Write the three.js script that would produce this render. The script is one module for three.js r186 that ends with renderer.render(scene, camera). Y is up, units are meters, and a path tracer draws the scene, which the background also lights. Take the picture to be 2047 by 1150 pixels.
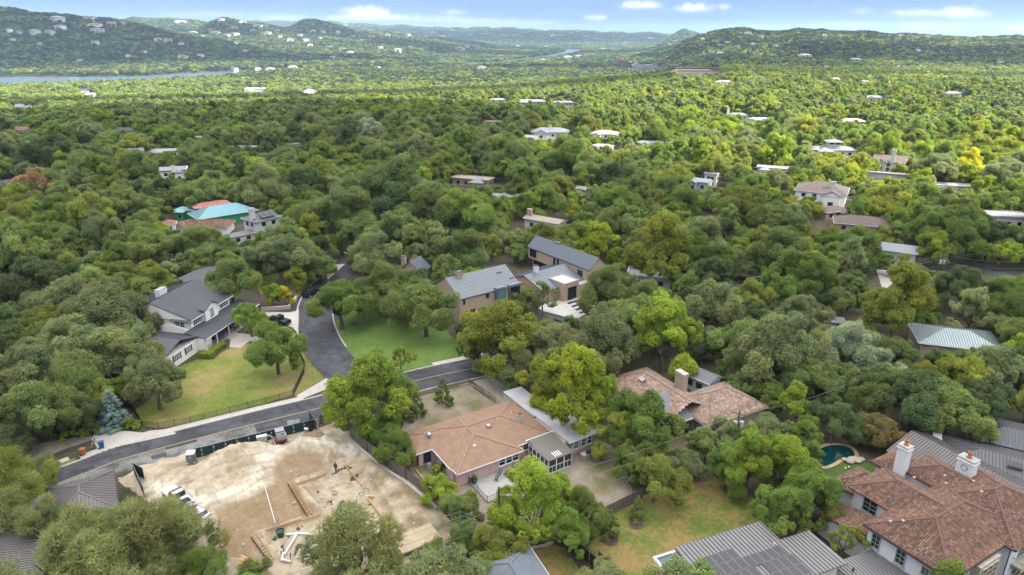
import * as THREE from 'three';
import { mergeGeometries } from 'three/addons/utils/BufferGeometryUtils.js';
import { MarchingCubes } from 'three/addons/objects/MarchingCubes.js';

// ---------------------------------------------------------------- camera, sky, sun, exposure
const scene = new THREE.Scene();
const EYE = 60, FOCAL = 1365, PITCH = THREE.MathUtils.degToRad(20.3);      // drone height in metres; lens in pixels of a 2047 wide frame
const camera = new THREE.PerspectiveCamera(2 * Math.atan(575 / FOCAL) * 180 / Math.PI, 2047 / 1150, 0.5, 40000);
camera.position.set(0, EYE, 0);
camera.rotation.set(-PITCH, 0, 0);
const renderer = new THREE.WebGLRenderer();
renderer.toneMapping = THREE.LinearToneMapping;
renderer.toneMappingExposure = 4.0;
renderer.shadowMap.enabled = true;
const SUN = new THREE.Vector3(0.70, 0.68, 0.22).normalize();
const sun = new THREE.DirectionalLight(new THREE.Color(1.0, 0.93, 0.82), 3.9);
sun.name = 'sun';
sun.position.copy(SUN).multiplyScalar(3000);
sun.castShadow = true;
sun.shadow.radius = 5;
Object.assign(sun.shadow.camera, { left: -600, right: 600, top: 600, bottom: -600, near: 10, far: 6000 });
scene.add(sun);
scene.fog = new THREE.FogExp2(new THREE.Color(0.52, 0.74, 1.0), 0.00006);

// ---------------------------------------------------------------- random numbers and noise
function rng(seed) { let s = seed >>> 0; return () => { s = (s + 0x6d2b79f5) | 0; let t = Math.imul(s ^ (s >>> 15), 1 | s); t = (t + Math.imul(t ^ (t >>> 7), 61 | t)) ^ t; return ((t ^ (t >>> 14)) >>> 0) / 4294967296; }; }
const hash2 = (x, y, s) => { let h = Math.imul(x | 0, 374761393) + Math.imul(y | 0, 668265263) + Math.imul(s | 0, 974634777); h = Math.imul(h ^ (h >>> 13), 1274126177); return ((h ^ (h >>> 16)) >>> 0) / 4294967296; };
const sm = (t) => t * t * (3 - 2 * t), lerp = (a, b, t) => a + (b - a) * t, clamp = (x, a = 0, b = 1) => Math.min(b, Math.max(a, x));
const step = (a, b, x) => sm(clamp((x - a) / (b - a)));
function vnoise(x, y, s = 0, per = 0) {
  const xi = Math.floor(x), yi = Math.floor(y), u = sm(x - xi), v = sm(y - yi), w = (k) => per ? ((k % per) + per) % per : k;
  return lerp(lerp(hash2(w(xi), w(yi), s), hash2(w(xi + 1), w(yi), s), u), lerp(hash2(w(xi), w(yi + 1), s), hash2(w(xi + 1), w(yi + 1), s), u), v);
}
function fbm(x, y, s = 0, oct = 4, per = 0) { let a = 0.5, t = 0, n = 0; for (let i = 0; i < oct; i++) { t += a * vnoise(x, y, s + i, per); n += a; a *= 0.5; x *= 2; y *= 2; per *= 2; } return t / n; }

// a pixel of the 2047 x 1150 photograph to a point of the world at height h
const cP = Math.cos(PITCH), sP = Math.sin(PITCH);
function ray(px, py) { const u = (px - 1023.5) / FOCAL, v = (575 - py) / FOCAL; return [u, v * cP - sP, -v * sP - cP]; }
function P(px, py, h = 0) { const d = ray(px, py), t = (h - EYE) / d[1]; return new THREE.Vector3(d[0] * t, h, d[2] * t); }
function toPx(x, y, z) { const Y = y - EYE, depth = -(z * cP + Y * sP); return [1023.5 + FOCAL * x / depth, 575 - FOCAL * (Y * cP - z * sP) / depth, depth]; }

// the sky: blue air, fair-weather cumulus low over the horizon, broken cloud higher up
{
  const W = 2048, H = 1024, data = new Float32Array(W * H * 4), R = rng(77), puffs = [];
  const aim = (px, py) => { const d = ray(px, py); return [Math.atan2(d[2], d[0]), Math.atan2(d[1], Math.hypot(d[0], d[2]))]; };
  const add = (az, el, w, h, s) => puffs.push([az, el, w, h, s]);
  for (const [px, py, w, h, s] of [[732, 28, 44, 13, .9], [770, 36, 60, 8, .55], [700, 38, 50, 7, .45], [905, 26, 24, 6, .5], [880, 40, 90, 7, .4], [1000, 46, 110, 8, .35], [1192, 37, 24, 6, .65], [1278, 12, 38, 9, .95], [1388, 18, 36, 9, .95], [1450, 15, 12, 5, .7], [1722, 24, 18, 5, .3], [1835, 28, 40, 7, .6], [1916, 28, 30, 10, 1], [1960, 31, 18, 5, .5], [1840, 54, 34, 6, .6], [1907, 56, 13, 5, .6], [2038, 58, 22, 6, .6], [1690, 52, 60, 6, .25], [560, 36, 60, 6, .3], [420, 30, 80, 6, .2]]) { const [a, e] = aim(px, py); add(a, e, w / FOCAL, h / FOCAL, s); }
  for (let i = 0; i < 120; i++) { const az = R() * Math.PI * 2, el = 0.02 + R() * R() * 0.09, off = Math.abs(((az + Math.PI / 2 + Math.PI * 3) % (Math.PI * 2)) - Math.PI); if (off < 0.72) continue; add(az - Math.PI * (az > Math.PI ? 2 : 0), el, 0.012 + R() * 0.03, 0.004 + R() * 0.006, 0.3 + R() * 0.7); }
  for (let r = 0; r < H; r++) {
    const el = ((r + 0.5) / H - 0.5) * Math.PI, y = Math.sin(el);
    const near = puffs.filter((p) => Math.abs(el - p[1]) < p[3] * 3);
    const k = Math.pow(clamp(y), 0.42), hz = Math.exp(-Math.max(0, el) * 22);
    const base = [lerp(0.046, 0.13, k) + 0.055 * hz, lerp(0.096, 0.18, k) + 0.055 * hz, lerp(0.212, 0.29, k) + 0.02 * hz];
    for (let c = 0; c < W; c++) {
      const az = ((c + 0.5) / W - 0.5) * 2 * Math.PI, o = (r * W + c) * 4;
      let col = base.slice();
      if (el > 0.34) {                                                   // broken cloud layer, laid out on a plane overhead so that it thins into perspective
        const x = Math.cos(az) / (y + 0.06), z = Math.sin(az) / (y + 0.06);
        const n = fbm(x * 1.7 + 9, z * 1.7 + 5, 31, 5), m = step(0.33, 0.52, n) * step(0.35, 0.62, el), b = 1.08 - 0.25 * step(0.5, 0.75, n);
        col = col.map((v, i) => lerp(v, b * [1.03, 1.0, .97][i], m * 0.92));
      }
      for (const p of near) {
        const da = Math.atan2(Math.sin(az - p[0]), Math.cos(az - p[0])) / p[2], de = (el - p[1]) / p[3];
        if (Math.abs(da) > 1.6) continue;
        const n = fbm(az * 260, el * 420, 5, 4), d = Math.hypot(da, de * (de < 0 ? 1.9 : 1)), m = step(1.2, 0.5, d + (n - 0.5) * 1.2) * Math.min(1, p[4] * 1.25);
        const b = lerp(0.24, 0.34, step(-0.7, 0.6, de + (n - 0.5)));
        col = [lerp(col[0], b * 0.98, m), lerp(col[1], b * 0.99, m), lerp(col[2], b * 1.04, m)];
      }
      data[o] = col[0]; data[o + 1] = col[1]; data[o + 2] = col[2]; data[o + 3] = 1;
    }
  }
  const t = new THREE.DataTexture(data, W, H, THREE.RGBAFormat, THREE.FloatType);
  t.mapping = THREE.EquirectangularReflectionMapping; t.magFilter = THREE.LinearFilter; t.needsUpdate = true;
  scene.background = t; scene.environment = t;
}
// ---------------------------------------------------------------- naming, materials, small geometry kit
const used = new Map(), rad = THREE.MathUtils.degToRad, V3 = (x, y, z) => new THREE.Vector3(x, y, z);
function numbered(n) { const k = used.get(n) ?? 0; used.set(n, k + 1); return k ? n + '_' + String(k).padStart(3, '0') : n; }
function tag(o, label, category, group, kind) { if (label) o.userData.label = label; if (category) o.userData.category = category; if (group) o.userData.group = group; if (kind) o.userData.kind = kind; return o; }
function lit(o) { o.castShadow = o.receiveShadow = true; return o; }
function thing(name, label, category, pos = [0, 0, 0], turn = 0, group) { const o = new THREE.Group(); o.name = numbered(name); o.position.set(...pos); o.rotation.y = rad(turn); scene.add(o); return tag(o, label, category, group); }
function solo(name, geo, mat, label, category, group) { const o = lit(new THREE.Mesh(geo, mat)); o.name = numbered(name); scene.add(o); return tag(o, label, category, group); }
function struct(name, geo, mat) { const o = lit(new THREE.Mesh(geo, mat)); o.name = numbered(name); o.userData.kind = 'structure'; scene.add(o); return o; }
function part(parent, name, geo, mat, label) { const o = lit(new THREE.Mesh(Array.isArray(geo) ? merge(geo) : geo, mat)); const k = 'p:' + parent.uuid + name; o.name = name; const n = used.get(k) ?? 0; used.set(k, n + 1); if (n) o.name += '_' + String(n).padStart(3, '0'); if (label) o.userData.label = label; parent.add(o); return o; }
const stuff = (o) => { o.userData.kind = 'stuff'; return o; };
function merge(list) { const gs = list.map((g) => { const h = g.index ? g.toNonIndexed() : g; for (const k of Object.keys(h.attributes)) if (!['position', 'normal', 'uv'].includes(k)) h.deleteAttribute(k); if (!h.attributes.normal) h.computeVertexNormals(); if (!h.attributes.uv) h.setAttribute('uv', new THREE.BufferAttribute(new Float32Array(h.attributes.position.count * 2), 2)); return h; }); return gs.length === 1 ? gs[0] : mergeGeometries(gs); }
// boxes carry uv in metres
function box(w, h, d, x = 0, y = 0, z = 0, ry = 0, rx = 0, rz = 0) {
  const g = new THREE.BoxGeometry(w, h, d), uv = g.attributes.uv, s = [[d, h], [d, h], [w, d], [w, d], [w, h], [w, h]];
  for (let i = 0; i < 24; i++) uv.setXY(i, uv.getX(i) * s[i >> 2][0], uv.getY(i) * s[i >> 2][1]);
  if (rx) g.rotateX(rx); if (rz) g.rotateZ(rz); if (ry) g.rotateY(ry);
  return g.translate(x, y, z);
}
const span = (x0, x1, y0, y1, z0, z1) => box(Math.abs(x1 - x0), Math.abs(y1 - y0), Math.abs(z1 - z0), (x0 + x1) / 2, (y0 + y1) / 2, (z0 + z1) / 2);
function cyl(r0, r1, h, x, y, z, n = 10) { return new THREE.CylinderGeometry(r1, r0, h, n).translate(x, y + h / 2, z); }
function rod(a, b, r0, r1 = r0, n = 6) { const d = b.clone().sub(a), g = new THREE.CylinderGeometry(r1, r0, d.length(), n, 1); g.translate(0, d.length() / 2, 0); g.applyQuaternion(new THREE.Quaternion().setFromUnitVectors(V3(0, 1, 0), d.normalize())); return g.translate(a.x, a.y, a.z); }
function beam(a, b, w, h) { const d = b.clone().sub(a), L = d.length(), g = box(w, h, L); const m = new THREE.Matrix4().lookAt(V3(0, 0, 0), d.clone().negate(), V3(0, 1, 0)); g.applyMatrix4(m); return g.translate((a.x + b.x) / 2, (a.y + b.y) / 2, (a.z + b.z) / 2); }
function tris(pos, uv, col) { const g = new THREE.BufferGeometry(); g.setAttribute('position', new THREE.BufferAttribute(new Float32Array(pos), 3)); if (uv) g.setAttribute('uv', new THREE.BufferAttribute(new Float32Array(uv), 2)); if (col) g.setAttribute('color', new THREE.BufferAttribute(new Float32Array(col), 3)); g.computeVertexNormals(); return g; }

const texCache = {};
// a tileable colour texture: fine and coarse noise between colours (linear values), size in metres
function grain(key, cols, { size = 512, scales = [4, 16, 64], weights = [0.5, 0.3, 0.2], contrast = 1, seed = 1, metres = 4, streak = 1 } = {}) {
  if (texCache[key]) return texCache[key];
  const d = new Uint8Array(size * size * 4), enc = (v) => Math.round(255 * clamp(v <= 0.0031308 ? v * 12.92 : 1.055 * Math.pow(v, 1 / 2.4) - 0.055));
  for (let y = 0; y < size; y++) for (let x = 0; x < size; x++) {
    let n = 0; scales.forEach((s, i) => { n += weights[i] * fbm(x / size * s, y / size * s * streak, seed + i * 7, 3, s); });
    n = clamp(0.5 + (n / weights.reduce((a, b) => a + b) - 0.5) * 2.2 * contrast) * (cols.length - 1);
    const i = Math.min(cols.length - 2, Math.floor(n)), f = n - i, o = (y * size + x) * 4;
    for (let c = 0; c < 3; c++) d[o + c] = enc(K0 * lerp(cols[i][c], cols[i + 1][c], f)); d[o + 3] = 255;
  }
  const t = new THREE.DataTexture(d, size, size); t.colorSpace = THREE.SRGBColorSpace; t.wrapS = t.wrapT = THREE.RepeatWrapping; t.magFilter = THREE.LinearFilter; t.repeat.set(1 / metres, 1 / metres); t.needsUpdate = true;
  return texCache[key] = t;
}
const mats = {}, K0 = 0.77;
function mat(key, color, { rough = 0.85, metal = 0, map, ...rest } = {}) { if (mats[key]) return mats[key]; const m = new THREE.MeshStandardMaterial({ roughness: rough, metalness: metal, ...rest }); if (map) m.map = map; else m.color.setRGB(...color.map((v) => v * K0)); m.name = key; return mats[key] = m; }
const sh = (c, k) => c.map((v) => v * k);
function mottled(key, c, { vary = 0.25, metres = 3, rough = 0.85, metal = 0, seed = 3, scales, contrast = 1, streak = 1, size = 256, ...rest } = {}) { return mats[key] ?? mat(key, null, { rough, metal, map: grain(key, [sh(c, 1 - vary), c, sh(c, 1 + vary)], { metres, seed, scales, contrast, streak, size }), ...rest }); }
const tint = (key, c, o) => mat(key, c, o);

// frequently used surfaces (linear base colours)
const M = {
  white: mottled('white paint', [.82, .80, .77], { vary: .06 }), trim: tint('white trim', [.9, .89, .87], { rough: .6 }), cream: mottled('cream siding', [1.0, .96, .90], { vary: .04 }),
  pink: mottled('pink painted brick', [.66, .47, .445], { vary: .07, metres: 2 }), brick: mottled('pale tan brick', [.50, .36, .26], { vary: .18, metres: 1.6, scales: [8, 32, 64] }), tan: mottled('tan stucco', [.42, .34, .25], { vary: .1 }), stucco: mottled('white stucco', [.80, .79, .80], { vary: .06, metres: 6 }),
  dark: tint('dark trim', [.035, .033, .033], { rough: .6 }), black: tint('black metal', [.018, .018, .02], { rough: .5 }), glass: tint('window glass', [.025, .035, .04], { rough: .08 }), teal: tint('teal glass', [.10, .26, .25], { rough: .12 }), screen: tint('insect screen', [.04, .045, .05], { rough: .7 }),
  metalDark: mottled('charcoal metal roof', [.075, .08, .09], { vary: .12, rough: .5, metal: .1, metres: 8 }), metalGrey: mottled('grey metal roof', [.20, .225, .25], { vary: .08, rough: .42, metal: .25, metres: 8 }), metalBlue: mottled('slate metal roof', [.125, .145, .175], { vary: .08, rough: .5, metal: .15, metres: 8 }), metalBrown: mottled('brown grey metal roof', [.155, .14, .135], { vary: .1, rough: .5, metal: .15, metres: 8 }), metalGreen: mottled('pale green metal roof', [.37, .46, .46], { vary: .1, rough: .5, metres: 6 }), metalZinc: mottled('zinc metal roof', [.21, .205, .205], { vary: .07, rough: .45, metal: .2, metres: 8 }),
  seamDark: tint('dark roof seam', [.05, .05, .052], { rough: .5 }), seamGrey: tint('grey roof seam', [.11, .125, .14], { rough: .5 }),
  asphaltTan: mottled('tan asphalt shingle', [.285, .175, .115], { vary: .2, metres: 5, scales: [5, 40, 90], streak: 1.6, size: 512 }), capTan: mottled('tan ridge cap', [.345, .212, .142], { vary: .2, metres: 1 }), shingleBlue: mottled('blue grey shingle', [.15, .175, .205], { vary: .2, metres: 3, scales: [5, 40, 90] }), flatWhite: mottled('white membrane roof', [.56, .54, .51], { vary: .1, metres: 8 }), flatGrey: mottled('pale grey flat roof', [.45, .45, .46], { vary: .12, metres: 7 }),
  concrete: mottled('pale concrete', [.50, .46, .41], { vary: .13, metres: 6, size: 512 }), slab: mottled('grey concrete slab', [.40, .39, .37], { vary: .1, metres: 5 }), stone: mottled('limestone', [.50, .45, .36], { vary: .2, metres: 2 }),
  wood: mottled('new lumber', [.58, .37, .18], { vary: .15, metres: 1, streak: 6 }), oldWood: mottled('weathered boards', [.17, .14, .12], { vary: .3, metres: 2, streak: 5 }), brownWood: mottled('brown stained boards', [.22, .10, .055], { vary: .2, metres: 1, streak: 5 }), pole: mottled('tarred pole', [.10, .065, .05], { vary: .3, metres: 1 }), bark: mottled('grey bark', [.13, .105, .085], { vary: .35, metres: .8, streak: 3 }),
  deadwood: mottled('grey dead wood', [.40, .36, .32], { vary: .2 }), terracotta: tint('terracotta pot', [.52, .20, .09]), steel: tint('galvanised steel', [.45, .46, .47], { rough: .4, metal: .6 }), rubber: tint('black rubber', [.02, .02, .02], { rough: .8 }), solar: mottled('solar cell', [.032, .034, .04], { vary: .15, rough: .3, metres: 1 }), blackCar: tint('black car paint', [.012, .013, .016], { rough: .2 }), whiteCar: tint('white car paint', [.75, .76, .78], { rough: .25 }),
};
// ---------------------------------------------------------------- terrain: a plateau that drops to a river valley, ridges behind
const WATER = -40.5;
const river = [[-420, 174], [-150, 171], [60, 166], [200, 163.5], [330, 158], [440, 149], [560, 143], [680, 140.5], [800, 140], [880, 137], [940, 132.5], [1010, 126], [1075, 118], [1120, 110], [1150, 103.5], [1136, 99]].map(([x, y]) => P(x, y, WATER));
function riverGap(x, z) { let best = 1e9; for (let i = 0; i + 1 < river.length; i++) { const a = river[i], b = river[i + 1], dx = b.x - a.x, dz = b.z - a.z, t = clamp(((x - a.x) * dx + (z - a.z) * dz) / (dx * dx + dz * dz)); const d = Math.hypot(x - a.x - dx * t, z - a.z - dz * t) - (i < 6 ? lerp(300, 62, Math.pow(i / 6, .62)) : i < 11 ? 64 : i < 14 ? 34 : 50); if (d < best) best = d; } return best; }
// each ridge: distance, half depth, crest line as azimuth and height angle (read off the photograph's skyline)
const RIDGES = [
  [3300, 1150, 190, [[-400, -6], [0, 16], [90, 23], [170, 31], [250, 43], [330, 58], [420, 82], [520, 112], [620, 140]]],
  [5200, 900, 190, [[100, 60], [215, 37], [300, 36], [400, 40], [480, 58], [560, 85]]],
  [4300, 750, 190, [[330, 80], [400, 50], [445, 38], [490, 40], [540, 50], [620, 72], [700, 90]]],
  [5000, 1700, 160, [[250, 75], [400, 66], [560, 62], [700, 60], [820, 66], [1000, 92], [1120, 112]]],
  [4500, 520, 190, [[520, 66], [560, 51], [600, 42], [632, 39], [665, 43], [700, 54], [740, 68]]],
  [9000, 1500, 190, [[420, 40], [560, 41], [680, 45], [800, 50], [1000, 55], [1200, 61], [1340, 66], [1600, 72]]],
  [3700, 700, 190, [[1130, 118], [1190, 92], [1240, 76], [1290, 68], [1330, 67], [1370, 78], [1420, 96]]],
  [6200, 600, 190, [[1280, 80], [1340, 66], [1365, 59], [1400, 62], [1460, 75]]],
  [3000, 1250, 180, [[1300, 108], [1350, 84], [1420, 61], [1500, 58], [1600, 61], [1700, 64], [1800, 67], [1900, 72], [2047, 73], [2400, 60]]],
  [820, 300, 60, [[1050, 190], [1200, 172], [1350, 160], [1500, 153], [1600, 160], [1720, 178], [1850, 205]]],
];
for (const r of RIDGES) r[4] = r[3].map(([px, py]) => { const d = ray(px, py); return [Math.atan2(d[0], -d[2]), d[1] / Math.hypot(d[0], d[2])]; });
function terrain(x, z) {
  const r = Math.hypot(x, z), th = Math.atan2(x, -z);
  if (r < 260) return 0;
  const f = clamp((th + 0.65) / 1.3);
  let h = lerp(0, -36, step(lerp(430, 760, step(0.5, 0.8, f)), lerp(1320, 2000, step(0.35, 0.75, f)), r)) + 34 * step(6200, 11500, r);
  const edge = step(260, 520, r);
  h += edge * ((fbm(x / 260 + 11, z / 260 + 4, 5, 3) - 0.4) * 7 + (r > 1800 ? Math.max(-0.05, fbm(x / 700, z / 700, 9, 4) - 0.42) * 60 * step(1800, 3600, r) : 0));
  for (const [R0, W, , , c] of RIDGES) {
    if (Math.abs(r - R0) > W * 2.2 || th < c[0][0] || th > c[c.length - 1][0]) continue;
    let i = 0; while (i + 2 < c.length && c[i + 1][0] < th) i++;
    const t = clamp((th - c[i][0]) / (c[i + 1][0] - c[i][0])), slope = lerp(c[i][1], c[i + 1][1], t);
    const crest = EYE + R0 * slope - (R0 > 2000 ? 9 : 11) + (R0 > 2000 ? (fbm(th * 40, R0, 3, 3) - 0.5) * R0 * 0.006 : 0), fade = Math.min(step(c[0][0], c[0][0] + 0.06, th), 1 - step(c[c.length - 1][0] - 0.06, c[c.length - 1][0], th));
    const g = Math.exp(-Math.pow((r - R0) / W * (1 + 0.35 * (fbm(x / 420, z / 420, 17, 3) - 0.5)), 2) * 1.2);
    h = Math.max(h, lerp(h, crest, g * fade));
  }
  if (r > 900 && r < 7500) { const g = riverGap(x, z); h = Math.max(-38, Math.min(h, g < 420 ? lerp(-38, -27, Math.max(0, g) / 420) : lerp(-27, 220, (g - 420) / 800))); if (g < 40) h = lerp(-47, h, step(-25, 40, g)); }
  return h;
}
{ // one ground sheet, in rings that widen with distance
  const NA = 560, rs = [0]; for (let r = 30; r < 14000; r *= r > 700 && r < 6000 ? 1.0125 : 1.034) rs.push(r);
  const pos = [], col = [], uv = [], idx = [], az = []; 
  for (let i = 0; i < NA; i++) { const t = i / NA * 2 - 1; az.push(Math.PI * (Math.abs(t) < 0.8 ? t / 0.8 * 0.28 : Math.sign(t) * lerp(0.28, 1, (Math.abs(t) - 0.8) / 0.2))); }
  for (const r of rs) for (let i = 0; i <= NA; i++) {
    const a = az[i % NA], x = Math.sin(a) * r, z = -Math.cos(a) * r;
    pos.push(x, terrain(x, z), z); uv.push(x, z);
    const n = fbm(x / 35, z / 35, 2, 4), k = step(0.35, 0.65, n), far = step(600, 1600, r);
    const c = [lerp(.075, .12, k), lerp(.075, .10, k), lerp(.038, .055, k)], g = [.05, .07, .032];
    col.push(...c.map((v, q) => lerp(v, g[q], far)));
  }
  for (let j = 0; j + 1 < rs.length; j++) for (let i = 0; i < NA; i++) { const a = j * (NA + 1) + i, b = a + NA + 1; idx.push(a, a + 1, b, a + 1, b + 1, b); }
  const g = new THREE.BufferGeometry(); g.setAttribute('position', new THREE.Float32BufferAttribute(pos, 3)); g.setAttribute('uv', new THREE.Float32BufferAttribute(uv, 2)); g.setAttribute('color', new THREE.Float32BufferAttribute(col, 3)); g.setIndex(idx); g.computeVertexNormals();
  struct('ground', g, new THREE.MeshStandardMaterial({ name: 'soil and leaf litter', roughness: 1, vertexColors: true, map: grain('soil', [[.55, .55, .5], [.9, .9, .9], [1.25, 1.2, 1.1].map((v) => Math.min(1, v))], { metres: 14, scales: [6, 24, 80] }) }));
  const w = new THREE.CircleGeometry(9000, 64).rotateX(-Math.PI / 2).translate(0, WATER, -4000);
  struct('river', w, new THREE.MeshPhysicalMaterial({ name: 'river water', color: new THREE.Color(.075, .125, .16), roughness: 0.22, specularIntensity: 1 }));
}
// first ground point met by the ray through a photograph pixel, lifted by h
function PT(px, py, h = 0) { const d = ray(px, py); let t0 = 40; for (let t = 40; t < 12000; t *= 1.012) { const y = EYE + d[1] * t; if (y < terrain(d[0] * t, d[2] * t) + h) { let a = t0, b = t; for (let k = 0; k < 12; k++) { const m = (a + b) / 2; if (EYE + d[1] * m < terrain(d[0] * m, d[2] * m) + h) b = m; else a = m; } return V3(d[0] * b, terrain(d[0] * b, d[2] * b), d[2] * b); } t0 = t; } return null; }

// ---------------------------------------------------------------- clouds over the place: their shade lies on the near streets and on parts of the hills
{
  const puff = new THREE.IcosahedronGeometry(1, 24), pa = puff.attributes.position;
  for (let i = 0; i < pa.count; i++) { const v = V3().fromBufferAttribute(pa, i), n = 1 + 0.9 * (fbm(v.x * 1.7 + 5, v.y * 2 + v.z * 1.9, 4, 5) - 0.5); pa.setXYZ(i, v.x * n, v.y * n * (v.y < 0 ? 0.35 : 0.8), v.z * n); }
  puff.deleteAttribute('normal'); puff.deleteAttribute('uv'); puff.computeVertexNormals();
  const white = new THREE.MeshPhysicalMaterial({ name: 'cloud', color: new THREE.Color(.93, .94, .96), roughness: 1, transmission: 0.88, thickness: 0, specularIntensity: 0 }), R = rng(404);
  // [centre x, centre z, half width, half depth] of each shaded patch of ground
  const at = (px, py, wpx, dep) => { let p = null, k = py; while (!(p = PT(px, k))) k += 3; const d = Math.hypot(p.x, p.z); return [p.x, p.z, wpx * d / FOCAL, dep]; };
  const shades = [[[-60, -110, 330, 150], [-330, -330, 300, 210], [-150, -430, 150, 140], [150, -60, 260, 120], [-30, -240, 110, 80]], [[60, -1000, 330, 130], [500, -1060, 320, 110], [-420, -820, 360, 100]], [at(120, 90, 230, 420), at(60, 60, 150, 400), at(300, 80, 150, 420)], [at(480, 112, 240, 170), at(700, 118, 160, 90)], [at(960, 108, 190, 330), at(1000, 96, 160, 500)], [at(1300, 138, 220, 170), at(1560, 134, 170, 200), at(1250, 105, 110, 420)], [at(1560, 66, 190, 260), at(1330, 78, 110, 340)], [at(1900, 116, 210, 260), at(1720, 100, 120, 190)], [at(632, 52, 70, 330), at(420, 62, 60, 260)], [at(1100, 78, 260, 700), at(820, 70, 160, 500)]];
  const words = ['over the near streets', 'over the middle woods', 'over the slope on the far bank', 'over the far bank plain', 'over the dark river bend', 'over the brick school valley', 'over the right hand crest', 'over the right hillside', 'over the dome hill', 'over the farthest valley'];
  shades.forEach((list, k) => {
    const alt = 1100, pieces = [];
    for (const [x, z, w, d] of list) for (let i = 0, n = 1; i < n; i++) { const a = R() * 6.28, q = 0, s = 1.12; const h = Math.min(170, Math.min(w, d) * 0.8); pieces.push(puff.clone().rotateY(R() * 6).scale(w * s, h, d * s).translate(x + Math.cos(a) * w * q * 0.8, R() * 30, z + Math.sin(a) * d * q * 0.8)); }
    const o = solo('cloud', merge(pieces), white, 'white cumulus cloud high ' + words[k], 'cloud');
    o.position.copy(SUN).multiplyScalar(alt / SUN.y);
  });
}
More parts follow.
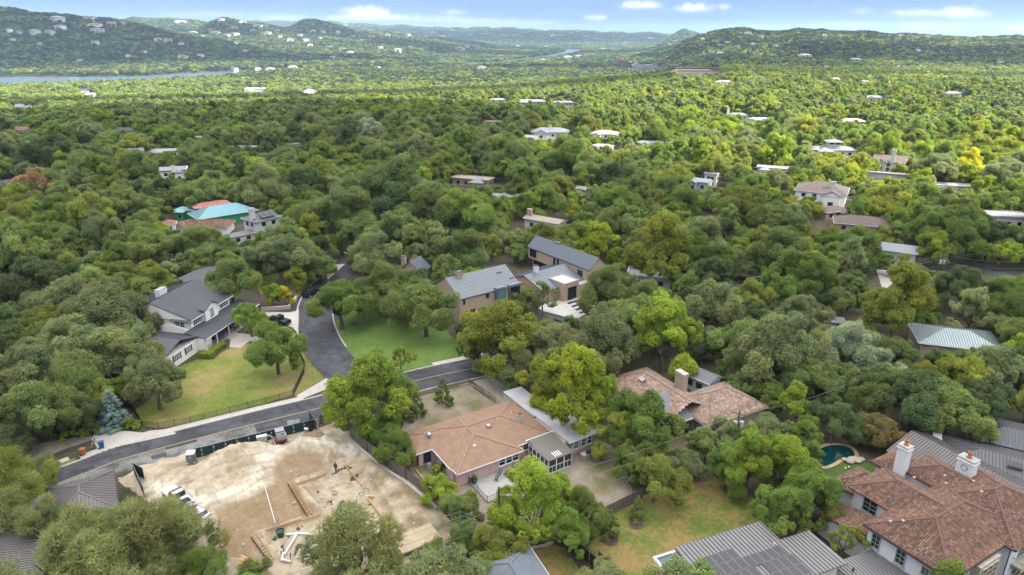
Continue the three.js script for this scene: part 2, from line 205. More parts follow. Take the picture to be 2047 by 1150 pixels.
// ---------------------------------------------------------------- foliage
// a crown is a body of lobes that carry leaf sprays; every spray is two small triangles
function crown({ seed, R = 6, up = 4.2, boughs = 10, subs = 11, leaves = 9000, leaf = 0.42, shoots = 0, core = 0.6, cone = 0, low = -0.35 }) {
  const r = rng(seed), B = [], L = [], pos = [], col = [], idx = [];
  const put = (p, n, len, wid, c) => {
    const t = V3(r() - .5, (r() - .5) * .7, r() - .5); t.addScaledVector(n, -t.dot(n)).normalize(); const b = n.clone().cross(t), k = pos.length / 3;
    const q = (a, w, u) => pos.push(p.x + t.x * a + b.x * w + n.x * u, p.y + t.y * a + b.y * w + n.y * u, p.z + t.z * a + b.z * w + n.z * u);
    q(-len * .5, 0, 0); q(0, -wid * .5, len * .12); q(len * .5, 0, -len * .06); q(0, wid * .5, len * .12); idx.push(k, k + 1, k + 2, k, k + 2, k + 3);
    for (let i = 0; i < 4; i++) col.push(...c);
  };
  const lop = 1 + (r() - .5) * .35;                                      // crowns are seldom round
  if (cone) for (let i = 0; i < cone; i++) { const h = (i + .5) / cone, w = Math.pow(1 - h, .85) * .9 + .05, a = i * 2.399963 + r(); B.push({ c: V3(Math.cos(a) * w * R * .72, lerp(-up, up * .96, h), Math.sin(a) * w * R * .72), q: R * lerp(.34, .10, h), k: lerp(.85, 1.15, r()), warm: 0 }); }
  else for (let i = 0; i < boughs; i++) {
    const top = i < boughs * .28, a = i * 2.399963 + r() * 1.5, d = top ? r() * .34 : lerp(.46, .82, r()), y = top ? lerp(.42, .80, r()) : lerp(low, .42, r());
    B.push({ c: V3(Math.cos(a) * d * R * lop, y * up, Math.sin(a) * d * R / lop), q: R * (top ? lerp(.26, .38, r()) : lerp(.22, .37, r())), k: lerp(.84, 1.16, r()), warm: (r() - .5) * .18 });
  }
  if (!cone) B.push({ c: V3(0, 0, 0), q: R * .46, k: 1, warm: 0 });
  for (const b of B) { const od = b.c.clone().divide(V3(R, up, R)).add(V3(0, .25, 0)).normalize(); for (let i = 0; i < subs; i++) { let d; do { d = V3(r() * 2 - 1, r() * 2 - 1, r() * 2 - 1); } while (d.lengthSq() > 1 || d.lengthSq() < .05); d.normalize(); if (d.dot(od) < -.45) d.negate(); L.push({ c: b.c.clone().addScaledVector(d, b.q * lerp(.62, 1.0, r())), q: b.q * lerp(.18, .42, r()), od: d, k: b.k * lerp(.86, 1.14, r()), warm: b.warm }); } }
  const total = L.reduce((s, l) => s + l.q * l.q, 0);
  for (const l of L) {
    const n0 = Math.round(leaves * l.q * l.q / total), near = L.filter((m) => m !== l && m.c.distanceTo(l.c) < m.q + l.q); let miss = 0;
    for (let i = 0; i < n0; i++) {
      const d = V3(r() * 2 - 1, r() * 2 - 1, r() * 2 - 1); if (d.lengthSq() > 1 || d.lengthSq() < .01) { i--; continue; } d.normalize();
      const p = l.c.clone().addScaledVector(d, l.q * (0.70 + 0.62 * r()));
      let hid = d.dot(l.od) < -.5; if (!hid) for (const m of near) if (p.distanceToSquared(m.c) < m.q * m.q * .4) { hid = true; break; } if (hid) { if (++miss < 4000) i--; continue; }
      const v = l.k * lerp(0.72, 1.28, r()), g = [v * (1 + l.warm + (r() - .5) * .2), v, v * (1 - l.warm)];
      const n = d.clone().multiplyScalar(.55).addScaledVector(l.od, .35).add(V3(r() - .5, r() - .5 + .38, r() - .5).multiplyScalar(1.2)).normalize(), size = leaf * lerp(.7, 1.35, r());
      put(p, n, size, size * .62, g);
      if (shoots && r() < shoots && d.y > -0.2) { const sd = d.clone().add(l.od.clone().multiplyScalar(.8)).add(V3(r() - .5, r() * .9, r() - .5)).normalize(); for (let s = 1; s < 7; s++) put(p.clone().addScaledVector(sd, s * leaf * .42), V3(r() - .5, r() - .1, r() - .5).normalize(), leaf * (1 - s * .09), leaf * .3, g); }
    }
  }
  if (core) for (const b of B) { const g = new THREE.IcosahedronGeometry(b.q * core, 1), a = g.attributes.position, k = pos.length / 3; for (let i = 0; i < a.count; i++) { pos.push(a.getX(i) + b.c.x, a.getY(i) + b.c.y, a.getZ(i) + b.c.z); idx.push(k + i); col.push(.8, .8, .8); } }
  const g = new THREE.BufferGeometry(); g.setAttribute('position', new THREE.Float32BufferAttribute(pos, 3)); g.setAttribute('color', new THREE.Float32BufferAttribute(col, 3)); g.setIndex(idx);
  return g;
}
function trunk({ seed, height = 4.5, R = 6, r0 = 0.32, limbs = 5 }) {
  const r = rng(seed), gs = [], top = V3((r() - .5) * .8, height * .62, (r() - .5) * .8);
  gs.push(rod(V3(0, -0.6, 0), V3(top.x * .5, height * .35, top.z * .5), r0 * 1.25, r0, 8), rod(V3(top.x * .5, height * .35, top.z * .5), top, r0, r0 * .75, 8));
  for (let i = 0; i < limbs; i++) {
    const a = i / limbs * 6.283 + r(), s = R * lerp(.35, .6, r()), mid = V3(top.x + Math.cos(a) * s * .55, height * lerp(.85, 1.05, r()), top.z + Math.sin(a) * s * .55), end = V3(top.x + Math.cos(a) * s, height * lerp(1.15, 1.7, r()), top.z + Math.sin(a) * s);
    gs.push(rod(top, mid, r0 * .6, r0 * .38), rod(mid, end, r0 * .38, r0 * .15, 5));
    const a2 = a + (r() - .5) * 1.6, e2 = mid.clone().add(V3(Math.cos(a2) * s * .5, height * .25, Math.sin(a2) * s * .5)); gs.push(rod(mid, e2, r0 * .26, r0 * .1, 5));
  }
  return merge(gs);
}
// kinds: crown radius 1 stands for R metres; each has a few individuals
const KIND = {
  live_oak: { R: 6, base: 5.4, vars: [1, 2, 3, 4, 5, 6].map((s) => ({ c: crown({ seed: s * 31, R: 6.3, up: lerp(3.9, 4.7, (s * .37) % 1), boughs: 11 + s % 3 * 2, subs: 17, leaves: 30000, leaf: .265 }), t: trunk({ seed: s, height: 5, R: 6, r0: .36, limbs: 6 }) })) },
  cedar_elm: { R: 5, base: 6.2, vars: [6, 7, 8, 9].map((s) => ({ c: crown({ seed: s * 37, R: 5.2, up: 5.6, boughs: 14 + s % 2 * 3, subs: 15, leaves: 26000, leaf: .255, low: -.62, core: .5 }), t: trunk({ seed: s, height: 4.6, R: 5, r0: .26, limbs: 5 }) })) },
  feathery_oak: { R: 6, base: 5.8, vars: [11, 12, 13].map((s) => ({ c: crown({ seed: s * 31, R: 6, up: 4.8, boughs: 13, subs: 17, leaves: 17000, leaf: .24, shoots: .26, core: .5 }), t: trunk({ seed: s, height: 5, R: 6, r0: .3, limbs: 6 }) })) },
  airy_tree: { R: 4, base: 5.2, vars: [14, 15].map((s) => ({ c: crown({ seed: s * 31, R: 4, up: 3.6, boughs: 8, subs: 8, leaves: 5200, leaf: .27, core: 0 }), t: trunk({ seed: s, height: 5, R: 4.6, r0: .2, limbs: 7 }) })) },
  shrub: { R: 1.6, base: 1.1, vars: [16, 17].map((s) => ({ c: crown({ seed: s * 31, R: 1.6, up: 1.3, boughs: 6, subs: 7, leaves: 1900, leaf: .22, low: -.6 }), t: trunk({ seed: s, height: .8, R: 1.2, r0: .07, limbs: 4 }) })) },
  spruce: { R: 2.7, base: 4.6, vars: [18].map((s) => ({ c: crown({ seed: s * 31, R: 2.9, up: 4.4, cone: 46, subs: 5, leaves: 8000, leaf: .36, core: .5 }), t: trunk({ seed: s, height: 6, R: 1, r0: .16, limbs: 2 }) })) },
  bare_tree: { R: 3.5, base: 3.5, vars: [24, 25].map((s) => { const r = rng(s), gs = [], grow = (p, d, len, w, n) => { const e = p.clone().addScaledVector(d, len); gs.push(rod(p, e, w, w * .65, 5)); if (n) for (let i = 0; i < 3; i++) grow(e, d.clone().multiplyScalar(.9).add(V3(r() - .5, r() * .5 - .05, r() - .5).multiplyScalar(1.3)).normalize(), len * lerp(.62, .85, r()), w * .6, n - 1); }; for (let i = 0; i < 3; i++) grow(V3(0, -1, 0), V3((r() - .5) * .8, 1, (r() - .5) * .8).normalize(), 1.9, .1, 4); return { c: merge(gs), t: trunk({ seed: s, height: 2, R: 1.5, r0: .16, limbs: 3 }), bare: true }; }) },
  young_tree: { R: 2.2, base: 3.2, vars: [20, 21].map((s) => ({ c: crown({ seed: s * 31, R: 2.3, up: 2.8, cone: 22, subs: 5, leaves: 3600, leaf: .28, core: .5 }), t: trunk({ seed: s, height: 2.6, R: 1.4, r0: .1, limbs: 3 }) })) },
};
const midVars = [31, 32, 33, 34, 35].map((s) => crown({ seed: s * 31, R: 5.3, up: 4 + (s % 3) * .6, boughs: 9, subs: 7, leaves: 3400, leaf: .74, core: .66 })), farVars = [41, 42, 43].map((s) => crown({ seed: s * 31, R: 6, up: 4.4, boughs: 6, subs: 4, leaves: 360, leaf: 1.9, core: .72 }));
const LEAF = { juniper: [.066, .102, .056], grey: [.275, .32, .125], sage: [.318, .342, .118], oak: [.235, .30, .082], dark: [.134, .186, .060], green: [.206, .294, .053], bright: [.294, .382, .043], lime: [.378, .450, .031], yellow: [.52, .50, .035], olive: [.265, .305, .056], gold: [.315, .345, .045], pale: [.360, .420, .240], blue: [.348, .468, .420], brown: [.300, .240, .079], rust: [.44, .30, .15], dry: [.720, .528, .240] };  // first entry: far tree green with missing crown shade put into the colour
const WORD = { grey: 'grey green', sage: 'light sage green', oak: 'muted green', dark: 'dark green', green: 'mid green', bright: 'bright green', lime: 'lime green', yellow: 'yellow leaved', olive: 'olive green', gold: 'yellowish green', pale: 'pale green', blue: 'silvery blue', juniper: 'shade darkened far green', brown: 'brownish', rust: 'rusty orange', dry: 'straw coloured' };
const leafMat = {};
function foliage(key, k = 0) { const id = key + k; if (leafMat[id]) return leafMat[id]; const c = LEAF[key], v = 1 + (k - 1.5) * .1; return leafMat[id] = new THREE.MeshPhysicalMaterial({ name: WORD[key] + ' foliage', color: new THREE.Color(c[0] * v, c[1] * v, c[2] * v), vertexColors: true, roughness: 1, transmission: .55, thickness: 0, specularIntensity: .25 }); }

const TREES = [], CLEAR = [], KEEP = [];
function inPoly(x, z, p) { let c = false; for (let i = 0, j = p.length - 1; i < p.length; j = i++) { if ((p[i][1] > z) !== (p[j][1] > z) && x < (p[j][0] - p[i][0]) * (z - p[i][1]) / (p[j][1] - p[i][1]) + p[i][0]) c = !c; } return c; }
const clearPx = (...pts) => CLEAR.push(pts.map(([a, b]) => { const p = P(a, b); return [p.x, p.z]; }));
const clearLocal = (O, ang, a0, a1, b0, b1) => { const c = Math.cos(rad(ang)), s = Math.sin(rad(ang)), w = (a, b) => [O[0] + a * c + b * s, O[1] - a * s + b * c]; CLEAR.push([w(a0, b0), w(a1, b0), w(a1, b1), w(a0, b1)]); };
const keep = (x0, y0, x1, y1, h = 0) => { const p = PT((x0 + x1) / 2, y1, h); KEEP.push([x0, y0, x1, y1, -p.z * cP + (60 - p.y) * sP]); };
// a tree read off the photograph: crown centre and crown width in pixels
function treePx(px, py, w, kind, color, label) {
  const K = KIND[kind]; let s = 1, p;
  for (let i = 0; i < 4; i++) { p = PT(px, py, K.base * s); const d = toPx(p.x, p.y + K.base * s, p.z)[2]; s = w / 2 * d / FOCAL / K.R; }
  TREES.push({ x: p.x, y: p.y, z: p.z, s, kind, color, label, hand: true });
}
function plant(t, label, group) {
  const K = KIND[t.kind], r = rng(Math.round(t.x * 71 + t.z * 131) + 5), v = K.vars[Math.floor(r() * K.vars.length)];
  const stretch = lerp(.88, 1.14, r()), o = thing(t.kind, label, t.kind === 'shrub' ? 'shrub' : 'tree', [t.x, t.y, t.z], r() * 360, group);
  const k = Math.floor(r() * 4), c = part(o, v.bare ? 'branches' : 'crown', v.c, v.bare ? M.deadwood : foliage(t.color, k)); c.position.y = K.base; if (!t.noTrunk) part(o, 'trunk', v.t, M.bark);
  o.scale.set(t.s * stretch, t.s * lerp(.9, 1.12, r()), t.s / stretch);
  return o;
}
// ---------------------------------------------------------------- roofs, walls, windows
const REDS = [[.170, .080, .050], [.148, .074, .050], [.195, .104, .066], [.125, .068, .050], [.210, .134, .086], [.160, .094, .066], [.094, .060, .047]], TANS = [[.26, .175, .13], [.225, .15, .112], [.29, .20, .15], [.20, .14, .11], [.31, .225, .17]];
const tileMat = new THREE.MeshStandardMaterial({ name: 'clay tile', vertexColors: true, roughness: .85 });
function basis(p) { const n = V3().crossVectors(p[1].clone().sub(p[0]), p[2].clone().sub(p[0])).normalize(); if (n.y < 0) { p.reverse(); n.negate(); } let u = V3(n.z, 0, -n.x); if (u.lengthSq() < 1e-6) u.set(1, 0, 0); u.normalize(); const v = n.clone().cross(u).normalize(); if (v.y > 0) { v.negate(); u.negate(); } return { n, u, v, o: p[0] }; }
const uvOf = (B, q) => { const d = q.clone().sub(B.o); return [d.dot(B.u), d.dot(B.v)]; };
const at3 = (B, u, v, w = 0) => B.o.clone().addScaledVector(B.u, u).addScaledVector(B.v, v).addScaledVector(B.n, w);
function slab(p, th = .14) {
  const B = basis(p), pos = [], uv = [], tri = (a, b, c) => { for (const q of [a, b, c]) { pos.push(q.x, q.y, q.z); uv.push(...uvOf(B, q)); } }, low = p.map((q) => q.clone().addScaledVector(B.n, -th));
  for (let i = 1; i + 1 < p.length; i++) { tri(p[0], p[i], p[i + 1]); tri(low[0], low[i + 1], low[i]); }
  for (let i = 0; i < p.length; i++) { const j = (i + 1) % p.length; tri(p[i], low[i], low[j]); tri(p[i], low[j], p[j]); }
  return tris(pos, uv);
}
function cut(poly2, u) { let lo = 1e9, hi = -1e9; for (let i = 0; i < poly2.length; i++) { const [a, b] = poly2[i], [c, d] = poly2[(i + 1) % poly2.length]; if ((a - u) * (c - u) < 0) { const v = b + (d - b) * (u - a) / (c - a); lo = Math.min(lo, v); hi = Math.max(hi, v); } } return hi > lo ? [lo, hi] : null; }
function seams(faces, gap, w = .05, h = .05) { const gs = []; for (const p of faces) { const B = basis(p), q = p.map((x) => uvOf(B, x)), us = q.map((x) => x[0]); for (let u = Math.ceil(Math.min(...us) / gap) * gap + .03; u < Math.max(...us); u += gap) { const c = cut(q, u); if (c && c[1] - c[0] > .3) gs.push(beam(at3(B, u, c[0], h / 2), at3(B, u, c[1], h / 2), w, h)); } } return gs.length ? merge(gs) : null; }
function tiles(faces, { du = .245, dv = .31, pal = REDS, barrel = true, seed = 1, len = 1.12, streak = 0 }) {
  const r = rng(seed), pos = [], col = [];
  for (const p of faces) {
    const B = basis(p), q = p.map((x) => uvOf(B, x)), us = q.map((x) => x[0]), vs = q.map((x) => x[1]);
    for (let v = Math.min(...vs) + dv / 2, row = 0; v < Math.max(...vs) + .05; v += dv, row++) for (let u = Math.min(...us) + (barrel ? 0 : (row % 2) * du / 2); u < Math.max(...us); u += du) {
      if (!inPoly(u, v, q)) continue;
      const w = fbm((B.o.x + u * B.u.x) / 1.5, (v + B.o.z) / 1.5, seed, 3), c0 = pal[Math.floor(r() * pal.length)], k = lerp(.8, 1.18, r()) * lerp(.72, 1.2, w), c = c0.map((x) => x * k), l = dv * len, tilt = .05;
      const quad = (a, b, d, e) => { for (const z of [a, b, d, a, d, e]) { pos.push(z.x, z.y, z.z); col.push(...c); } };
      if (barrel) { const n = 4, R = du * .46; let prev; for (let i = 0; i <= n; i++) { const a = Math.PI * i / n, x = u - Math.cos(a) * R, y = Math.sin(a) * R * .75; const e = [at3(B, x, v - l / 2, y + .0), at3(B, x, v + l / 2, y + tilt)]; if (prev) quad(prev[0], prev[1], e[1], e[0]); prev = e; } const f = at3(B, u, v + l / 2, tilt * .4); for (let i = 0; i < n; i++) { const a = Math.PI * i / n, b = Math.PI * (i + 1) / n; for (const z of [f, at3(B, u - Math.cos(b) * R, v + l / 2, Math.sin(b) * R * .75 + tilt), at3(B, u - Math.cos(a) * R, v + l / 2, Math.sin(a) * R * .75 + tilt)]) { pos.push(z.x, z.y, z.z); col.push(...c.map((x) => x * .8)); } } }
      else { const g = du * .47, t = .045 + r() * .012; quad(at3(B, u - g, v - l / 2, .012), at3(B, u - g, v + l / 2, t), at3(B, u + g, v + l / 2, t), at3(B, u + g, v - l / 2, .012)); quad(at3(B, u - g, v + l / 2, t), at3(B, u - g, v + l / 2, 0), at3(B, u + g, v + l / 2, 0), at3(B, u + g, v + l / 2, t)); }
    }
  }
  return tris(pos, null, col);
}
// roof shape over a rectangle: hip or gable, ridge along the longer side unless told; returns its faces and its ridge and hip lines
function roofShape({ x: [x0, x1], z: [z0, z1], h, pitch = .4, type = 'hip', along, ends = [1, 1] }) {
  const ax = along ?? (x1 - x0 >= z1 - z0 ? 'x' : 'z'), W = ax === 'x' ? z1 - z0 : x1 - x0, L = ax === 'x' ? x1 - x0 : z1 - z0, half = W / 2, top = h + half * pitch, q = Math.min(half, L / 2);
  const [e0, e1] = type === 'gable' ? [0, 0] : ends, m = (l, w, y) => ax === 'x' ? V3(x0 + l, y, z0 + w) : V3(x0 + w, y, z0 + l);
  const a = m(0, 0, h), b = m(L, 0, h), c = m(L, W, h), d = m(0, W, h), r0 = m(e0 ? q : 0, half, top), r1 = m(e1 ? L - q : L, half, top), faces = [[a, b, r1, r0], [c, d, r0, r1]], lines = [[r0, r1]], gables = [];
  if (e0) { faces.push([d, a, r0]); lines.push([a, r0], [d, r0]); } else gables.push([d, a, r0]);
  if (e1) { faces.push([b, c, r1]); lines.push([b, r1], [c, r1]); } else gables.push([b, c, r1]);
  return { faces: faces.map((f) => f.filter((p, i) => f.findIndex((o) => o.distanceTo(p) < .01) === i)).filter((f) => f.length > 2), lines: lines.filter(([p, s]) => p.distanceTo(s) > .1), gables, top, r0, r1 };
}
// cover: plain | seam | barrel | flat
function addRoof(g, spec, m, { cover = 'plain', gap = .45, cap, seamMat = M.seamDark, seed = 3, fascia = M.trim, wallMat, name = 'roof', w, tile } = {}) {
  const S = spec.faces ? spec : roofShape(spec), r = part(g, name, S.faces.map((f) => slab(f)), m);
  if (cover === 'seam') { const s = seams(S.faces, gap, w ?? .06, .06); if (s) stuff(part(r, 'roof_seam', s, seamMat)); }
  if (cover === 'barrel') { stuff(part(r, 'roof_tile', tiles(S.faces, { seed, ...tile }), tileMat)); }
  if (cover === 'flat') stuff(part(r, 'roof_tile', tiles(S.faces, { seed, barrel: false, du: .40, dv: .36, pal: TANS, ...tile }), tileMat));
  if (cap && S.lines?.length) part(r, 'ridge_cap', S.lines.map(([a, b]) => beam(a.clone().add(V3(0, .03, 0)), b.clone().add(V3(0, .03, 0)), cover === 'barrel' ? .26 : .2, cover === 'barrel' ? .2 : .08)), cap);
  if (fascia) { const es = []; for (const f of S.faces) for (let i = 0; i < f.length; i++) { const a = f[i], b = f[(i + 1) % f.length]; if (Math.abs(a.y - b.y) < .02 && a.y < Math.max(...f.map((p) => p.y)) - .05) es.push(beam(a.clone().add(V3(0, -.13, 0)), b.clone().add(V3(0, -.13, 0)), .16, .16)); } for (const e of es) part(r, 'gutter', e, fascia); }
  if (wallMat && S.gables?.length) { const c = S.gables.map((t) => { const ctr = t.reduce((s, p) => s.add(p), V3()).multiplyScalar(1 / 3), inw = (S.r0.clone().add(S.r1).multiplyScalar(.5)).sub(ctr).setY(0).normalize(); return slabSide(t.map((p) => p.clone().addScaledVector(inw, .32).add(V3(0, -.15, 0)).lerp(ctr.clone().setY(p.y), .06))); }); for (const e of c) part(g, 'gable_wall', e, wallMat); }
  return S;
}
function slabSide(t) { const n = V3().crossVectors(t[1].clone().sub(t[0]), t[2].clone().sub(t[0])).normalize(), pos = [], uv = [], low = t.map((p) => p.clone().addScaledVector(n, -.2)), u = V3(0, 1, 0).cross(n).normalize(), f = (...q) => { for (const p of q) { pos.push(p.x, p.y, p.z); uv.push(p.dot(u), p.y); } }; f(t[0], t[1], t[2]); f(low[0], low[2], low[1]); for (let i = 0; i < 3; i++) { const j = (i + 1) % 3; f(t[i], low[i], low[j]); f(t[i], low[j], t[j]); } return tris(pos, uv); }
const wallsOf = (x, z, h0, h1) => span(x[0], x[1], h0, h1, z[0], z[1]);
// a window on a wall: the pane with its frame and bars; turn in degrees: 0 faces +z, 90 faces +x, 180 -z, 270 -x
function win(g, x, y, z, w, h, turn = 0, { frame = M.trim, pane = M.glass, cols = 1, rows = 1, bar = .05, rim = .09, shutters, sill = true, name = 'window' } = {}) {
  const o = part(g, name, box(w, h, .04), pane); o.position.set(x, y, z); o.rotation.y = rad(turn);
  const gs = [box(w + rim * 2, rim, .12, 0, h / 2 + rim / 2, .03), box(w + rim * 2, rim, .12, 0, -h / 2 - rim / 2, .03), box(rim, h, .12, -w / 2 - rim / 2, 0, .03), box(rim, h, .12, w / 2 + rim / 2, 0, .03)];
  for (let i = 1; i < cols; i++) gs.push(box(bar, h, .06, -w / 2 + w * i / cols, 0, .045));
  for (let i = 1; i < rows; i++) gs.push(box(w, bar, .05, 0, -h / 2 + h * i / rows, .043));
  part(o, 'frame', gs, frame);
  if (sill) part(o, 'sill', box(w + .3, .06, .22, 0, -h / 2 - rim - .03, .08), frame);
  if (shutters) for (const s of [-1, 1]) part(o, 'shutter', box(.36, h + .12, .06, s * (w / 2 + rim + .22), 0, .035), shutters);
  return o;
}
function chimney(g, x, z, y0, y1, w, d, m, { capMat = M.slab, pot, lip = .1 } = {}) {
  const c = part(g, 'chimney', [box(w, y1 - y0, d, x, (y0 + y1) / 2, z), box(w + lip * 2, .18, d + lip * 2, x, y1 - .35, z)], m);
  part(c, 'chimney_cap', box(w + .16, .12, d + .16, x, y1 + .06, z), capMat);
  if (pot) { const p = part(c, 'chimney_pot', new THREE.LatheGeometry([[.0, 0], [.32, 0], [.3, .12], [.24, .18], [.22, .62], [.3, .7], [.3, .82], [.2, .86], [.17, .5]].map(([a, b]) => new THREE.Vector2(a, b)), 16), pot); p.position.set(x, y1 + .12, z); }
  return c;
}
function polySheet(name, pts, y, m) { // pts: world [x, z]
  const s = new THREE.Shape(pts.map(([x, z]) => new THREE.Vector2(x, -z))), g = new THREE.ShapeGeometry(s).rotateX(-Math.PI / 2).translate(0, y, 0);
  return struct(name, g, m);
}
const W2 = ([px, py]) => { const p = P(px, py); return [p.x, p.z]; };
const smoothLine = (pts, n, closed = false) => new THREE.CatmullRomCurve3(pts.map(([x, z]) => V3(x, 0, z)), closed, 'centripetal').getPoints(n).map((p) => [p.x, p.z]);
function ribbon(line, l, r, y) { const pos = [], uv = []; let d = 0; const e = line.map((p, i) => { const a = line[Math.max(0, i - 1)], b = line[Math.min(line.length - 1, i + 1)], L = Math.hypot(b[0] - a[0], b[1] - a[1]), n = [-(b[1] - a[1]) / L, (b[0] - a[0]) / L]; if (i) d += Math.hypot(p[0] - line[i - 1][0], p[1] - line[i - 1][1]); return [[p[0] + n[0] * l, p[1] + n[1] * l], [p[0] + n[0] * r, p[1] + n[1] * r], d]; });
  for (let i = 0; i + 1 < e.length; i++) for (const [k, s] of [[i, 1], [i + 1, 0], [i, 0], [i, 1], [i + 1, 1], [i + 1, 0]]) { pos.push(e[k][s][0], y, e[k][s][1]); uv.push(e[k][s][0], e[k][s][1]); }
  const g = tris(pos, uv); if (g.attributes.normal.getY(0) < 0) { for (let i = 0; i < pos.length; i += 9) for (let c = 0; c < 3; c++) [pos[i + 3 + c], pos[i + 6 + c]] = [pos[i + 6 + c], pos[i + 3 + c]]; for (let i = 0; i < uv.length; i += 6) for (let c = 0; c < 2; c++) [uv[i + 2 + c], uv[i + 4 + c]] = [uv[i + 4 + c], uv[i + 2 + c]]; return tris(pos, uv); } return g; }
function kerb(line, off, w = .3, y0 = 0, y1 = .13) { const gs = []; for (let i = 0; i + 1 < line.length; i++) { const [a, b] = [line[i], line[i + 1]], L = Math.hypot(b[0] - a[0], b[1] - a[1]), n = [-(b[1] - a[1]) / L * off, (b[0] - a[0]) / L * off]; gs.push(beam(V3(a[0] + n[0], (y0 + y1) / 2, a[1] + n[1]), V3(b[0] + n[0], (y0 + y1) / 2, b[1] + n[1]), w, y1 - y0)); } return merge(gs); }
// ---------------------------------------------------------------- streets, pavements, lawns
const asphalt = mottled('dark asphalt', [.055, .057, .066], { vary: .55, metres: 11, scales: [3, 14, 90], size: 512, contrast: 1.4 }), asphaltDusty = mottled('dusty asphalt', [.15, .145, .135], { vary: .6, metres: 12, scales: [3, 12, 60], size: 512, seed: 12, contrast: 1.5 });
const lawnMat = mat('mown lawn', null, { rough: 1, map: grain('lawn', [[.075, .15, .022], [.11, .20, .03], [.16, .22, .045]], { metres: 11, scales: [3, 14, 60], weights: [.35, .3, .35], seed: 5, contrast: 1.2 }) }), patchyMat = mat('patchy lawn', null, { rough: 1, map: grain('patchy', [[.115, .165, .018], [.185, .21, .032], [.25, .225, .062], [.34, .24, .115]], { metres: 16, scales: [2, 8, 40], weights: [.4, .3, .3], seed: 6, contrast: 1.25 }) }), dryMat = mat('dry lawn', null, { rough: 1, map: grain('drygrass', [[.10, .15, .018], [.18, .175, .04], [.30, .195, .075], [.24, .19, .06]], { metres: 18, scales: [2, 8, 44], weights: [.4, .3, .3], seed: 9, contrast: 1.35 }) }), yardMat = mat('bare yard', null, { rough: 1, map: grain('yard', [[.13, .15, .04], [.22, .18, .11], [.30, .25, .19], [.36, .31, .25]], { metres: 13, scales: [2, 7, 60], seed: 14, contrast: 1.2 }) }), gravelMat = mottled('gravel drive', [.27, .225, .185], { vary: .22, metres: 4, scales: [6, 30, 90] }), mulchMat = mottled('bark mulch', [.085, .055, .04], { vary: .4, metres: 2 });
const mainLine = smoothLine([[20, 1003], [100, 973], [174, 945], [243, 919], [339, 892], [447, 864], [554, 837], [640, 816], [740, 787], [849, 757.5], [958, 734], [1060, 711], [1160, 690]].map(W2), 80);
const sideLine = smoothLine([[742, 790], [690, 745], [655, 705], [636, 668], [629, 635], [634, 600], [655, 568], [688, 542], [700, 522], [698, 505]].map(W2), 60);
struct('street', ribbon(mainLine, -3.9, 3.9, .045), asphalt);
{ const k = 38, a = mainLine.slice(0, k); struct('street_dust', ribbon(a, .2, 3.9, .052), asphaltDusty); }
polySheet('sand_spill', [[236, 962], [262, 945], [280, 931], [306, 927], [322, 917], [350, 915], [372, 906], [392, 912], [380, 926], [352, 936], [330, 940], [300, 950], [284, 965], [250, 975]].map(W2), .06, mottled('spilt sand', [.42, .35, .25], { vary: .25, metres: 5, scales: [3, 12, 60] }));
struct('side_street', ribbon(sideLine, -3.8, 3.8, .038), asphalt);
{ const R = rng(12), pm = [mottled('old asphalt patch', [.068, .07, .078], { vary: .5, metres: 5, seed: 40 }), mottled('fresh asphalt patch', [.047, .048, .055], { vary: .45, metres: 5, seed: 41 })]; for (let i = 0; i < 13; i++) { const a = 6 + Math.floor(R() * 62), o = lerp(-3.6, 2.2, R()); struct('street_patch', ribbon(mainLine.slice(a, a + 2 + Math.floor(R() * 5)), o, o + .5 + R() * 1.6, .0535 + i * .0003), pm[i % 2]); } for (let i = 0; i < 5; i++) { const a = 8 + Math.floor(R() * 40), o = lerp(-3.4, 2.4, R()); struct('street_patch', ribbon(sideLine.slice(a, a + 3 + Math.floor(R() * 6)), o, o + .4 + R() * 1.4, .0475 + i * .0003), pm[i % 2]); } }
struct('centre_line', ribbon(mainLine.slice(8, 76), -.09, .09, .058), tint('worn yellow road paint', [.42, .33, .17]));
const sideW = sideLine.slice(16);
struct('kerb', merge([kerb(mainLine.slice(0, 49), -4.15), kerb(mainLine.slice(57, 78), -4.15), kerb(mainLine.slice(50, 80), 4.1)]), M.concrete);
struct('kerb', merge([kerb(sideW, -4.0), kerb(sideLine.slice(14, 40), 4.0)]), M.concrete);
struct('pavement', ribbon(mainLine.slice(14, 46), -5.6, -4.3, .075), M.concrete);
struct('pavement', ribbon(mainLine.slice(62, 74), -5.5, -4.3, .075), M.concrete);
struct('pavement', ribbon(mainLine.slice(2, 13), -6.4, -5.3, .075), M.concrete);
struct('verge', ribbon(mainLine.slice(2, 14), -5.3, -4.3, .06), dryMat);
const R2 = (pts) => pts.map(W2);
polySheet('driveway_apron', R2([[195, 900], [183, 880], [188, 868], [215, 862], [255, 863], [285, 866], [300, 862], [340, 858], [352, 868], [300, 880], [240, 893]]), .085, M.concrete);
polySheet('gravel_drive', R2([[-60, 935], [-40, 900], [30, 893], [100, 884], [150, 876], [184, 869], [184, 880], [140, 895], [95, 912], [50, 930], [0, 948]]), .05, gravelMat);
polySheet('pavement', R2([[592, 792], [630, 770], [652, 757], [660, 762], [656, 778], [640, 784], [600, 800]]), .09, M.concrete);
polySheet('lawn', R2([[287, 853], [266, 822], [300, 800], [330, 765], [355, 735], [395, 718], [430, 712], [470, 690], [540, 685], [592, 690], [615, 720], [648, 757], [628, 769], [590, 791], [530, 807], [430, 834], [350, 853], [318, 858]]), .03, patchyMat);
polySheet('lawn', R2([[668, 645], [720, 610], [800, 600], [870, 640], [930, 700], [925, 717], [870, 729], [812, 743], [760, 748], [722, 738], [705, 716], [684, 690]]), .03, lawnMat);
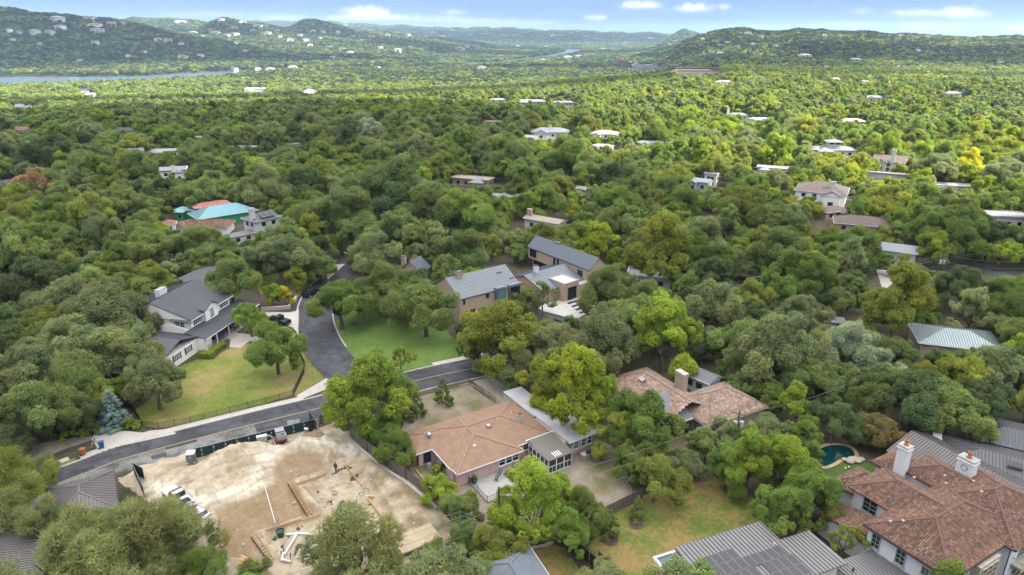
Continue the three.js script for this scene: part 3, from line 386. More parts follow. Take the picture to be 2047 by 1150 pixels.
polySheet('lawn', R2([[652, 528], [665, 508], [692, 503], [693, 522], [670, 530]]), .03, lawnMat);
polySheet('lawn', R2([[500, 560], [560, 545], [640, 560], [625, 590], [590, 615], [540, 612]]), .03, patchyMat);
polySheet('driveway', R2([[520, 624], [552, 619], [597, 618], [596, 668], [585, 655], [560, 648], [520, 645]]), .05, M.concrete);
polySheet('asphalt_path', R2([[520, 619], [576, 618], [588, 606], [594, 593], [607, 592], [603, 606], [594, 622], [578, 625], [520, 624]]), .055, asphalt);
polySheet('driveway', R2([[655, 560], [652, 545], [665, 530], [690, 528], [672, 545]]), .06, M.concrete);
polySheet('yard', R2([[790, 905], [806, 848], [815, 800], [935, 765], [1010, 790], [1240, 900], [1270, 1000], [1190, 1035], [1060, 1090], [930, 1060], [860, 990]]), .025, yardMat);
polySheet('driveway', R2([[945, 763], [985, 752], [1018, 770], [1030, 800], [1005, 806], [975, 790]]), .05, mottled('worn drive', [.34, .30, .25], { vary: .2, metres: 4 }));
polySheet('lawn', R2([[1175, 1095], [1230, 1020], [1330, 970], [1450, 960], [1530, 1010], [1560, 1060], [1400, 1120], [1300, 1190], [1240, 1190]]), .03, dryMat);
polySheet('lawn', R2([[1020, 1125], [1040, 1100], [1100, 1088], [1130, 1095], [1190, 1190], [1020, 1190]]), .03, dryMat);
polySheet('lawn', R2([[1640, 925], [1700, 915], [1760, 935], [1745, 965], [1650, 975]]), .03, mat('artificial turf', null, { rough: 1, map: grain('turf', [[.05, .10, .012], [.07, .13, .018], [.09, .15, .02]], { metres: 5 }) }));
polySheet('lawn', R2([[1420, 770], [1480, 752], [1500, 775], [1455, 795]]), .03, lawnMat);
polySheet('lawn', R2([[1762, 470], [1790, 445], [1812, 450], [1810, 470], [1775, 476]]), .03, lawnMat);
polySheet('lawn', R2([[855, 545], [850, 530], [900, 520], [915, 535], [885, 548]]), .03, lawnMat);
polySheet('terrace', R2([[868, 540], [888, 527], [905, 520], [925, 526], [920, 538], [895, 545]]), .05, M.concrete);
struct('lane', ribbon(smoothLine([[1440, 560], [1475, 575], [1510, 590], [1560, 600]].map(W2), 20), -2.6, 2.6, .04), gravelMat);
struct('lane', ribbon(smoothLine([[1920, 518], [1965, 535], [2010, 550], [2100, 575]].map(W2), 20), -2.8, 2.8, .04), asphalt);
polySheet('driveway', R2([[1752, 540], [1775, 540], [1785, 570], [1765, 580]]), .04, M.concrete);
clearPx([0, 990], [40, 960], [140, 905], [300, 860], [500, 806], [650, 750], [690, 735], [740, 742], [930, 712], [1000, 700], [1010, 745], [800, 800], [660, 845], [400, 905], [260, 960], [100, 1030]);
clearPx([590, 700], [592, 590], [640, 545], [690, 500], [735, 500], [730, 545], [690, 590], [690, 660], [720, 740], [650, 760]);
clearPx([262, 822], [300, 785], [430, 690], [590, 660], [620, 720], [650, 765], [500, 825], [300, 870]);
clearPx([660, 660], [760, 620], [930, 690], [930, 720], [760, 755]);
clearPx([100, 1010], [290, 935], [650, 845], [700, 860], [900, 1050], [960, 1100], [860, 1190], [400, 1190], [330, 1030]);
clearPx([790, 905], [815, 795], [950, 755], [1240, 800], [1290, 1000], [1190, 1035], [1060, 1090], [930, 1060]);
clearPx([1175, 1095], [1230, 1000], [1330, 950], [1480, 960], [1560, 1060], [1800, 1190], [1000, 1190]);
clearPx([230, 940], [430, 920], [430, 1060], [290, 1045]);
clearPx([-60, 960], [-60, 900], [30, 886], [184, 858], [300, 852], [190, 910], [60, 960]);
clearPx([520, 600], [600, 590], [597, 670], [520, 670]);
// ---------------------------------------------------------------- the houses close by
const hip = (x, z, h, pitch, o = {}) => ({ x, z, h, pitch, ...o });
{ // white two-storey house with a porch
  const O = [-64.9, -127.2], A = 78.7, g = thing('two_storey_house', 'white two storey house with charcoal metal roof and columned front porch', 'house', [O[0], 0, O[1]], A);
  clearLocal(O, A, -15, 19, -19, 6);
  part(g, 'wall', [wallsOf([.5, 14.0], [-17.4, -.6], 0, 5.85)], M.cream);
  part(g, 'wall', [wallsOf([-13.6, .45], [-11.2, 1.9], 0, 2.85), wallsOf([-2.0, .46], [-.8, 3.6], 0, 2.9)], M.cream);
  addRoof(g, hip([0, 14.8], [-18, 0], 5.8, .34, { type: 'gable', along: 'x' }), M.metalDark, { cover: 'seam', gap: .5, wallMat: M.cream, seamMat: tint('charcoal seam', [.12, .13, .145]) });
  const sm_ = mats['charcoal seam'];
  addRoof(g, { faces: [[V3(-2, 3.9, -.55), V3(17.3, 3.9, -.55), V3(17.8, 2.95, 4.2), V3(-2, 2.95, 4.2)], [V3(14.4, 3.9, -.5), V3(14.4, 3.9, -8), V3(17.8, 2.95, -8), V3(17.8, 2.951, 4.19)]] }, M.metalDark, { cover: 'seam', gap: .5, name: 'porch_roof', seamMat: sm_ });
  addRoof(g, hip([-14, -.1], [-11.8, 2.4], 2.85, .30, { ends: [1, 0] }), M.metalDark, { cover: 'seam', gap: .5, name: 'wing_roof', seamMat: sm_ });
  part(g, 'gable_wall', slabSide([V3(-.2, 2.9, 1.9), V3(-.2, 2.9, -11), V3(-.2, 4.9, -4.7)]), M.cream);
  part(g, 'gable_wall', wallsOf([4.4, 8.6], [-1.2, .15], 3.4, 6.5), M.cream);
  addRoof(g, hip([4.0, 9.0], [-7, .55], 6.35, .5, { type: 'gable', along: 'z' }), M.metalDark, { cover: 'seam', gap: .5, name: 'dormer_roof', fascia: null, wallMat: M.cream, seamMat: sm_ });
  addRoof(g, { faces: [[V3(.5, 6.0, -4.6), V3(.5, 6.0, -.4), V3(-.35, 5.45, .3), V3(-.35, 5.45, -4.9)]] }, M.metalDark, { name: 'pent_roof', cover: 'plain', fascia: null });
  const W = { cols: 3, rows: 3, shutters: M.dark };
  win(g, 2.7, 4.85, -.57, 1.7, 1.35, 0, W); win(g, 11.9, 4.95, -.57, 1.7, 1.35, 0, W); win(g, 6.5, 5.0, .18, 1.15, 1.9, 0, { cols: 3, rows: 5 });
  win(g, .47, 4.6, -2.6, .9, 1.35, 270, { cols: 2, rows: 3 }); win(g, .47, 4.6, -3.75, .9, 1.35, 270, { cols: 2, rows: 3 });
  win(g, -4.7, 1.75, 1.93, 1.2, 1.25, 0, { cols: 3, rows: 3, shutters: M.dark }); win(g, -8.2, 1.75, 1.93, 1.5, 1.25, 0, { cols: 3, rows: 3, shutters: M.dark });
  for (const x of [1.2, 5.3, 10.4, 13]) win(g, x, 1.8, -.57, 1.1, 1.7, 0, { cols: 2, rows: 3, shutters: M.dark });
  part(g, 'front_door', box(1.1, 2.2, .08, 7.7, 1.5, -.55), M.dark);
  part(g, 'porch_floor', span(-2, 17.2, 0, .38, -.6, 4.1), M.slab);
  for (const x of [-1.8, 1.8, 6.0, 10.0, 13.8, 17.2]) part(g, 'column', [cyl(.15, .13, 2.35, x, .42, 3.9, 12), box(.42, .14, .42, x, .45, 3.9), box(.42, .16, .42, x, 2.78, 3.9)], M.trim);
  for (const [a, b] of [[-1.8, 1.8], [1.8, 4.4], [7.6, 10], [10, 13.8], [13.8, 17.2]]) { const gs = [span(a, b, 1.22, 1.27, 3.88, 3.92), span(a, b, .5, .54, 3.88, 3.92)]; for (let x = a + .15; x < b; x += .16) gs.push(box(.022, .75, .022, x, .87, 3.9)); part(g, 'railing', gs, M.black); }
  part(g, 'step', [span(4.4, 7.6, 0, .26, 4.1, 4.6), span(4.4, 7.6, 0, .13, 4.6, 5.1)], M.concrete);
  chimney(g, 6.1, -10.9, 7.2, 9.6, 2.3, 1.15, M.white, { capMat: M.slab });
  polySheet('garden_path', [[4.3, 5.1], [7.8, 5.1], [7.4, 9.5], [9, 15], [10, 17.5], [7.5, 17.5], [6, 12], [4.5, 9.4], [1.2, 9.4], [1.0, 7]].map(([a, b]) => { const c = Math.cos(rad(A)), s = Math.sin(rad(A)); return [O[0] + a * c + b * s, O[1] - a * s + b * c]; }), .07, M.concrete);
}
{ // modern brick complex: three gabled volumes
  const O = [-11.4, -138.6], A = 36.4, g = thing('gabled_brick_house', 'tan brick house with grey standing seam gable roof and teal bay window', 'house', [O[0], 0, O[1]], A);
  clearLocal(O, A, -1.5, 18, -13, 2.5);
  part(g, 'wall', wallsOf([.1, 16.4], [-11.6, -.15], 0, 6), M.brick);
  addRoof(g, hip([0, 16.5], [-11.8, 0], 5.95, .56, { type: 'gable', along: 'x' }), M.metalGrey, { cover: 'seam', gap: .62, w: .08, seamMat: M.seamGrey, wallMat: M.brick, fascia: M.seamGrey });
  part(g, 'bay', wallsOf([9.4, 11.8], [-.4, .75], 2.2, 6.6), M.metalGrey); win(g, 10.6, 4.9, .78, 1.9, 2.3, 0, { pane: M.teal, frame: M.seamGrey, rim: .12, rows: 1, sill: false });
  part(g, 'bay', [wallsOf([13.1, 16.6], [-.4, .6], 5.9, 6.5), wallsOf([13.1, 13.3], [-.4, .6], 3, 5.9)], M.metalGrey); win(g, 15, 4.7, -.12, 2.9, 2.2, 0, { frame: M.dark, cols: 3, sill: false });
  for (const [x, y, w, h] of [[7.4, 5.1, .7, .9], [1.2, 5, .35, 1], [3.0, 2.3, .38, .95], [3.7, 2.3, .38, .95], [1.7, 2.3, .38, .9], [10.6, 1.2, 1.6, 1.7]]) win(g, x, y, -.11, w, h, 0, { frame: M.dark, rim: .06, sill: false });
  chimney(g, 3.4, -5.4, 8.2, 10.2, 1.3, .95, M.brick, { capMat: M.seamGrey });
  for (const [a, b] of [[12.9, -4.0], [13.7, -4.0], [15.2, -1.9], [15.9, -1.9]]) part(g, 'roof_vent', box(.32, .2, .32, a, 6 - b * .56 + .08, b), M.dark);
}
{
  const O = [4.3, -177.4], A = -53.8, g = thing('long_brick_house', 'long two storey brick wing with steep slate blue metal gable roof', 'house', [O[0], 0, O[1]], A);
  clearLocal(O, A, -1, 26, -7, 5);
  part(g, 'wall', [wallsOf([.1, 24.7], [-5.7, -.12], 3.2, 6.3), wallsOf([.1, 9], [-5.7, -1.6], 0, 3.21), wallsOf([9, 24.7], [-5.7, -.12], 0, 3.2)], M.brick);
  addRoof(g, hip([-.1, 24.9], [-5.9, .05], 6.25, .9, { type: 'gable', along: 'x' }), M.metalBlue, { wallMat: M.brick, fascia: M.seamGrey, cover: 'seam', gap: .5, w: .03, seamMat: M.metalBlue });
  win(g, 2.2, 4.9, -.09, 2.6, 2.0, 0, { frame: M.dark, cols: 3, sill: false }); win(g, 4.8, 1.5, -1.56, 8, 2.6, 0, { frame: M.dark, cols: 6, sill: false });
  for (const x of [11.2, 12.6]) win(g, x, 4.8, -.09, .6, 1.9, 0, { frame: M.dark, sill: false }); win(g, 21.2, 3.6, -.09, 1.6, 3.2, 0, { frame: M.dark, cols: 2, rows: 3, sill: false });
  part(g, 'skylight', box(2, .25, .5, 9, 9.0, -2.9), M.metalGrey);
}
{
  const O = [8.9, -156.2], A = -49.8, g = thing('low_brick_house', 'low brick pavilion with flat white roof box and grey shingled gable', 'house', [O[0], 0, O[1]], A);
  clearLocal(O, A, -11, 12, -10, 10);
  part(g, 'wall', wallsOf([-9.5, 3], [-8.3, 4.6], 0, 3.4), M.brick); part(g, 'wall', wallsOf([0, 5.6], [-4.8, 0], 0, 4.5), M.brick);
  addRoof(g, hip([-10.5, 3.6], [-8.8, 5], 3.35, .32, { type: 'gable', along: 'z' }), M.metalGrey, { wallMat: M.brick, fascia: M.seamGrey, cover: 'seam', gap: .5, w: .03, seamMat: M.metalGrey });
  const r = part(g, 'flat_roof', span(.15, 5.45, 4.5, 4.56, -4.65, -.15), M.flatWhite); part(r, 'parapet', [span(-.05, 5.65, 4.5, 4.72, -4.85, -4.6), span(-.05, 5.65, 4.5, 4.72, -.2, .05), span(-.05, .15, 4.5, 4.72, -4.6, -.2), span(5.45, 5.65, 4.5, 4.72, -4.6, -.2)], M.slab);
  win(g, 5.63, 1.9, -2.5, 2.6, 2.9, 90, { frame: M.dark, cols: 4, rows: 3, sill: false });
  chimney(g, -3.4, 1.1, 4.2, 7.2, 1.1, .8, M.white, { capMat: M.dark });
  part(g, 'wing_wall', wallsOf([3.0, 5.4], [-9, -5], 0, 3.2), M.slab);
}
{ // forecourt: pale strips, retaining wall, planting bed
  const w = (a, b) => { const p = P(a, b); return [p.x, p.z]; };
  polySheet('forecourt', [w(1075, 618), w(1140, 604), w(1175, 592), w(1210, 600), w(1190, 640), w(1150, 660), w(1080, 640)], .05, M.dark);
  polySheet('forecourt', [w(1068, 612), w(1118, 600), w(1135, 608), w(1165, 632), w(1150, 642), w(1085, 622)], .075, M.flatWhite);
  for (let i = 0; i < 5; i++) { const a = P(1124 + i * 7, 607 + i * 7), b = P(1172 + i * 5, 593 + i * 6.4); struct('paving_strip', box(b.distanceTo(a), .06, 1.0, (a.x + b.x) / 2, .1, (a.z + b.z) / 2, -Math.atan2(b.z - a.z, b.x - a.x)), M.flatWhite); }
  const a = P(1090, 632), b = P(1150, 648), t = solo('retaining_wall', beam(V3(a.x, .6, a.z), V3(b.x, .6, b.z), .5, 1.3), M.slab, 'grey concrete retaining wall with pale coping below the forecourt', 'wall');
  part(t, 'coping', beam(V3(a.x, 1.31, a.z), V3(b.x, 1.31, b.z), .9, .1), M.flatWhite);
  polySheet('planting_bed', [w(1090, 650), w(1140, 655), w(1160, 675), w(1110, 690), w(1060, 665)], .04, mulchMat);
  const c = P(1025, 527), d = P(1057, 518), q = solo('garden_wall', beam(V3(c.x, 1.1, c.z), V3(d.x, 1.1, d.z), .35, 2.2), M.brick, 'tan brick garden wall joining the long brick wing', 'wall'); part(q, 'coping', beam(V3(c.x, 2.24, c.z), V3(d.x, 2.24, d.z), .45, .08), M.slab);
  const e = P(868, 552), f = P(900, 548), s = solo('garden_wall', beam(V3(e.x, .5, e.z), V3(f.x, .5, f.z), .4, 1), M.brick, 'low tan brick wall beside the small gabled annex', 'wall'); part(s, 'coping', beam(V3(e.x, 1.04, e.z), V3(f.x, 1.04, f.z), .5, .08), M.slab);
  const an = thing('brick_annex', 'small gabled brick annex with slate roof and square chimney', 'house', [P(832, 566).x, 0, P(832, 566).z], -25); keep(812, 526, 852, 552);
  part(an, 'wall', wallsOf([-3, 3], [-2.4, 2.4], 0, 4.2), M.brick); addRoof(an, hip([-3.2, 3.2], [-2.6, 2.6], 4.1, .8, { type: 'gable', along: 'z' }), M.metalBlue, { wallMat: M.brick, cover: 'seam', seamMat: M.seamGrey, fascia: M.seamGrey }); chimney(an, -2.6, 1.2, 3, 7.2, 1.1, .9, M.brick, { capMat: M.seamGrey });
}
{ // pink ranch house
  const O = [-.1, -100.7], A = 32, g = thing('pink_ranch_house', 'low pink brick ranch house with tan shingled hip roof and white sunroom', 'house', [O[0], 0, O[1]], A), h = 2.6;
  clearLocal(O, A, -22, 9, -3, 19);
  part(g, 'wall', [wallsOf([-19.5, -.3], [.6, 5.5], 0, h), wallsOf([-16.9, -.6], [5.5, 11.4], 0, h), wallsOf([-16.6, -6.6], [11.4, 12.8], 0, h)], M.pink);
  part(g, 'wall', [wallsOf([.2, 5.4], [7, 15.0], 0, 2.75), wallsOf([-.4, .2], [11.4, 15.0], 0, 2.6)], M.pink);
  const A1 = { cover: 'plain', cap: M.capTan };
  addRoof(g, hip([-17.5, .1], [0, 11.9], h, .33), M.asphaltTan, A1); addRoof(g, hip([-17.3, -6.2], [3.2, 13.4], h - .006, .332, { along: 'z', ends: [0, 1] }), M.asphaltTan, { ...A1, name: 'wing_roof' }); addRoof(g, hip([-20.2, -9], [-.03, 5.9], h - .01, .333, { along: 'x', ends: [1, 0] }), M.asphaltTan, { ...A1, name: 'side_roof' });
  part(g, 'flat_roof', [box(5.9, .16, 11.2, 3.2, 2.92, 10.2), box(3.6, .14, 9.5, 1.9, 2.8, 1.9)], M.flatGrey); part(g, 'fascia', [span(-4.8, .9, 2.55, 2.9, 11.75, 12.0), box(6.0, .2, .08, 3.2, 2.86, 15.86), box(.12, .2, 11.2, 6.2, 2.86, 10.2)], M.trim);
  part(g, 'carport_post', cyl(.06, .06, 2.7, .3, 0, -2.4), M.trim); part(g, 'carport_post', cyl(.06, .06, 2.7, 3.4, 0, -2.4), M.trim);
  const c = part(g, 'chimney', box(.75, 1.9, .75, -3.4, 4.0, 7.9), M.stone); part(c, 'chimney_cap', [box(.62, .12, .62, -3.4, 5.15, 7.9), cyl(.22, .22, .25, -3.4, 4.95, 7.9)], tint('rust', [.2, .09, .05]));
  for (const [a, b] of [[-17, 3.9], [-8.6, 7.2], [-12.6, 9.9]]) { const y = h + .33 * Math.min(b, 11.9 - b, 5.9) + (a < -16 ? -.35 : a < -12 ? .05 : -.15), d = part(g, 'roof_turbine', new THREE.SphereGeometry(.42, 16, 10, 0, 6.3, 0, 1.7).scale(1, .75, 1).translate(a, y + .28, b), M.steel); part(d, 'collar', cyl(.26, .22, .5, a, y - .2, b, 12), M.steel); const gs = []; for (let i = 0; i < 10; i++) { const t = i / 10 * 6.283; gs.push(box(.02, .3, .05, a + Math.cos(t) * .4, y + .3, b + Math.sin(t) * .4, -t)); } part(d, 'fin', gs, M.steel); }
  for (const [a, b, y] of [[-6.9, 6.9, 4.5], [-3.9, 6.2, 4.5], [-9.8, 1.4, 3.0], [-14.9, 11.2, 3.2]]) part(g, 'vent_pipe', cyl(.06, .06, .55, a, y - .1, b, 8), M.trim);
  const w = (a, b, y, ww, hh, t, o) => win(g, a, y, b, ww, hh, t, { rim: .08, ...o });
  for (const x of [-9.6, -8.45, -7.3]) w(x, 12.83, 1.55, .95, 1.15, 0, { rows: 2 }); for (const x of [-5.7, -4.6]) w(x, 11.43, 1.6, .9, 1.0, 0, { rows: 2 }); w(-2.6, 11.43, 1.5, 1.2, 1.3, 0, { cols: 2 });
  w(-19.53, 3, 1.5, 1.3, 1.1, 270, {}); w(-18.2, 5.53, 1.35, 1.0, 1.5, 0, { rows: 2, frame: M.dark }); w(-16.93, 8.5, 1.5, .9, 1.2, 270, { frame: M.dark });
  for (const x of [2.2, 3.6]) w(x, 15.03, 1.55, .8, 1.3, 0, { rows: 2, pane: M.teal }); w(4.8, 15.03, 1.6, .7, 1.3, 0, { rows: 2 }); part(g, 'door', box(.9, 2.1, .08, .8, 1.1, 15.03), M.teal); part(g, 'wall_lamp', box(.14, .3, .14, 1.45, 2.0, 15.1), M.dark);
  // sunroom: corrugated lean-to over white framed screens
  const sr = part(g, 'sunroom_roof', slab([V3(-4.6, 2.95, 11.95), V3(-.1, 2.95, 11.95), V3(-.1, 2.42, 17.45), V3(-4.6, 2.42, 17.45)], .1), mottled('weathered roll roof', [.20, .185, .155], { vary: .15, metres: 5 })); stuff(part(sr, 'corrugation', seams([[V3(-4.6, 2.95, 11.95), V3(-.1, 2.95, 11.95), V3(-.1, 2.42, 17.45), V3(-4.6, 2.42, 17.45)]], .3, .08, .04), mottled('weathered roll roof', null))); for (let i = 0; i < 4; i++) part(sr, 'repair_patch', box(.16, .03, 1.1, -3.1 + i * .36, 2.56, 16.6, 0, .096), M.trim);
  const fr = (x0, z0, x1, z1, n) => { const L = Math.hypot(x1 - x0, z1 - z0), ang = Math.atan2(-(z1 - z0), x1 - x0); for (let i = 0; i < n; i++) { const t = (i + .5) / n, x = lerp(x0, x1, t), z = lerp(z0, z1, t), s = L / n - .14, gs = [box(L / n, .14, .1, 0, 2.25, 0), box(L / n, .12, .1, 0, .08, 0), box(L / n, .1, .1, 0, 1.15, 0), box(.14, 2.3, .12, -L / n / 2, 1.15, 0), box(.05, 1.0, .08, 0, .6, 0)]; const pane = part(g, 'screen', [box(s, 1.0, .03, 0, 1.7, 0), box(s, .98, .03, 0, .62, 0)], M.screen); pane.position.set(x, 0, z); pane.rotation.y = ang; part(pane, 'frame', gs, M.trim); } part(g, 'corner_post', [box(.18, 2.4, .18, x1, 1.2, z1), box(.18, 2.4, .18, x0, 1.2, z0)], M.trim); };
  fr(-4.4, 12.1, -4.4, 17.2, 5); fr(-4.4, 17.2, -.25, 17.2, 3); fr(-.25, 17.2, -.25, 15.1, 1);
  part(g, 'sunroom_floor', span(-5.0, -.2, 0, .12, 11.5, 17.4), M.slab);
  // patio
  const pt = part(g, 'patio', span(-15.2, -7.9, 0, .16, 12.9, 18.2), M.slab); pt.userData.label = 'pale concrete patio';
}
{ // tan hip-roofed house
  const O = [27.4, -100.3], A = -60.9, g = thing('tan_tile_house', 'tan stucco house with flat brown tile hip roofs and broad chimney', 'house', [O[0], 0, O[1]], A);
  clearLocal(O, A, -13, 10, -13, 8);
  part(g, 'wall', [wallsOf([-11.4, 1], [-3.2, 5.9], 0, 2.8), wallsOf([1, 5.1], [.0, 1.0], 0, 2.8)], M.tan); part(g, 'wall', wallsOf([-.4, 8.4], [-11.4, .8], 0, 2.85), M.tan);
  const T = { cover: 'flat', cap: mottled('brown ridge tile', [.21, .145, .11], { vary: .2 }), fascia: tint('tan gutter', [.4, .33, .25]) }, base = tint('roof felt', [.12, .09, .07]);
  addRoof(g, hip([-12, 4.6], [-3.7, 6.4], 2.75, .50, { along: 'x', ends: [1, 0] }), base, { ...T, seed: 5 }); addRoof(g, hip([-1, 8.9], [-11.9, 1.3], 2.8, .5, { along: 'z' }), base, { ...T, seed: 6, name: 'wing_roof' });
  addRoof(g, { faces: [[V3(.2, 5.05, .9), V3(.2, 5.05, 5.3), V3(5.5, 2.85, 6.6), V3(5.5, 2.85, 1.4)]] }, M.metalGrey, { cover: 'seam', gap: .4, name: 'metal_roof', seamMat: M.seamGrey });
  part(g, 'skylight', box(1.2, .14, .8, -5.6, 5.0, 2.9, 0, .46), M.slab); for (const [a, b] of [[-7.2, 3.2], [-8.2, 4.4]]) part(g, 'vent_pipe', cyl(.1, .1, .5, a, 4.2, b), M.terracotta);
  chimney(g, -1.9, -2.6, 3, 6.5, 2.1, 1.0, M.tan, { capMat: M.concrete }); part(g, 'opening', box(.06, 1.9, 2.4, 5.13, 1.2, 3.1), M.glass); part(g, 'opening', box(1.8, 1.9, .06, 6.4, 1.2, .83), M.teal);
  win(g, 8.43, 1.6, -5, 1.6, 1.3, 90, { cols: 2 });
}
{ // stucco mansion with clay tile roofs
  const O = [41.4, -65.8], A = -60.1, g = thing('clay_tile_mansion', 'white stucco mansion with red clay tile hip roofs and two white chimneys', 'house', [O[0], 0, O[1]], A);
  clearLocal(O, A, -10, 16, -26, 3);
  const b0 = tint('roof felt', [.1, .06, .05]), T = (s) => ({ cover: 'barrel', cap: mottled('clay ridge tile', [.15, .082, .062], { vary: .25, metres: 1 }), fascia: tint('dark gutter', [.09, .06, .05]), seed: s });
  part(g, 'wall', wallsOf([.5, 9.7], [-15.4, -.5], 0, 5.95), M.stucco); part(g, 'wall', [wallsOf([-4.9, .5], [-12.1, -5.6], 0, 5.9), wallsOf([-3.8, 3], [-20, -14.6], 0, 5.9), wallsOf([-8.3, -3.8], [-20.5, -15.7], 0, 4)], M.stucco); part(g, 'wall', wallsOf([.5, 10.8], [-22.5, -11.2], 0, 5.9), M.stucco);
  addRoof(g, hip([0, 10.2], [-16, 0], 5.9, .47, { along: 'z' }), b0, T(1)); addRoof(g, hip([-5.5, 5.2], [-12.7, -5.1], 5.91, .47, { along: 'x', ends: [1, 0] }), b0, { ...T(2), name: 'left_roof' }); addRoof(g, hip([-4.4, 4.4], [-20.6, -14.2], 5.92, .45, { along: 'x', ends: [1, 0] }), b0, { ...T(3), name: 'rear_roof' }); addRoof(g, hip([-8.9, -3], [-21.1, -15.1], 4.1, .42), b0, { ...T(4), name: 'low_roof' }); addRoof(g, hip([.3, 11.3], [-23.2, -10.7], 5.93, .47, { along: 'z' }), b0, { ...T(5), name: 'right_roof' });
  addRoof(g, hip([-9.4, -5.6], [-13.6, -7.4], 3.4, .5), b0, { ...T(6), name: 'turret_roof' }); part(g, 'wall', wallsOf([-9, -5], [-13.2, -7.8], 0, 3.4), M.stucco);
  addRoof(g, { faces: [[V3(.4, 4.3, -5), V3(.4, 4.3, -.6), V3(-6.4, 2.9, -.4), V3(-6.4, 2.9, -5)]] }, b0, { ...T(7), name: 'lean_to_roof', cap: null }); part(g, 'wall', wallsOf([-5.9, .5], [-4.8, -.8], 0, 2.95), M.stucco);
  chimney(g, -4.2, -14.0, 4, 9.7, 1.35, 1.1, M.white, { capMat: M.concrete, pot: M.terracotta }); const cc = chimney(g, 1.0, -19.4, 5.5, 9.0, 2.0, 1.3, M.white, { capMat: M.slab, pot: M.terracotta }); part(cc, 'medallion', new THREE.TorusGeometry(.38, .07, 8, 20).translate(1.0, 7.9, -18.72), M.slab);
  for (const [a, b, y] of [[-1.2, -11.6, 7.3], [1.6, -13.6, 7.5], [5.2, -14.4, 8.3], [3, -17.2, 7.4], [.5, -15.4, 7.3], [2.1, -1.6, 6.95], [3.0, -2.5, 7.3]]) part(g, 'roof_vent', [cyl(.1, .1, .35, a, y - .1, b, 8), box(.3, .06, .3, a, y + .25, b)], tint('pale clay vent', [.55, .38, .32]));
  const green = tint('sage frame', [.38, .43, .38]), pane = M.glass;
  for (const [x, y, w, h] of [[1.6, 4.4, .9, 1.7], [4.6, 4.4, .95, 1.8], [7.4, 4.6, .7, .9], [2.2, 1.2, 1.2, 1.8], [7.2, 1.2, 1.2, 1.8]]) win(g, x, y, -.47, w, h, 0, { cols: 2, rows: 3, frame: green, pane }); for (const z of [-2, -3]) win(g, 9.73, 4.5, z, .7, 1.7, 90, { cols: 2, rows: 3, frame: green }); win(g, -2.6, 4.5, -5.57, 1.7, 1.8, 0, { cols: 2, rows: 3, frame: green });
  const bay = part(g, 'bay', [wallsOf([9.7, 10.6], [-9.4, -5.2], 0, 5.4)], M.stone); for (const z of [-6.2, -7.3, -8.4]) win(g, 10.63, 3.6, z, .8, 2.6, 90, { cols: 2, rows: 4, frame: tint('cream frame', [.62, .52, .36]) });
  const bal = part(g, 'balcony', [span(10.8, 12.2, 3.0, 3.2, -16, -12), span(10.8, 12.2, 3.95, 4.08, -12.12, -12), span(12.05, 12.2, 3.95, 4.08, -16, -12), span(10.8, 11.2, 2.3, 3.0, -15.4, -15), span(10.8, 11.2, 2.3, 3.0, -13, -12.6)], M.stone); const bb = []; for (let i = 0; i < 14; i++) bb.push(cyl(.06, .09, .75, 12.12, 3.2, -12.1 - i * .29, 8)); part(bal, 'baluster', bb, M.stone);
  win(g, 10.83, 4.7, -14, 1.4, 2.2, 90, { cols: 2, rows: 4, frame: green }); win(g, 10.83, 1.4, -14, 2.4, 2.4, 90, { cols: 2, rows: 3, frame: tint('cream frame', null) }); part(g, 'downpipe', [cyl(.05, .05, 5.8, 10.75, 0, -10.95, 8), cyl(.05, .05, 5.8, 9.8, 0, -.4, 8)], M.dark);
  part(g, 'wall_lamp', box(.16, .3, .2, 1.9, 2.6, -.4), M.trim);
}
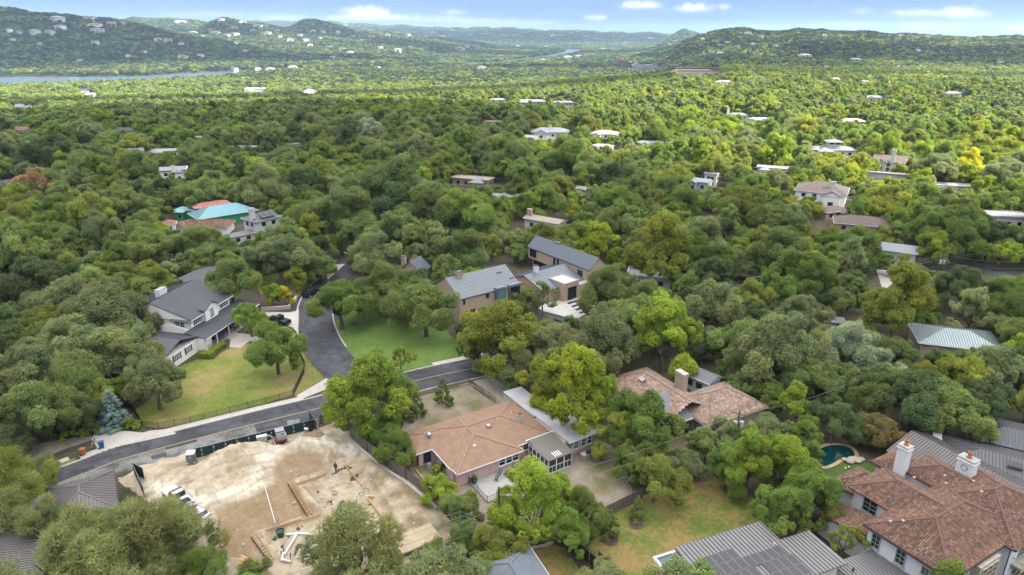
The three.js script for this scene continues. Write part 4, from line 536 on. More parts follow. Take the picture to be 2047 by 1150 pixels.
{ // zinc roofs with solar panels
  const O = [18.9, -63.5], A = 21.6, g = thing('solar_roof_house', 'modern white house with flat zinc seamed roofs and rows of solar panels', 'house', [O[0], 0, O[1]], A);
  clearLocal(O, A, -4, 26, -2, 16);
  const f1 = [V3(0, 4.5, 0), V3(12.2, 4.5, 0), V3(12.2, 4.35, 14), V3(0, 4.35, 14)], f2 = [V3(12.25, 4.28, 3.2), V3(16.7, 4.28, 3.2), V3(16.7, 4.2, 9), V3(12.25, 4.2, 9)], f3 = [V3(16.4, 3.0, 7.4), V3(25, 3.0, 7.4), V3(25, 2.9, 15), V3(16.4, 2.9, 15)];
  part(g, 'wall', [wallsOf([.9, 11.6], [.7, 14], 0, 4.3), wallsOf([11.6, 16.1], [3.8, 8.4], 0, 4.1), wallsOf([-2.2, .9], [1.6, 14], 0, 2.7)], M.white);
  addRoof(g, { faces: [f1] }, M.metalZinc, { cover: 'seam', gap: .5, w: .08, fascia: null }); addRoof(g, { faces: [f2] }, M.metalZinc, { cover: 'seam', gap: .5, w: .08, fascia: null, name: 'rear_roof' }); addRoof(g, { faces: [f3] }, M.metalZinc, { cover: 'seam', gap: .42, w: .06, fascia: null, name: 'low_roof', seamMat: M.seamGrey }); part(g, 'wall', wallsOf([16.6, 24.5], [7.8, 15], 0, 2.85), M.white);
  part(g, 'eave_board', [box(12.2, .3, .1, 6.1, 4.33, -.06), box(.1, .3, 14, -.05, 4.3, 7), box(.1, .2, 5.8, 16.75, 4.1, 6.1)], M.seamGrey); part(g, 'flat_roof', [span(-2.5, -.15, 2.7, 2.8, 1.4, 14)], M.metalZinc); part(g, 'parapet', [span(-2.6, -.1, 2.7, 3.0, 1.2, 1.42), span(-2.75, -2.5, 2.7, 3.0, 1.2, 14)], M.trim);
  const pan = (a, b) => { const y = 4.5 - b * .0107 + .12, p = part(g, 'solar_panel', box(1.0, .05, 1.52, a, y, b), M.solar); part(p, 'rim', [box(1.04, .06, .03, a, y, b - .76), box(1.04, .06, .03, a, y, b + .76), box(.03, .06, 1.5, a - .51, y, b), box(.03, .06, 1.5, a + .51, y, b)], tint('panel rim', [.22, .22, .23], { rough: .4 })); };
  for (let i = 0; i < 4; i++) pan(2.2 + i * 1.06, 3.35); for (let i = 0; i < 9; i++) pan(2.2 + i * 1.06, 4.95); for (let i = 0; i < 10; i++) if (i !== 5) pan(1.6 + i * 1.06, 6.55); for (let i = 0; i < 10; i++) pan(1.6 + i * 1.06, 8.15); for (let i = 0; i < 8; i++) pan(3.6 + i * 1.06, 9.75);
  part(g, 'vent_pipe', cyl(.07, .07, .4, 10.8, 4.45, 3.9), M.trim); part(g, 'vent_pipe', cyl(.1, .1, .5, 17.6, 3, 9.2), M.dark);
  const p = P(1345, 1122), t = thing('plunge_pool', 'narrow plunge pool with white rim beside the solar roofed house', 'pool', [p.x, 0, p.z], A); part(t, 'rim', [box(4.4, .5, .3, 0, .25, -.9), box(4.4, .5, .3, 0, .25, .9), box(.3, .5, 1.5, -2.05, .25, 0), box(.3, .5, 1.5, 2.05, .25, 0)], M.trim); part(t, 'water', box(3.8, .3, 1.5, 0, .2, 0), mat('pool water', [.03, .10, .14], { rough: .1 }));
}
{ // roofs at the lower edge
  const a = P(227, 940, 3), b = P(90, 978, 3), dx = a.x - b.x, dz = a.z - b.z, L = Math.hypot(dx, dz), ang = Math.atan2(-dz, dx) * 180 / Math.PI, g = thing('brown_roof_cottage', 'low house with brown grey standing seam hip roof beside the street', 'house', [b.x, 0, b.z], ang); clearLocal([b.x, b.z], ang, -2, L + 2, -1, 10);
  part(g, 'wall', wallsOf([.5, L - .5], [.5, 9], 0, 3), M.stone); addRoof(g, hip([0, L], [0, 9.5], 3, .36), M.metalBrown, { cover: 'seam', gap: .42, cap: M.metalBrown, fascia: tint('dark gutter', null), seamMat: tint('brown seam', [.10, .09, .088]) });
  const p = P(-10, 1140, 3), q = thing('brown_roof_shed', 'grey brown flat seamed roof cut by the lower left corner', 'house', [p.x, 0, p.z], 20); part(q, 'wall', wallsOf([-4.6, 4.6], [-5.6, 3.6], 0, 3), M.stone); addRoof(q, hip([-5, 5], [-6, 4], 3, .1, { type: 'gable', along: 'z' }), M.metalBrown, { cover: 'seam', gap: .42, seamMat: mats['brown seam'] }); clearLocal([p.x, p.z], 20, -5, 5, -6, 4);
  const k = P(1012, 1113, 5.6), s = thing('slate_roof_cottage', 'blue grey shingled hip roof tip at the bottom edge of the view', 'house', [k.x, 0, k.z], 24); clearLocal([k.x, k.z], 24, -7, 7, -2, 12);
  part(s, 'wall', [wallsOf([-5.8, 3.6], [-2.6, 9], 0, 3.4)], M.tan); addRoof(s, hip([-4.2, 4.2], [-3.2, 9.6], 3.4, .5, { along: 'z' }), M.shingleBlue, { cap: M.shingleBlue }); addRoof(s, hip([-8.6, 0], [-.6, 8.4], 3.39, .44, { along: 'x' }), M.shingleBlue, { cap: M.shingleBlue, name: 'wing_roof' }); part(s, 'wall', wallsOf([-8, -5.8], [0, 7.8], 0, 3.4), M.tan);
}
{ // dark seamed roofs behind the mansion
  const a = P(1822, 862, 5), b = P(2018, 962, 5), L = b.distanceTo(a), ang = Math.atan2(-(b.z - a.z), b.x - a.x) * 180 / Math.PI, g = thing('dark_gable_house', 'house with long charcoal seamed gable roof behind the clay tile mansion', 'house', [a.x, 0, a.z], ang); clearLocal([a.x, a.z], ang, -2, L + 10, -7, 7);
  part(g, 'wall', wallsOf([.4, L + 8], [-4.6, 4.6], 0, 3.3), M.tan); addRoof(g, hip([0, L + 8.5], [-5.2, 5.2], 3.2, .36, { type: 'gable', along: 'x' }), M.metalBrown, { cover: 'seam', gap: .42, wallMat: M.tan, seamMat: M.seamDark, fascia: null }); part(g, 'roof_vent', new THREE.SphereGeometry(.4, 12, 8).scale(1, .5, 1).translate(9, 4.7, 1.5), M.terracotta);
  const c = P(1985, 905, 4.5), h = thing('dark_hip_house', 'charcoal seamed hip roof with pale flat strip and skylight', 'house', [c.x, 0, c.z], -30); clearLocal([c.x, c.z], -30, -8, 14, -6, 7);
  part(h, 'wall', wallsOf([-6.5, 12], [-4.6, 5], 0, 3), M.tan); addRoof(h, hip([-7, 12.5], [-5.2, 5.6], 3, .32), tint('graphite roof', [.10, .10, .105], { rough: .5 }), { cover: 'seam', gap: .42, seamMat: M.seamDark, fascia: null }); part(h, 'flat_strip', box(1.2, .14, 7.4, -6.6, 3.6, -1.4), M.flatWhite); const sk = part(h, 'skylight', box(1.7, .18, .9, 2.5, 4.5, 2, 0, .3), M.glass); part(sk, 'frame', box(1.9, .12, 1.1, 2.5, 4.45, 2, 0, .3), M.seamGrey);
  const d = P(2040, 866, 4), e = thing('dark_flat_house', 'dark low roof at the right edge behind the pale flat strip', 'house', [d.x, 0, d.z], -30); part(e, 'wall', wallsOf([-6, 8], [-5, 3], 0, 3), M.tan); addRoof(e, hip([-6.5, 8.5], [-5.5, 3.5], 3, .22), M.metalDark, { cover: 'seam', seamMat: M.seamGrey, fascia: null }); clearLocal([d.x, d.z], -30, -7, 9, -6, 4);
}
// what must stay in view past the crowns of nearer trees
keep(290, 560, 480, 700); keep(960, 470, 1210, 540); keep(885, 530, 1040, 640); keep(1040, 520, 1180, 640); keep(800, 800, 1190, 975); keep(1260, 740, 1520, 850); keep(1690, 890, 2047, 1150); keep(260, 690, 650, 860); keep(595, 560, 720, 720); keep(90, 940, 245, 1015); keep(0, 860, 700, 930); keep(290, 850, 690, 1080);
// ---------------------------------------------------------------- houses among the trees
const ROOF = { brown: mottled('dark brown roof', [.20, .13, .115], { vary: .15 }), mauve: mottled('mauve brown roof', [.145, .108, .098], { vary: .12 }), grey: mottled('mid grey roof', [.20, .205, .215], { vary: .12 }), charcoal: mottled('charcoal roof', [.085, .088, .095], { vary: .15 }), white: mottled('pale roof', [.33, .33, .325], { vary: .15 }), cream: mottled('cream roof', [.34, .295, .245], { vary: .1 }), silver: mottled('silver roof', [.215, .23, .255], { vary: .1, rough: .5 }), red: mottled('red tile roof', [.27, .115, .07], { vary: .25, metres: 2 }), teal: mottled('turquoise underlay', [.27, .54, .60], { vary: .06, metres: 3 }), salmon: mottled('salmon underlay', [.42, .18, .13], { vary: .1 }), blue: tint('blue tarpaulin', [.03, .16, .5]), green: M.metalGreen };
const WALL = { white: mottled('off white walls', [.66, .635, .60], { vary: .1 }), cream: M.cream, tan: M.tan, brick: M.brick, pale: mottled('pale blue siding', [.50, .57, .62], { vary: .06 }), red: mottled('red brick', [.33, .135, .095], { vary: .15 }), green: tint('green sheathing', [.04, .30, .12]), grey: M.slab, pinkish: M.pink };
// a house by its pixel: roof centre (px, py), roof width in pixels, turn, and its build; the walls carry windows on every side
function house(name, label, px, py, wpx, turn, { depth = .62, walls = 'white', roof = 'grey', type = 'hip', pitch = .36, h = 3, chim, cover, flat, windows = true, group, cat = 'house', clear = true, tower } = {}) {
  const p = PT(px, py, h + 1), d = toPx(p.x, p.y + h, p.z)[2], w = wpx * d / FOCAL, l = w * depth, g = thing(name, label, cat, [p.x, p.y, p.z], turn, group), x = [-w / 2, w / 2], z = [-l / 2, l / 2], o = Math.min(.5, w * .06);
  part(g, 'wall', wallsOf([x[0] + o, x[1] - o], [z[0] + o, z[1] - o], -1.5, h), WALL[walls]);
  if (flat) { const r = part(g, 'roof', box(w, .3, l, 0, h + .15, 0), ROOF[roof]); part(r, 'parapet', [box(w, .3, .25, 0, h + .4, z[0] + .12), box(w, .3, .25, 0, h + .4, z[1] - .12), box(.25, .3, l - .5, x[0] + .13, h + .4, 0), box(.25, .3, l - .5, x[1] - .13, h + .4, 0)], WALL[walls]); }
  else addRoof(g, { x, z, h, pitch, type }, ROOF[roof], { cover: cover ?? 'plain', tile: { du: .5, dv: .6 }, wallMat: WALL[walls], fascia: d < 420 ? M.trim : null });
  if (w > 8 && depth > .3 && d > 230 && windows) { // a lower cross wing, so that no two plans are alike
    const s = ((px * 7 + py * 3) % 2) * 2 - 1, ww = w * .38, cx = s * w * .22, zz = [l * .1, l * .5 + w * .16]; part(g, 'wing_wall', wallsOf([cx - ww / 2 + o, cx + ww / 2 - o], [zz[0], zz[1] - o], -1.5, h - .5), WALL[walls]); addRoof(g, { x: [cx - ww / 2, cx + ww / 2], z: zz, h: h - .5, pitch: pitch + .12, type: (px % 3) ? 'gable' : 'hip', along: 'z', ends: [0, 1] }, flat ? ROOF.silver : ROOF[roof], { name: 'wing_roof', wallMat: WALL[walls], fascia: null }); win(g, cx, h * .45, zz[1] - o + .03, Math.min(1.6, ww * .3), 1.3, 0, { sill: false, frame: M.slab }); }
  if (chim) chimney(g, w * chim[0], l * chim[1], h - .5, h + (chim[2] ?? 3.2), 1.6, 1.0, WALL[chim[3] ?? walls]);
  if (tower) { part(g, 'tower', box(tower, 3, tower, 0, h + 2.2, 0), WALL[walls]); addRoof(g, { x: [-tower * .7, tower * .7], z: [-tower * .7, tower * .7], h: h + 3.7, pitch: .3 }, ROOF[roof], { fascia: null, name: 'tower_roof' }); for (const s of [-.25, .25]) win(g, tower * s, h + 2.9, tower / 2 + .04, tower * .28, .9, 0, { sill: false }); }
  if (windows) { const n = Math.max(2, Math.round(w / 4)), floors = h > 4.5 ? [1.5, h - 1.5] : [h * .52]; for (const y of floors) { for (let i = 0; i < n; i++) win(g, lerp(x[0] + 1.4, x[1] - 1.4, (i + .5) / n), y, z[1] - o + .03, Math.min(1.3, w / n * .42), 1.2, 0, { sill: false, rim: .08, frame: M.slab }); const m = Math.max(1, Math.round(l / 4.5)); for (let i = 0; i < m; i++) for (const s of [1, -1]) win(g, s * (x[1] - o + .03), y, lerp(z[0] + 1.3, z[1] - 1.3, (i + .5) / m), 1.1, 1.2, s > 0 ? 90 : 270, { sill: false, rim: .08, frame: M.slab }); } }
  if (clear) { clearLocal([p.x, p.z], turn, -w / 2 - 1, w / 2 + 1, -l / 2 - 1, l / 2 + 2); KEEP.push([px - wpx * .38, py - wpx * .12, px + wpx * .40, py + Math.min(14, wpx * .16), d]); }
  return g;
}
house('flat_roof_house', 'low house with flat charcoal roof and black cooling unit behind the white house', 405, 548, 120, 75, { depth: .8, walls: 'tan', roof: 'charcoal', h: 3.2, type: 'gable', pitch: .12, windows: false });
{ const p = P(445, 519, 4.4), t = thing('cooling_unit', 'black rooftop cooling unit on the flat charcoal roof', 'cooling unit', [p.x, 3.9, p.z], 70); part(t, 'cabinet', box(2.8, 1.3, 1.6, 0, .65, 0), M.black); for (const x of [-.7, .7]) part(t, 'fan', new THREE.CylinderGeometry(.5, .5, .14, 16).translate(x, 1.36, 0), M.steel); part(t, 'foot', [box(.2, .3, 1.6, -1.1, -.1, 0), box(.2, .3, 1.6, 1.1, -.1, 0)], M.dark); }
house('turquoise_roof_house', 'unfinished house with bright turquoise roof underlay and salmon coloured rear wing', 446, 417, 120, 40, { depth: .55, walls: 'green', roof: 'teal', h: 3.4, pitch: .42, cover: 'seam', windows: false });
house('salmon_roof_house', 'unfinished wing with salmon roof underlay joined to the turquoise roof', 420, 402, 70, 38, { depth: .5, walls: 'green', roof: 'salmon', h: 5, pitch: .3 });
house('dormer_house', 'unfinished wing with two turquoise dormers', 378, 412, 56, -8, { depth: .4, walls: 'green', roof: 'teal', h: 3.6, pitch: .4 });
{ const g = house('red_tile_house', 'house with low red clay tile roof in front of the turquoise roof', 405, 443, 110, 5, { depth: .5, walls: 'cream', roof: 'red', h: 2.6, pitch: .36, windows: false, cover: 'barrel' }); const g2 = house('tile_turret', 'small square turret with pyramid clay tile roof beside the red tile roof', 336, 439, 27, 20, { depth: 1, walls: 'cream', roof: 'red', h: 4.6, pitch: .5 }); }
{ const g = house('panelled_roof_house', 'tall white house with blue grey metal roof, solar panels and white chimney', 522, 427, 62, 52, { depth: .8, walls: 'white', roof: 'silver', h: 6.6, pitch: .34, chim: [-.42, .2, 3.6], cover: 'seam' }); for (let i = 0; i < 3; i++) for (let j = 0; j < 3; j++) { const q = part(g, 'solar_panel', box(1.7, .08, 1.05, -1.2 + i * 1.8 - j * .2, 7.9 - (j - 1) * .36, 2.6 + (j - 1) * 1.1, 0, .33), M.solar); } house('panelled_roof_annex', 'low blue grey metal roof wing below the solar panelled house', 490, 458, 86, 48, { depth: .3, walls: 'white', roof: 'silver', h: 3, pitch: .3, cover: 'seam' }); }
house('green_roof_hall', 'large pale green metal hip roof among dark trees', 1912, 664, 150, -18, { depth: .72, walls: 'tan', roof: 'green', h: 3.4, pitch: .30, cover: 'seam', windows: false });
house('garden_shed', 'small pale shed with blue grey seamed gable roof', 1668, 629, 40, -12, { depth: .7, walls: 'white', roof: 'grey', h: 2.6, type: 'gable', pitch: .3, cover: 'seam' });
house('pale_blue_house', 'pale blue sided house with grey roof half hidden behind the brown tiled house', 1402, 738, 76, -50, { depth: .6, walls: 'pale', roof: 'grey', h: 2.9, type: 'gable', pitch: .4 });
house('grey_gable_house', 'grey roofed house in two steps beside a gravel drive', 1800, 490, 66, -30, { depth: .8, walls: 'white', roof: 'silver', h: 4.2, type: 'gable', pitch: .35 });
house('mauve_roof_house', 'house with broad mauve brown hip roof and low brick walls beside a lawn', 1722, 437, 100, -22, { depth: .6, walls: 'brick', roof: 'mauve', h: 3, pitch: .4 });
house('mauve_roof_annex', 'mauve brown roofed wing under the tall cream house', 1664, 413, 62, 20, { depth: .6, walls: 'brick', roof: 'mauve', h: 3, pitch: .4 });
house('tall_cream_house', 'tall cream house with brown hip roof, white chimney and dark balcony side', 1645, 372, 96, -28, { depth: .8, walls: 'cream', roof: 'mauve', h: 6.2, pitch: .38, chim: [.2, .25, 3.6, 'white'] });
house('white_cube_house', 'white flat roofed modern house at the right edge', 2012, 424, 74, -10, { depth: .6, walls: 'white', roof: 'white', h: 4.4, flat: true });
house('cream_terrace_house', 'long cream flat roofed house with brick chimney above the long brick wing', 1090, 432, 86, -35, { depth: .4, walls: 'white', roof: 'cream', h: 4, type: 'gable', pitch: .25, chim: [-.4, .1, 2.6, 'brick'] });
house('tree_hidden_house', 'white house glimpsed through the yellowish oak beside the long brick wing', 1300, 540, 90, -15, { depth: .6, walls: 'white', roof: 'white', h: 3, flat: true });
house('brick_shed_house', 'low brick house with patchy white flat roof', 945, 352, 82, -22, { depth: .4, walls: 'brick', roof: 'cream', h: 3, flat: true });
house('white_flat_house', 'white flat roof slab just behind the dense dark oaks', 1010, 386, 56, -22, { depth: .5, walls: 'white', roof: 'white', h: 3, flat: true });
house('bright_gable_house', 'small sunlit white gabled house deep in the middle trees', 1170, 372, 36, -30, { walls: 'white', roof: 'white', h: 3.4, type: 'gable' });
house('sky_blue_house', 'small pale blue house with grey gable roof in sunlit trees', 1402, 356, 44, -35, { walls: 'pale', roof: 'silver', h: 4.4, type: 'gable' }); house('pale_box_house', 'small white box roof just behind the pale blue gable', 1424, 343, 28, -35, { walls: 'white', roof: 'white', h: 5.4, flat: true });
house('white_wide_house', 'wide white flat roofed house in sunlit trees', 1545, 331, 58, -25, { depth: .45, walls: 'white', roof: 'cream', h: 3.4, flat: true });
house('chimney_gable_house', 'brown gabled house with broad tall white chimney', 1780, 316, 60, -32, { depth: .7, walls: 'white', roof: 'mauve', h: 5, type: 'gable', pitch: .5, chim: [.1, .45, 5.4] }); house('garden_wall_house', 'long white wall stepping down from the brown gabled house', 1775, 343, 74, -28, { depth: .12, walls: 'white', roof: 'white', h: 2.6, flat: true, windows: false });
house('white_low_house', 'low white flat roofed house at the right among yellow green trees', 1910, 366, 78, -20, { depth: .35, walls: 'white', roof: 'white', h: 3, flat: true });
house('cupola_house', 'grey roofed house crowned by a small square lookout', 1665, 293, 84, -8, { depth: .45, walls: 'white', roof: 'grey', h: 4, pitch: .3, tower: 6 });
house('pale_hall_house', 'white walled house with pale hip roof on the right plateau', 1704, 238, 52, -15, { depth: .6, walls: 'white', roof: 'cream', h: 4.4, pitch: .3 });
house('double_gable_house', 'cream house with stacked pale roofs in the sunlit middle', 1210, 262, 54, -22, { depth: .7, walls: 'cream', roof: 'cream', h: 6, pitch: .3 }); house('sandy_roof_house', 'sand coloured low roof in front of the stacked pale roofs', 1205, 287, 42, -30, { depth: .5, walls: 'cream', roof: 'cream', h: 3, pitch: .3 });
house('silver_roof_house', 'broad silvery hip roof in the sunlit middle trees', 1100, 258, 76, -5, { depth: .5, walls: 'white', roof: 'silver', h: 4.4, pitch: .35, chim: [0, 0, 3.4] }); house('bright_slope_house', 'bright white roof slope just left of the silvery hip roof', 1062, 270, 28, -40, { walls: 'white', roof: 'white', h: 3.4, type: 'gable' });
house('grey_low_house', 'grey low roof right of the stacked pale roofs', 1300, 280, 52, -5, { depth: .4, walls: 'white', roof: 'silver', h: 3.2, pitch: .25 });
house('white_chimney_house', 'grey roofed house with slim white chimney high on the right plateau', 1474, 226, 40, -5, { walls: 'white', roof: 'grey', h: 3.6, pitch: .3, chim: [-.45, 0, 4.5] }); house('long_grey_house', 'long grey roof right of the slim white chimney', 1524, 234, 54, 0, { depth: .4, walls: 'white', roof: 'silver', h: 3.2, pitch: .25 });
house('cream_box_house', 'boxy cream house with flat grey roof and pale central chimney in the left trees', 345, 334, 52, 20, { depth: .7, walls: 'cream', roof: 'silver', h: 5.4, flat: true, chim: [.05, .55, 2.2, 'cream'] });
house('white_hall_house', 'white roof partly hidden left of the boxy cream house', 330, 296, 60, 12, { depth: .4, walls: 'white', roof: 'white', h: 3.4, pitch: .25 }); house('white_wall_house', 'tall white walled house behind a dark oak on the left', 268, 296, 34, 30, { walls: 'white', roof: 'silver', h: 5.5, type: 'gable' });
house('slate_gable_house', 'slate grey gable roof in the left trees', 248, 257, 36, 0, { depth: .5, walls: 'tan', roof: 'charcoal', h: 4, type: 'gable', pitch: .6 }); house('brown_gable_house', 'brown grey roof with red chimney near the left edge', 40, 256, 52, 4, { depth: .5, walls: 'brick', roof: 'brown', h: 4, type: 'gable', pitch: .5, chim: [-.45, 0, 3.6, 'red'] });
house('grey_gable_cottage', 'pale grey gabled roofs near the left edge above the brown grey roof', 48, 211, 46, 20, { depth: .6, walls: 'white', roof: 'silver', h: 4, type: 'gable', chim: [.3, 0, 3] }); house('teal_roof_cottage', 'small teal roofed house below the river at left', 182, 187, 30, 0, { depth: .5, walls: 'white', roof: 'green', h: 3.6 }); house('dark_roof_cottage', 'dark roofed white house below the river at left', 168, 178, 24, 10, { walls: 'white', roof: 'charcoal', h: 4 });
house('white_barn_house', 'wide white roofed house on the shaded left plateau', 510, 176, 52, 8, { depth: .4, walls: 'white', roof: 'white', h: 4, pitch: .25 }); house('pavilion_house', 'small pavilion with pale pyramid roof on the left plateau', 619, 181, 30, 12, { depth: .8, walls: 'cream', roof: 'silver', h: 4, pitch: .4 });
house('scatter_white_house', 'bright white roof scrap between left trees', 494, 290, 38, -10, { depth: .4, walls: 'white', roof: 'white', h: 3, flat: true }); house('scatter_pale_house', 'pale roof scrap beside a bare tree on the left', 594, 284, 32, 5, { depth: .5, walls: 'white', roof: 'silver', h: 3, flat: true }); house('pale_gable_cottage', 'pale gable peeping over trees on the left', 401, 270, 20, 30, { walls: 'cream', roof: 'silver', h: 4.4, type: 'gable' });
house('long_silver_house', 'long pale roof in the dark middle band', 995, 197, 36, -6, { depth: .4, walls: 'white', roof: 'silver', h: 3.4 }); house('slate_long_house', 'long slate roof in the dark middle band', 1062, 200, 58, -4, { depth: .35, walls: 'grey', roof: 'grey', h: 3.6 }); house('slate_end_house', 'slate roof right of the other two in the dark middle band', 1126, 202, 44, -6, { depth: .35, walls: 'grey', roof: 'grey', h: 3.4 });
house('slate_plateau_house', 'slate hip roof on the far edge of the right plateau', 1748, 192, 40, -12, { depth: .5, walls: 'white', roof: 'grey', h: 3.6 }); house('pale_plateau_house', 'pale grey roof on the far right plateau', 1907, 184, 42, 0, { depth: .5, walls: 'white', roof: 'silver', h: 3.4 }); house('ridge_white_house', 'white house on the crest of the sunlit rise', 1448, 162, 38, 0, { depth: .5, walls: 'white', roof: 'cream', h: 4 }); house('brown_long_house', 'low brown roof in the sunlit middle left of centre', 985, 240, 40, 0, { depth: .35, walls: 'brick', roof: 'brown', h: 3 }); house('white_gap_house', 'white roof glimpsed above the long brick wing', 1410, 430, 30, -20, { depth: .5, walls: 'pale', roof: 'grey', h: 3.4 }); house('blue_tarp_house', 'roof under a blue tarpaulin at the right edge', 2044, 292, 22, 0, { walls: 'white', roof: 'blue', h: 3, flat: true });
house('dark_left_house', 'dark low house at the far left edge behind the rusty tree', 28, 358, 60, 5, { depth: .4, walls: 'grey', roof: 'charcoal', h: 2.6 });
// red brick school in the valley
house('brick_school', 'long red brick school hall in the shaded valley', 1400, 134, 96, -4, { depth: .3, walls: 'red', roof: 'mauve', h: 8, flat: true, cat: 'school' }); house('brick_tower', 'square red brick school tower on the left', 1244, 119, 16, 0, { depth: .9, walls: 'red', roof: 'brown', h: 22, flat: true, cat: 'tower' }); house('brick_tower_block', 'square red brick school tower on the right', 1334, 121, 17, 0, { depth: .9, walls: 'red', roof: 'brown', h: 20, flat: true, cat: 'tower' }); house('school_hall', 'pale roofed school hall between the two brick towers', 1285, 129, 58, -3, { depth: .4, walls: 'grey', roof: 'silver', h: 9, flat: true, cat: 'school' }); house('long_tan_hall', 'long tan hall left of the red brick school', 1385, 139, 70, -6, { depth: .3, walls: 'tan', roof: 'cream', h: 7, flat: true, cat: 'school' });
house('shore_mansion', 'pinkish castle like mansion on the far shore', 962, 134, 22, 0, { depth: .6, walls: 'pinkish', roof: 'cream', h: 9, tower: 8 });
// villas on the far slopes: pixel, width in pixels, wall and roof
const villaList = [[70, 17, 14], [85, 22, 12], [115, 38, 30, 1], [190, 50, 30, 3], [195, 62, 28], [180, 37, 28], [246, 45, 16], [222, 47, 18], [360, 44, 30, 1], [308, 53, 8], [120, 53, 24, 3], [70, 64, 22], [100, 65, 20], [25, 79, 14], [80, 87, 14], [190, 84, 16], [18, 60, 14], [38, 63, 12], [442, 40, 15], [485, 43, 18], [468, 55, 16], [515, 52, 22], [388, 66, 20], [405, 72, 12], [430, 66, 22, 2], [452, 71, 18], [470, 69, 20, 2], [535, 66, 14, 2], [315, 77, 16, 3], [335, 80, 18], [362, 86, 14, 3], [470, 86, 10, 2], [580, 80, 16], [610, 80, 14], [625, 62, 14], [645, 63, 12], [676, 64, 12], [620, 90, 12, 2], [683, 97, 14], [660, 93, 8, 2], [488, 100, 12, 3], [365, 113, 22, 3], [288, 102, 12], [255, 110, 10, 2], [400, 109, 16, 3], [160, 121, 18], [145, 139, 18, 3], [40, 134, 12, 3], [468, 136, 18], [515, 136, 16, 2], [540, 138, 22, 2], [585, 135, 24, 2], [625, 139, 14, 2], [665, 114, 12, 2], [755, 134, 16, 2], [700, 105, 14], [760, 95, 12, 2], [795, 100, 16, 2], [820, 93, 10], [725, 80, 10], [740, 60, 14], [775, 70, 12], [815, 70, 14], [850, 73, 12], [920, 97, 22], [1000, 90, 12], [1035, 92, 10], [1090, 92, 8], [985, 55, 18, 1], [1010, 52, 16], [940, 68, 18], [970, 67, 20], [1030, 70, 16], [1060, 61, 14], [1005, 70, 14], [1155, 62, 14], [1120, 70, 12], [1170, 72, 12], [1105, 70, 10], [1300, 76, 22, 2], [1350, 83, 14], [1340, 88, 12], [1085, 119, 18], [1135, 115, 20, 1], [1156, 112, 14, 1], [1205, 97, 22], [1230, 100, 18], [1410, 66, 10], [1430, 83, 16], [1455, 84, 14], [1440, 90, 12], [1475, 92, 12], [1505, 88, 16], [1550, 91, 14], [1480, 74, 12], [1495, 66, 14], [1520, 73, 14], [1422, 104, 12], [1440, 106, 10], [1608, 112, 26, 1], [1627, 118, 14], [1665, 119, 14], [1710, 118, 26, 1], [1575, 126, 16], [1650, 132, 14, 2], [1620, 133, 8], [1800, 133, 26], [1648, 69, 10], [1680, 71, 12], [1800, 70, 12], [1835, 73, 12], [1855, 72, 12], [1910, 84, 8], [1865, 93, 8], [1835, 100, 10, 2], [1960, 76, 8], [2000, 124, 20, 2], [1985, 132, 10], [1855, 143, 12], [1670, 157, 16], [1725, 162, 20], [1780, 165, 10], [1950, 137, 12], [935, 93, 10], [885, 72, 12], [865, 64, 12], [905, 60, 10], [1090, 60, 9], [690, 50, 10], [730, 57, 12], [1140, 66, 10], [1190, 76, 10], [1405, 78, 10], [555, 60, 10], [600, 70, 12], [640, 75, 10], [505, 60, 12], [420, 60, 12], [560, 72, 10], [705, 72, 10], [660, 52, 8], [1250, 85, 9]];
